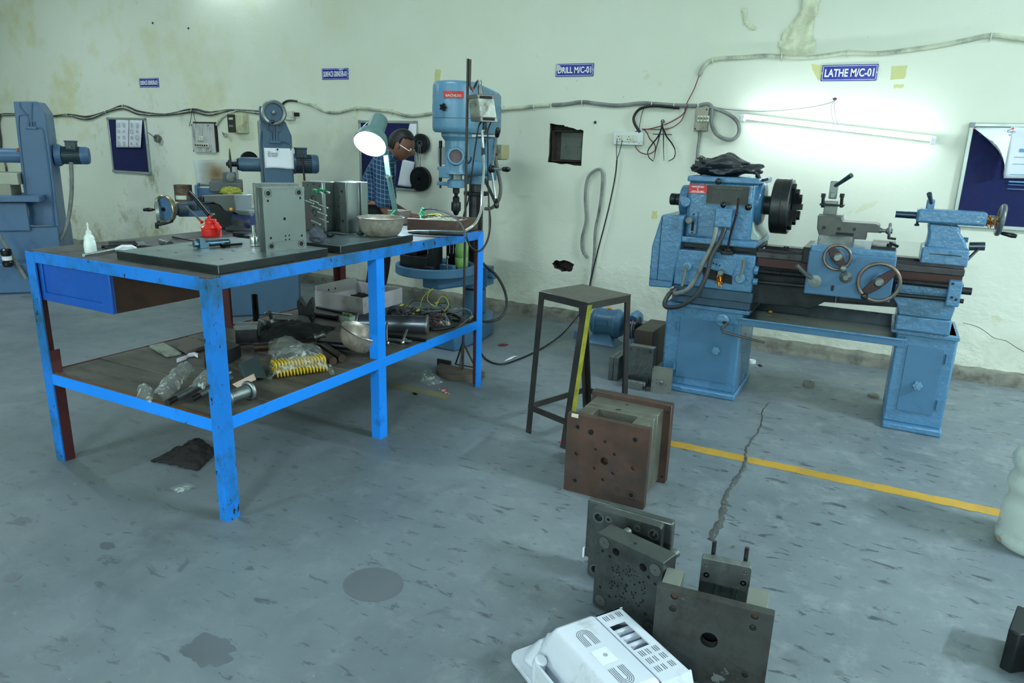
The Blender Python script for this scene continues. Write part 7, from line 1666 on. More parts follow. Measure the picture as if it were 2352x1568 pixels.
mb=MB();P_=[at(406,833,z=SZ),at(427,826,z=SZ),at(432,821,z=SZ),at(446,818,z=SZ),at(455,822,z=SZ)]
mb.rings([[p,p+V((0,0,.016)),p+V((-.012,.014,.016)),p+V((-.012,.014,0))]for p in P_]);solo('foam_piece',mb,M_white,'white bent strip of foam on the shelf','foam',bev=.002)
# tangle of wires at the far end of the shelf
cols=[M_black,mat('brown_wire',rgb(74,50,52),.5),mat('grey_wire',rgb(96,104,112),.5),mat('teal_wire',rgb(60,84,88),.5),mat('yellow_green_wire',rgb(150,160,60),.5)]
r=random.Random(31)
t=thing('wire_tangle','tangle of thin brown, grey and yellow wires at the far end of the shelf','wires',at(1000,735,z=SZ))
for i in range(15):
 pts=[];px,py=r.uniform(930,1040),r.uniform(715,742)
 for j in range(7):
  px=min(1082,max(925,px+r.uniform(-40,46)));py=min(750,max(708,py+r.uniform(-16,16)))
  pts.append(at(px,py,z=SZ+.004)+V((0,0,max(0,r.uniform(-.02,.07)))))
 mb=MB();mb.tube(pts,.0026 if i%3 else .004,5,5);obj('wire',mb,cols[i%4],t)
for pts in([(920,735),(925,720),(940,700),(955,690),(1000,698)],[(965,705),(970,685),(985,668),(995,662),(985,672),(982,690),(1000,705)],[(1000,705),(1012,682),(1024,684),(1030,700),(1020,715)],[(1030,715),(1060,708),(1080,714),(1083,730),(1065,742),(1040,738)]):
 mb=MB();z0=SZ+.01;mb.tube([at(p[0],735,z=z0).lerp(at(p[0],p[1],y=at(p[0],735,z=z0).y),1)for p in pts],.0028,6,5);obj('wire',mb,cols[r.choice((1,2,4))],t)
for px,py in((923,700),(938,702),(948,722),(960,712),(1003,695),(1020,722),(1064,745),(1083,728),(1046,710)):
 p=at(px,730,z=SZ+.02);p=at(px,py,y=p.y);mb=MB();mb.cyl(p-V((.008,.004,.004)),p+V((.008,.004,.004)),.005,n=8);obj('yellow_sleeve',mb,mat('yellow_sleeve',rgb(206,204,60),.5),t)
mb=MB();g=at(1016,748,z=SZ);mb.box((g.x-.02,g.y,SZ),(g.x+.035,g.y+.025,SZ+.025));obj('connector',mb,M_switch,t,bev=.003)
mb=MB();mb.tube([at(930,722,z=SZ+.03),at(980,712,z=SZ+.04),at(1040,722,z=SZ+.03),at(1060,740,z=SZ+.015),at(1010,755,z=SZ+.012),at(960,750,z=SZ+.012)],.010,8,5);obj('sheathed_bundle',mb,M_black,t)
mb=MB();mb.lathe([(0,0),(.045,0),(.045,.02),(.03,.025),(.03,.10),(0,.10)],at(905,718,z=SZ+.046),(.6,-.5,-.1),22);solo('black_motor',mb,M_dark,'small black round motor lying behind the grey cylinder','motor')
# heavy lead looping from the tangle round the far leg to the floor
p=[at(1040,735,z=SZ+.012),at(1068,738,z=SZ+.014),at(1098,737,y=3.50),at(1122,738,y=3.60),at(1148,730,y=3.68),at(1163,705,y=3.74),at(1160,670,y=3.78),at(1142,635,y=3.80),at(1115,610,y=3.78),at(1095,590,y=3.72)]
mb=MB();mb.tube(p,.0085,9,5);solo('heavy_lead',mb,M_black,'thick black lead looping round the far leg of the bench','cable')
# ------------------------------------------------------------------ on the floor
def T(x,y):return(1180+x/3.5,1120+y/3.5)
def Sx(x,y):return(1180+x/2.85,630+y/2.85)
# stool
st=local_plate('stool','tall dark angle-iron stool with a sheet steel seat','stool',(-1.245,3.146,0),math.radians(-19.6))
M_stool=mat('dark_oiled_stool_steel',rgb(58,56,54),.45,.5,var=.25,vs=9)
M_sy=mat('yellow_green_paint_run',rgb(130,132,30),.5,var=.25,vs=20,chip=rgb(70,66,50),chip_amt=.36,cs=50)
hw=.156
for sx in(-1,1):
 for sy in(-1,1):
  top=V((sx*hw,sy*hw,.70));ft=V((sx*(hw-.02),sy*(hw+.075),0));w=.034;q=.005
  L_=[(0,0),(-sx*w,0),(-sx*w,-sy*q),(-sx*q,-sy*q),(-sx*q,-sy*w),(0,-sy*w)]
  mb=MB();mb.rings([[ft+V((a,b_,0))for a,b_ in L_],[top+V((a,b_,0))for a,b_ in L_]]);o=obj('leg',mb,M_stool,st,sm=0)
  if(sx,sy)==(1,-1):
   mb=MB();mb.rings([[p+V((.0012,y_,0))for y_ in(.001,.033)]for p in(ft.lerp(top,.08),ft.lerp(top,.55),ft.lerp(top,.99))],close=False);obj('paint_run',mb,M_sy,o,sm=0)
for a,b_ in(((-hw,-hw),(hw,-hw+.005)),((-hw,hw-.005),(hw,hw)),((-hw,-hw),(-hw+.005,hw)),((hw-.005,-hw),(hw,hw))):
 mb=MB();mb.box((a[0],a[1],.672),(b_[0],b_[1],.702));obj('seat_rail',mb,M_stool,st,sm=0)
mb=MB();mb.box((-hw-.002,-hw-.002,.702),(hw+.002,hw+.002,.708));obj('seat',mb,mat('brown_grey_seat_sheet',rgb(84,80,74),.35,.5,var=.2,vs=4),st,bev=.002)
e0=hw+.062;zr=.115
for a,b_ in(((-hw+.02,-e0),(hw-.02,-e0+.005)),((-hw+.02,e0-.005),(hw-.02,e0)),((-hw+.016,-e0),(-hw+.021,e0)),((hw-.021,-e0),(hw-.016,e0))):
 mb=MB();mb.box((a[0],a[1],zr),(b_[0],b_[1],zr+.03));obj('foot_rail',mb,M_stool,st,sm=0)
# rusty mould in front of the stool
Y_=2.508
m1=thing('rusty_mould','big rusty brown injection mould standing in front of the stool','mould',(-.865,2.66,0))
def hp(x,y):p=at(*Sx(x,y),y=Y_);return p.x+1.038,p.z
hl=[]
for x,y,r_,d in((593,1222,.0165,.04),(419,998,.0095,.006),(505,1033,.0125,.004),(795,1083,.010,.006),(400,1348,.009,.006),(783,1268,.0095,.01),(412,1172,.0085,.01),(768,1445,.010,.006),(598,1095,.0065,.01),(537,1145,.0065,.01),(660,1177,.0065,.01),(527,1267,.0065,.01),(650,1300,.0065,.01),(583,1343,.0065,.01)):
 u,v=hp(x,y);hl.append((u,v,r_,d))
mb=MB();mb.plate(.346,.342,.03,hl,rc=.004,o=(-1.038,Y_,0));fp=obj('clamp_plate',mb,M_rust,m1,bev=.0015,seg=1)
for u,v,r_,d in hl:
 mb=MB()
 if d==.006:mb.ring((u-1.038,Y_+.002,v),(0,1,0),r_*.45,r_*.92,.005,16);mb.cyl((u-1.038,Y_+.0055,v),(u-1.038,Y_+.007,v),r_*.5,n=10);obj('cap_screw',mb,M_dark,fp)
 elif d==.004:mb.cyl((u-1.038,Y_+.0015,v),(u-1.038,Y_+.005,v),r_*.85,n=18);obj('bush_plug',mb,M_dark,fp)
u,v=hp(678,1408);mb=MB();mb.cyl((u-1.038,Y_-.0004,v),(u-1.038,Y_+.003,v),.013,n=20);obj('bush_plug',mb,mat('dark_rust_plug',rgb(66,54,50),.6,.3),fp)
u,v=hp(768,1445);mb=MB();mb.ring((u-1.038,Y_-.0005,v),(0,1,0),.0165,.0185,.002,24);obj('bush_edge',mb,M_hole,fp)
M_mld=mat('grey_brown_mould_steel',rgb(112,116,106),.42,.55,var=.2,vs=7,dirt=rgb(92,74,60),dirt_amt=.4,ds=6,chip=rgb(206,206,190),chip_amt=.25,cs=40)
for x0,x1 in((-1.014,-.952),(-.782,-.716)):
 mb=MB();mb.box((x0,2.5385,.012),(x1,2.638,.334));obj('spacer_block',mb,M_mld,m1,bev=.0015,seg=1)
for y0,y1,z1 in((2.541,2.556,.318),(2.558,2.58,.312)):
 mb=MB();mb.box((-.948,y0,.02),(-.786,y1,z1));obj('ejector_plate',mb,M_mld,m1,bev=.0015,seg=1)
mb=MB();mb.box((-.952,2.5385,.012),(-.782,2.638,.02));obj('box_floor',mb,M_dark,m1)
for x in(-.925,-.82):
 mb=MB();mb.cyl((x,2.608,.02),(x,2.608,.31),.018,n=18);obj('return_spring_guide',mb,mat('green_black_pillar',rgb(48,62,54),.4,.5),m1)
mb=MB();mb.box((-1.014,2.6385,.012),(-.716,2.690,.336));k1=obj('support_plate',mb,M_mld,m1,bev=.0015,seg=1)
mb=MB();mb.box((-1.014,2.6905,.012),(-.716,2.7785,.336));k2=obj('cavity_plate',mb,M_mld,m1,bev=.0015,seg=1)
for x,y in((-.865,2.745),(-.872,2.672),(-.88,2.665)):
 mb=MB();mb.cyl((x,y,.335),(x,y,.3366),.006,n=12);obj('tapped_hole',mb,M_hole,k1 if y<2.69 else k2)
mb=MB();mb.box((-1.040,2.779,0),(-.684,2.822,.356));bpz=obj('back_clamp_plate',mb,M_rust,m1,bev=.002,seg=1)
for zz in(.325,.03):
 mb=MB();mb.cyl((-.698,2.7778,zz),(-.698,2.781,zz),.006,n=12);obj('tapped_hole',mb,M_hole,bpz)
mb=MB();mb.box((-1.020,2.5075,.328),(-.99,2.5125,.3424));obj('paint_chip',mb,mat('cream_paint_chip',rgb(206,200,176),.6),fp,sm=0)
# two steel mould plates standing one before the other
M_m2=mat('dark_used_mould_steel',rgb(92,98,98),.36,.75,var=.18,vs=7,dirt=rgb(56,58,58),dirt_amt=.42,ds=6,bump=.05)
m2=local_plate('mould_half','worn grey mould half with stepped back plate, just behind the drilled plate','mould',(-.719,1.983,0),math.radians(-2))
mb=MB();mb.plate(.238,.250,.036,[(.027,.222,.0135,.03),(.213,.218,.0135,.03),(.062,.226,.006,.012),(.16,.224,.006,.012),(.027,.03,.0135,.03)],rc=.012);obj('front_plate',mb,M_m2,m2,bev=.002)
for u,v in((.027,.222),(.213,.218),(.027,.03)):bush(m2,u,v,.0138,.0185)
for u,v in((.062,.226),(.16,.224)):bush(m2,u,v,.0062,.011)
mb=MB();mb.box((.06,-.0015,.02),(.185,.004,.19));cv=obj('cavity_insert',mb,M_steel2,m2,bev=.002)
mb=MB();mb.prism([(.065,.03),(.18,.03),(.18,.12),(.12,.185),(.065,.185)],-.006,-.001,'y');obj('insert_ridge',mb,M_m2,cv,bev=.002)
mb=MB();mb.box((-.03,.0365,.04),(.262,.068,.254));mb.box((-.012,.0365,0),(.25,.068,.04));obj('back_plate',mb,M_m2,m2,bev=.006)
mb=MB();a=at(*T(590,580),z=.05);mb.box((-.034,.03,.04),(-.028,.04,.075));obj('white_dab',mb,M_white,m2)
m3=local_plate('ejector_plate','thick steel plate pierced by a star of small holes and four round plugs','mould',(-.646,1.848,0),math.radians(-15.2))
r=random.Random(12);holes=[(.072,.214,.0125,.03),(.168,.206,.0125,.03),(.024,.196,.0045,.01),(.052,.19,.0055,.01),(.19,.184,.0055,.01),(.212,.172,.0045,.01),(.024,.07,.0045,.01),(.06,.055,.0055,.01),(.19,.06,.0055,.01),(.118,.122,.0052,.01)]
for k_ in range(900):
 if len(holes)>=74:break
 a=r.choice((0,1,2,3,4,5))*PI/3+.35+r.gauss(0,.2);q=.012+.055*math.sqrt(r.random());h_=(.118+q*math.cos(a),.122+q*math.sin(a),r.choice((.0022,.003,.0035)),.008)
 if all(math.hypot(h_[0]-g_[0],h_[1]-g_[1])>h_[2]+g_[2]+.0012 for g_ in holes):holes.append(h_)
mb=MB();mb.plate(.233,.25,.071,holes,rc=.004,n=10);pb=obj('drilled_plate',mb,M_m2,m3,bev=.0015,seg=1)
for u,v in((.028,.226),(.208,.216),(.028,.024),(.208,.024)):
 mb=MB();mb.cyl((u,-.0006,v),(u,.003,v),.0195,n=30);pg=obj('round_plug',mb,mat('plug_steel',rgb(112,116,114),.35,.75,var=.1),m3)
 mb=MB();mb.ring((u,-.0009,v),(0,1,0),.0192,.0202,.002,30);mb.cyl((u,-.0012,v),(u,0,v),.002,n=8);obj('plug_edge',mb,M_hole,pg)
mb=MB();mb.cyl((.118,.03,.2496),(.118,.03,.2504),.006,n=12);obj('tapped_hole',mb,M_hole,m3)
for u in(.05,.219):
 mb=MB();mb.cyl((u,.071,.236),(u,.095,.236),.013,n=18);obj('rear_bush',mb,M_steel,m3)
# large centre-hole plate with rails, and the pin plate between them
m4=local_plate('clamp_plate','large grimy mould plate with a round centre hole beside the white cover','mould',(-.402,1.655,0),math.radians(5.4))
def q4(x,y):
 n4=V((math.sin(math.radians(5.4)),-math.cos(math.radians(5.4)),0));p=on_plane(*T(x,y),V((-.402,1.655,0)),n4)-V((-.402,1.655,0))
 return p.dot(V((-n4.y,n4.x,0))),p.z
h4=[]
for x,y,r_,d in((1570,1225,.0225,None),(1290,873,.0095,.01),(1278,970,.0095,.006),(1938,1033,.0095,.01),(1922,1125,.009,.006),(1858,1503,.0085,.006)):
 u,v=q4(x,y);h4.append((u,v,r_,d))
mb=MB();mb.plate(.297,.26,.026,h4,n=24);obj('face_plate',mb,mat('mottled_dark_plate',rgb(78,82,80),.42,.6,var=.25,vs=5,dirt=rgb(46,42,38),dirt_amt=.46,ds=5,chip=rgb(120,128,126),chip_amt=.36,cs=9),m4,bev=.003)
for u,v,r_,d in h4:
 if d==.006:sock(m4,u,v,r_)
 elif d==.01:mb=MB();mb.cyl((u,.006,v),(u,.009,v),r_*.98,n=18);obj('rusty_plug',mb,M_rust,m4)
for x0,x1 in((.0,.05),(.225,.28)):
 mb=MB();mb.box((x0,.0265,0),(x1,.165,.222));obj('spacer_block',mb,mat('pale_spacer_steel',rgb(140,146,138),.4,.6,var=.1),m4,bev=.002)
mb=MB();mb.box((.055,.05,.02),(.22,.075,.20));obj('ejector_plate',mb,M_dark,m4,bev=.002)  # dark backing plate added between the rails so the centre hole looks dark
m5=local_plate('pin_plate','small steel plate with two upright pins between the rails of the large plate','mould',(-.338,1.90,0),math.radians(8.6))
mb=MB();mb.plate(.14,.232,.03,[(.016,.212,.005,.01),(.124,.212,.005,.01)],rc=.008);pb=obj('plate',mb,M_steel2,m5,bev=.002)
for u,v in((.018,.18),(.122,.178)):bush(m5,u,v,.004,.0085,m=M_blackp,name='cap_screw')
for u in(.045,.065,.095,.108):
 mb=MB();mb.box((u,-.0008,0),(u+.0022,.001,.16));obj('ground_line',mb,M_bright,m5,sm=0)
for u in(.03,.122):
 mb=MB();mb.cyl((u,.045,.0),(u,.045,.268),.0065,n=14);obj('upright_pin',mb,M_rail,m5)
mb=MB();mb.box((.0,.03,.05),(.14,.062,.19));obj('rear_plate',mb,M_m2,m5,bev=.002)
# white plastic machine cover
cvr=local_plate('plastic_cover','white moulded plastic machine cover with oval grilles, scuffed, on the floor','cover',(-.696,1.491,0),math.radians(-33))
M_cov=mat('scuffed_white_plastic',rgb(204,212,224),.38,var=.03,vs=3,dirt=rgb(150,150,146),dirt_amt=.34,ds=9,chip=rgb(110,104,92),chip_amt=.26,cs=30)
sec=[(.0,.012),(.028,.125),(.036,.142),(.050,.15),(.160,.15),(.168,.146),(.178,.138),(.181,.01)]
mb=MB();mb.rings([[(e_+de*(z_>.05),g_,z_)for g_,z_ in sec]for e_,de in((.0,.052),(.375,-.042))]);obj('main_hood',mb,M_cov,cvr,bev=.014,seg=3)
gw=[(.105,.187),(.213,.187),(.213,.241),(.105,.241)]
mb=MB();mb.prism([(.055,.178),(.332,.178),(.332,.262),(.055,.262)],.134,.139,'z',[gw]);pn_=obj('top_panel',mb,M_cov,cvr)
mb=MB();mb.rings([[(.055,.262,.139),(.332,.262,.139),(.332,.272,.132),(.055,.272,.132)],[(.02,.27,.01),(.365,.27,.01),(.37,.279,.01),(.015,.279,.01)]]);obj('far_wall',mb,M_cov,cvr,bev=.004)
for a in((.055,.02),(.332,.37)):
 mb=MB();mb.rings([[(a[0],.176,.139),(a[0]+.004,.176,.139),(a[0]+.004,.27,.139),(a[0],.27,.139)],[(a[1],.176,.01),(a[1]+.004,.176,.01),(a[1]+.004,.28,.01),(a[1],.28,.01)]]);obj('end_wall',mb,M_cov,cvr)
for i in range(4):
 mb=MB();mb.box((.112+i*.03,.19,.012),(.124+i*.03,.26,.125));obj('inner_rib',mb,M_cov,cvr,bev=.002)
mb=MB();mb.prism(rrect(-.06,-.03,.45,.312,.03),0,.014,'z',[rrect(.02,.02,.33,.25,.02)]);obj('base_flange',mb,M_cov,cvr,bev=.005)
mb=MB();mb.rings([[(-.05,.02,.014),(-.01,-.01,.014),(.06,.0,.014),(.06,.1,.014),(-.04,.11,.014)],[(.005,.03,.085),(.02,.02,.085),(.06,.03,.085),(.06,.1,.085),(.01,.1,.085)]]);obj('corner_lug',mb,M_cov,cvr,bev=.01,seg=3)
mb=MB();mb.tube([(.075,-.012,.014),(.075,-.012,.07),(.08,-.008,.088)],.018,14);mb.box((.075,-.028,.014),(.18,-.02,.085));obj('side_grip',mb,M_cov,cvr,bev=.008,seg=3)
M_slot=mat('dark_vent_slot',rgb(58,64,76),.7)
mb=MB()
for e0 in(.068,.222,.252,.284):
 for grp in range(3):
  for k_ in range(3 if grp!=1 else 2):
   g0=.192+grp*.022+k_*.006;mb.box((e0,g0,.1385),(e0+.020,g0+.0016,.1396))
tag(obj('vent_slots',mb,M_slot,pn_,sm=0),kind='stuff')
mb=MB();gc=.098
for k_ in range(4):
 R_=.0065+k_*.005
 for ec,a0 in((.120,PI/2),(.290,-PI/2)):
  n=12;mb.rings([[(ec+rr_*math.cos(a0+PI*i/n),gc+rr_*math.sin(a0+PI*i/n),.1506)for rr_ in(R_-.0007,R_+.0007)]for i in range(n+1)],close=False)
  for s_ in(-1,1):
   e1=ec+(.040 if ec<.2 else-.040);mb.mesh([(min(ec,e1),gc+s_*R_-.0007,.1506),(max(ec,e1),gc+s_*R_-.0007,.1506),(max(ec,e1),gc+s_*R_+.0007,.1506),(min(ec,e1),gc+s_*R_+.0007,.1506)],[(0,1,2,3)])
tag(obj('oval_grille',mb,M_slot,cvr,sm=0),kind='stuff')
mb=MB();mb.box((.178,gc-.024,.1498),(.232,gc+.024,.1512));lbp=obj('label_recess',mb,M_white,cvr,bev=.0006,seg=1)
mb=MB();mb.cyl((.205,gc+.004,.151),(.205,gc+.004,.1518),.006,n=16);obj('round_mark',mb,mat('grey_mark',rgb(160,172,180),.5),lbp)
# 20-litre jar at the right edge and the dark steel angle below it
jx,jy=.662,3.0
jar=thing('water_jar','translucent white ribbed water jar at the right edge of the floor','water jar',(jx,jy,0))
mb=MB();R0=.133
mb.lathe([(0,.012),(.10,.012),(.118,0),(.130,.012),(R0,.035),(.128,.05),(R0-.003,.06),(R0-.003,.15),(.126,.165),(.119,.175),(.119,.21),(.127,.222),(.131,.24),(.128,.262),(.119,.275),(.119,.298),(.128,.312),(.131,.335),(.122,.365),(.11,.375),(.106,.385),(.085,.408),(.05,.425),(.028,.43),(.028,.46),(0,.46)],(jx,jy,0),(0,0,1),48)
obj('jar_body',mb,mat('frosted_jar_plastic',rgb(196,210,206),.32,var=.05,vs=4,alpha=.86,trans=.15,spec=.6,dirt=rgb(150,166,160),dirt_amt=.36,ds=5),jar,sm=60)
mb=MB();mb.cyl((jx,jy,.455),(jx,jy,.485),.031,n=20);obj('jar_cap',mb,M_white,jar)
mb=MB();n=8;mb.rings([[(jx+(R0+.0006)*math.cos(a),jy+(R0+.0006)*math.sin(a),z)for z in(.012,.03)]for a in[math.radians(195+11*i/n)for i in range(n+1)]],close=False);obj('rust_stain',mb,mat('rust_stain',rgb(160,138,112),.7,var=.3,vs=30),jar)
mb=MB();mb.prism([(.462,2.153),(.487,2.139),(.52,2.165),(.66,2.10),(.68,2.25),(.50,2.30)],0,.128,'z');solo('steel_casting',mb,M_dark,'black steel angle casting cut by the lower right edge','casting',bev=.004)
# pump motor, brown block and the small mould plates between stool and lathe
pm=thing('pump_motor','blue rounded electric motor on a flared foot behind the stool','motor',(-1.68,4.80,0))
zc=at(1405,742,y=4.8).z;xl,xr=at(1357,742,y=4.8).x,at(1436,748,y=4.8).x
mb=MB();L_=xr-xl;Rm=.108
mb.lathe([(0,0),(.05,.004),(.085,.02),(.1,.045),(Rm,.05),(Rm,.065),(.1,.07),(.1,L_-.08),(Rm,L_-.075),(Rm,L_-.055),(.1,L_-.05),(.085,L_-.02),(.05,L_-.004),(0,L_)],(xl,4.8,zc),(1,.03,0),34);bd=obj('motor_body',mb,M_machine2,pm)
mb=MB();xm=(xl+xr)/2-.02;mb.rings([[(xm-.13,4.71,0),(xm+.12,4.71,0),(xm+.12,4.89,0),(xm-.13,4.89,0)],[(xm-.10,4.73,.02),(xm+.09,4.73,.02),(xm+.09,4.87,.02),(xm-.10,4.87,.02)],[(xm-.065,4.74,zc-.06),(xm+.06,4.74,zc-.06),(xm+.06,4.86,zc-.06),(xm-.065,4.86,zc-.06)]]);obj('flared_foot',mb,M_machine2,pm,bev=.006)
mb=MB();mb.box((xm-.03,4.695,zc-.0),(xm+.05,4.70,zc+.04));obj('rating_plate',mb,M_machine2,bd)
mb=MB();mb.ball((xm+.03,4.79,zc+.112),.012,8,6,(1.6,1,.7));solo('orange_scrap',mb,M_ochre,'orange scrap lying on top of the blue pump motor','scrap')
xq=at(1468,742,y=4.8).x
mb=MB();mb.cyl((xr-.01,4.8,zc),(xq+.03,4.8,zc),.03,n=14);obj('shaft',mb,M_dark,pm)
for i in range(4):
 mb=MB();mb.cyl((xr+.035+i*.016,4.8,zc-.01),(xr+.047+i*.016,4.8,zc-.01),.085,n=24);obj('grinding_disc',mb,M_rail if i%2 else mat('violet_grey_disc',rgb(110,112,140),.4,.4),pm)
mb=MB();mb.torus((xr+.075,4.8,zc-.01),(1,0,0),.10,.03,20,6,.35,2.2,(0,1,0));obj('wheel_hood',mb,M_machine,pm)
mb=MB();mb.box((xr+.06,4.75,0),(xr+.12,4.85,.10));obj('hood_foot',mb,M_machine,pm,bev=.004)
mb=MB();mb.box((xl-.13,4.80,0),(xl-.06,4.90,.05));solo('blue_block',mb,M_machine2,'small blue block on the floor left of the pump motor','block',bev=.003)
fl=at(1458,758,y=4.28);fr_=at(1500,763,y=4.28)
mb=MB();mb.box((fl.x,4.28,0),(fr_.x,4.62,fr_.z+.002));solo('brown_block',mb,mat('brown_oiled_block',rgb(66,58,52),.5,.4,var=.2,vs=5),'tall dark brown steel block standing against the left lathe leg','block',bev=.003)
g=at(*Sx(615,690),z=0);g2_=at(*Sx(680,697),z=0);zt=at(*Sx(622,538),y=g.y).z
mA2=thing('plate_pair','pair of small steel mould plates clamped together behind the stool leg','mould',g)
for x0,x1 in((g.x,(g.x+g2_.x)/2-.001),((g.x+g2_.x)/2+.001,g2_.x)):
 mb=MB();mb.box((x0,g.y,0),(x1,g.y+.14,zt));obj('plate',mb,M_m2,mA2,bev=.002)
a,b_=at(*Sx(757,467),y=3.99),at(*Sx(917,485),y=3.99)
mb_=local_plate('drilled_mould_plate','upright steel mould plate with bright slots leaning before the brown block','mould',(a.x,3.99,0),0)
hw_=b_.x-a.x;hz=(a.z+b_.z)/2
mb=MB();mb.plate(hw_,hz,.06,[(.014,hz-.02,.006,.01),(hw_-.018,hz-.022,.008,.012),(.06,hz-.018,.004,.008),(.012,.05,.005,.01),(hw_-.012,.05,.005,.01),(.06,.09,.004,.01),(.03,.12,.004,.01),(hw_-.03,.14,.004,.01),(hw_-.03,.08,.004,.01)]);obj('upright_plate',mb,M_m2,mb_,bev=.001,seg=1)
r=random.Random(4)
for i in range(6):
 x=.028+i*.015+(i>2)*.0;z0=hz*(.48 if i<2 else .22+.05*(i%3));mb=MB();mb.tube([(x,-.001,z0),(x+.022,-.001,z0+.05)],.0022,6);obj('slanting_slot',mb,M_bright,mb_)
mb=MB();mb.box((.0,-.085,0),(hw_-.01,-.055,.05));obj('front_bar',mb,M_steel2,mb_,bev=.004)
for u in(.01,hw_-.015):
 mb=MB();mb.cyl((u,-.10,.02),(u,-.001,.04),.009,n=12);obj('tie_pin',mb,M_rail,mb_)
a,b_=at(*Sx(895,772),z=0),at(*Sx(1025,790),z=0);zt=at(*Sx(905,612),y=a.y).z
w_=(b_-a).length
mc=local_plate('small_mould_plate','small grey mould plate with a nut in its face beside the lathe leg','mould',a,math.atan2((b_-a).y,(b_-a).x))
mb=MB();mb.plate(w_,zt,.05,[(.008,.012,.004,.008),(w_-.01,.012,.004,.008),(.008,zt-.014,.004,.008),(w_-.01,zt-.014,.004,.008),(.03,zt*.56,.0045,.01),(.03,zt*.42,.0045,.01),(.008,zt*.5,.004,.01),(w_*.73,zt*.36,.004,.008)],rc=.004);obj('plate',mb,mat('light_mould_steel',rgb(128,132,126),.4,.6,var=.15),mc,bev=.002)
mb=MB();mb.lathe([(0,-.014),(.006,-.014),(.008,-.008),(.014,-.006),(.016,0),(0,0)],(w_*.5,0,zt*.45),(0,1,0),6);obj('hex_nut',mb,M_steel,mc)
# rags, film and litter
drape('floor_rag','dark rag fallen on the floor under the corner of the bench','rag',((345,1060),(455,1082),(500,1040),(455,1005)),.001,lambda u,v:.055*hump(u,v)*(.4+.6*u),M_cloth,36,22,15,.014)
for i,(c4,lb,h_)in enumerate(((((940,858),(985,888),(1018,878),(990,850)),'crumpled clear film on the floor by the half-disc stand base',.03),(((388,1122),(415,1133),(455,1118),(430,1110)),'flat scrap of clear film on the floor near the bench corner',.008))):
 drape('plastic_film',lb,'plastic film',c4,.001,lambda u,v,h_=h_:h_*hump(u,v),M_film,18,14,21+i,.006)
for i,(c4,lb,m_)in enumerate((
  (((1143,793),(1158,795),(1168,792),(1152,789)),'dark red twist of string on the floor right of the drill',mat('crimson_scrap',rgb(110,30,44),.8)),
  (((1158,829),(1172,826),(1190,817),(1172,822)),'white paper strip on the floor between bench and stool',M_paper),
  (((1006,893),(1020,903),(1034,905),(1024,893)),'torn red and white wrapper on the floor below the bench end',mat('red_white_wrapper',rgb(206,206,206),.4,chip=rgb(190,30,30),chip_amt=.5,cs=40)),
  (((946,903),(956,908),(960,905),(950,901)),'black scrap on the floor under the bench end',M_black),
  (((1283,1016),(1288,1018),(1291,1015),(1286,1013)),'tiny red scrap on the floor left of the rusty mould',M_red),
  (((1738,838),(1746,843),(1751,841),(1744,836)),'dark scrap on the floor behind the left lathe leg',M_black))):
 drape('floor_scrap',lb,'litter',c4,.001,lambda u,v:.008*hump(u,v),m_,8,6,40+i,.003)
mb=MB();mb.tube([at(1378,708,y=4.9),at(1352,690,z=.18),at(1330,722,z=.10),at(1290,768,z=.03),at(1240,802,z=.007),at(1190,825,z=.007),at(1150,836,z=.007),at(1118,826,z=.007),at(1102,805,z=.007),at(1088,782,z=.007)],.006,8,5);solo('floor_lead',mb,M_black,'black lead running over the floor from behind the stool to the drill foot','cable')
# ------------------------------------------------------------------ desk lamp with its glare
Pc=at(850,331,y=3.30)
tc_=(EYE-Pc).normalized();dl=(DN*.93-RT*.36).normalized()
axl=(tc_*.55+dl*.84).normalized()
lx,ly=-2.555,3.41
lamp=thing('desk_lamp','lit green-grey bell-shaded work lamp on a flat arm, glaring beside the man','lamp',(lx,ly,.92))
M_lampg=mat('green_grey_enamel',rgb(84,116,116),.35,var=.06,vs=4)
mb=MB();mb.lathe([(.094,.0),(.097,0),(.094,.03),(.082,.062),(.060,.085),(.052,.10),(.05,.185),(.046,.20),(0,.20),(0,.195),(.043,.19),(.047,.10),(.056,.083),(.078,.06),(.09,.03),(.094,0)],Pc,-axl,36);sh=obj('bell_shade',mb,M_lampg,lamp)
mb=MB();mb.lathe([(.089,.004),(.086,.03),(.074,.058),(.052,.078),(.02,.086)],Pc,-axl,32);obj('reflector',mb,M_white,sh)
mb=MB();mb.lathe([(0,.012),(.03,.014),(.055,.024),(.06,.04),(.045,.062),(.02,.08),(0,.085)],Pc,-axl,24);obj('lit_bulb',mb,mat('lit_bulb',(1,1,1),.4,emit=((.62,.86,1),BULB)),lamp)
mb=MB();a=Pc-axl*.16;mb.tube([Pc-axl*.085-RT*.06,Pc-axl*.12-RT*.075-DN*.01,Pc-axl*.15-RT*.05-DN*.02],.0035,6,3);obj('wire_stay',mb,M_bright,sh)
A_,B_=Pc-axl*.07+V((.05,.03,-.02)),V((lx,ly,.935))
mid=at(893,405,y=3.37)
for p,q in((A_,mid),(mid,B_)):
 d_=(q-p).normalized();s_=d_.cross(V((0,1,0))).normalized()*.017;t_=V((0,.004,0))
 mb=MB();mb.rings([[p-s_-t_,p+s_-t_,p+s_+t_,p-s_+t_],[q-s_-t_,q+s_-t_,q+s_+t_,q-s_+t_]]);obj('flat_arm',mb,M_lampg,lamp,bev=.001)
mb=MB();mb.cyl(mid-V((0,.014,0)),mid+V((0,.014,0)),.013,n=12);obj('arm_pivot',mb,M_bright,lamp)
mb=MB();mb.cyl((lx,ly,.9205),(lx,ly,.94),.045,n=20);obj('lamp_foot',mb,M_lampg,lamp,bev=.003)
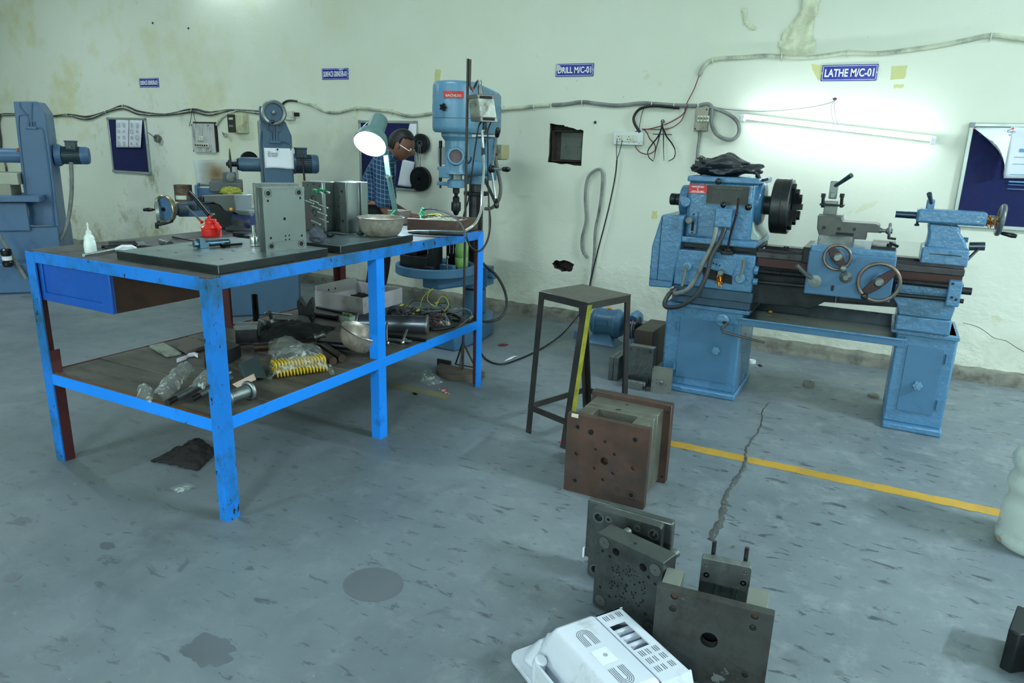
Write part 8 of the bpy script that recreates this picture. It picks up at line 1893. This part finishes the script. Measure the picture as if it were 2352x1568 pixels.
# ------------------------------------------------------------------ the man at the drill side of the bench
def skin(mb,pts,edges,rad,lv=2):
 me=bpy.data.meshes.new('k');me.from_pydata([tuple(p)for p in pts],edges,[])
 o=bpy.data.objects.new('k',me);COL.objects.link(o)
 s_=o.modifiers.new('s','SKIN');s_.use_smooth_shade=True
 for i,v_ in enumerate(me.skin_vertices[0].data):v_.radius=rad[i]if isinstance(rad[i],tuple)else(rad[i],rad[i]);v_.use_root=i==0
 b_=o.modifiers.new('b','SUBSURF');b_.levels=lv
 m2_=bpy.data.meshes.new_from_object(o.evaluated_get(bpy.context.evaluated_depsgraph_get()))
 mb.bm.from_mesh(m2_);bpy.data.objects.remove(o);bpy.data.meshes.remove(m2_)
man=thing('person','man in dark blue checked shirt and spectacles stooping to the right behind the desk lamp','person',(-3.66,4.62,0))
M_skin=mat('brown_skin',rgb(134,92,78),.5,var=.06,vs=6)
Hp=V((-3.68,4.62,.86))
def tw(x,y,z): # body frame: x ahead, y to his left, z up from the hips; he faces to the right and away
 a=math.radians(36);return Hp+V((x*math.cos(a)-y*math.sin(a),x*math.sin(a)+y*math.cos(a),z))
Ch=tw(.06,0,.30);Nk=tw(.13,0,.425);Hd=tw(.215,0,.50)
hipR,hipL=tw(.0,-.085,-.04),tw(.0,.085,-.04)
knR,knL=tw(.05,-.09,-.40),tw(.02,.10,-.40);anR,anL=tw(-.02,-.09,-.77),tw(-.05,.11,-.77)
shR,shL=tw(.075,-.165,.345),tw(.075,.165,.345)
elR,elL=tw(.08,-.19,.0),tw(.11,.20,.02);wrR,wrL=tw(.29,-.12,-.10),tw(.31,.12,-.08)
fx=lambda v:tw(*v)-Hp
mb=MB()
skin(mb,[Hp,(Hp+Ch)/2,Ch,Nk,Hd-V((.03,0,.03)),hipR,knR,anR,hipL,knL,anL,shR,elR,wrR,shL,elL,wrL,anR+fx((.13,0,-.05)),anL+fx((.13,0,-.05)),wrR+fx((.05,.008,.0)),wrL+fx((.05,-.008,.0))],
  [(0,1),(1,2),(2,3),(3,4),(0,5),(5,6),(6,7),(0,8),(8,9),(9,10),(2,11),(11,12),(12,13),(2,14),(14,15),(15,16),(7,17),(10,18),(13,19),(16,20)],
  [(.12,.12),(.11,.12),(.12,.14),.055,.05,.085,.058,.042,.085,.058,.042,.055,.042,.028,.055,.042,.028,.035,.035,(.04,.02),(.04,.02)])
for w_,s_ in((wrR,1),(wrL,-1)): # fingers and thumbs, curled
 for i in range(4):
  b_=w_+fx((.06,s_*(-.022+.018*i),.0));L_=(.85,1,.93,.75)[i]
  skin(mb,[b_,b_+fx((.04*L_,0,.004)),b_+fx((.065*L_,0,-.012)),b_+fx((.075*L_,0,-.034))],[(0,1),(1,2),(2,3)],[.0095,.009,.008,.007],1)
 b_=w_+fx((.025,s_*.03,-.005));skin(mb,[b_,b_+fx((.03,s_*.012,-.012)),b_+fx((.055,s_*.006,-.026))],[(0,1),(1,2)],[.011,.010,.008],1)
Fd=fx((.90,-.16,-.46)).normalized();Rd=Fd.cross(V((0,0,1))).normalized();Ud=Rd.cross(Fd)
def headp(d,k_=1,off=0):
 f,r_,u=d
 x=[f*.100,r_*.078,u*.122]
 if u<0:x[1]*=1-.30*(-u)**1.5;x[0]*=1-.08*(-u)
 if f<0:x[0]*=1.04
 g_=lambda a,b_,c,s_:math.exp(-((f-a)**2+(r_-b_)**2+(u-c)**2)/(s_*s_))
 x[0]+=.030*g_(1,0,-.16,.16)+.012*g_(.97,0,.0,.12)+.010*g_(.72,0,-.75,.28)+.008*g_(.92,0,-.42,.16)+.006*g_(.93,0,.28,.3)-.010*(g_(.9,.36,.04,.17)+g_(.9,-.36,.04,.17))-.004*g_(.9,0,-.31,.07)-.004*g_(.88,0,-.50,.06)
 return Hd+Fd*x[0]*k_+Rd*x[1]*k_+Ud*x[2]*k_
def hball(mb,k_=1,keep=None,n=40,m=30):
 vs={}
 for j in range(m+1):
  for i in range(n):
   th,ph=PI*j/m,2*PI*i/n;d=(math.sin(th)*math.cos(ph),math.sin(th)*math.sin(ph),math.cos(th))
   if keep is None or keep(d):vs[i,j]=mb.v(headp(d,k_))
 for j in range(m):
  for i in range(n):
   q=[(i,j),((i+1)%n,j),((i+1)%n,j+1),(i,j+1)]
   if all(t in vs for t in q):mb.f([vs[t]for t in q])
 bmesh.ops.remove_doubles(mb.bm,verts=mb.bm.verts[:],dist=1e-5)
hball(mb)
for s_ in(-1,1):
 c=Hd+Rd*.076*s_-Fd*.008-Ud*.005;mb.M=Matrix.Translation(c);mb.ball((0,0,0),.03,12,8,(.5,.35,1));mb.M=Matrix.Identity(4)
body=obj('body',mb,M_skin,man,sm=80)
mb=MB();hball(mb,1.075,lambda d:d[2]>.42+.25*max(0,d[0])or(d[0]<.12 and d[2]>-.42 and not(d[0]>-.18 and d[2]<.05)));hr=obj('hair',mb,mat('black_hair',rgb(20,20,24),.5,var=.3,vs=60,stretch=(1,1,.3)),man,sm=80)
q=hr.modifiers.new('t','SOLIDIFY');q.thickness=.012;q.offset=-1
for s_ in(-1,1):
 e_=Hd+Fd*.086+Rd*.03*s_+Ud*.006
 mb=MB();mb.ball(e_,.0115,12,8);eye=obj('eye',mb,mat('eye_white',rgb(206,200,196),.3),man)
 mb=MB();mb.ball(e_+Fd*.008-Ud*.002,.0055,8,6);obj('iris',mb,M_blackp,eye)
mb=MB()
for s_ in(-1,1):
 c=Hd+Fd*.108+Rd*.033*s_-Ud*.004;mb.torus(c,Fd,.021,.0014,22,6);mb.tube([c+Rd*.02*s_,c+Rd*.05*s_-Fd*.02+Ud*.002,c+Rd*.048*s_-Fd*.112+Ud*.008],.0013,5)
mb.tube([Hd+Fd*.109-Rd*.013-Ud*.002,Hd+Fd*.116,Hd+Fd*.109+Rd*.013-Ud*.002],.0013,5);obj('spectacles',mb,M_bright,man)
# checked shirt with sleeves to the elbow
k=noded('blue_checked_cloth')
def lines(src,per,w_):return k.math('LESS_THAN',k.math('ABSOLUTE',k.math('SUBTRACT',k.math('FRACT',k.math('MULTIPLY',src,1/per),0),.5)),w_/per/2)if False else k.math('LESS_THAN',k.math('FRACT',k.math('MULTIPLY',k.math('ADD',src,40.0),1/per),0),w_/per)
ax_=k.math('ADD',k.x,k.math('MULTIPLY',k.y,.5));az_=k.math('ADD',k.z,k.math('MULTIPLY',k.x,.25))
c=k.mix(k.rng(k.noise(6),.3,.7),rgb(26,52,88),rgb(36,66,106))
c=k.mix(k.math('MULTIPLY',lines(ax_,.034,.0045),.6),c,rgb(130,170,196));c=k.mix(k.math('MULTIPLY',lines(az_,.034,.0045),.6),c,rgb(130,170,196))
k.L(c,k.P.inputs['Base Color']);k.P.inputs['Roughness'].default_value=.85
mb=MB()
sk=[Hp,(Hp+Ch)/2+fx((-.02,0,0)),Ch+fx((-.012,0,0)),Nk-fx((.02,0,.02)),shR,(shR+elR)/2,elR.lerp(shR,.02),shL,(shL+elL)/2,elL]
skin(mb,sk,[(0,1),(1,2),(2,3),(2,4),(4,5),(5,6),(2,7),(7,8),(8,9)],[(.155,.16),(.15,.155),(.15,.16),(.075,.085),.088,.078,.074,.088,.076,.072])
obj('checked_shirt',mb,k.m,man,sm=80)
mb=MB();d_=(Hd-Nk).normalized();mb.lathe([(.085,-.02),(.074,.012),(.066,.022),(.07,.004),(.095,-.03)],Nk-d_*.005,d_,26);obj('shirt_collar',mb,k.m,man)
mb=MB()
skin(mb,[Hp+V((0,0,.04)),hipR,knR,anR+V((0,0,.0)),hipL,knL,anL],[(0,1),(1,2),(2,3),(0,4),(4,5),(5,6)],[(.15,.15),.115,.085,.072,.115,.085,.072])
obj('trousers',mb,mat('black_trousers',rgb(14,15,20),.85,var=.3,vs=14),man,sm=80)
for a in(anR,anL):
 mb=MB();mb.lathe([(0,0),(.05,0),(.05,.03),(.045,.06),(.03,.075),(0,.08)],(0,0,0),(0,0,1),20);mb.bm.transform(Matrix.Translation(V((a.x,a.y,0))+fx((.06,0,0)))@Matrix.Rotation(math.radians(36),4,'Z')@Matrix.Diagonal((2.6,.95,1,1)));obj('shoe',mb,M_blackp,man)
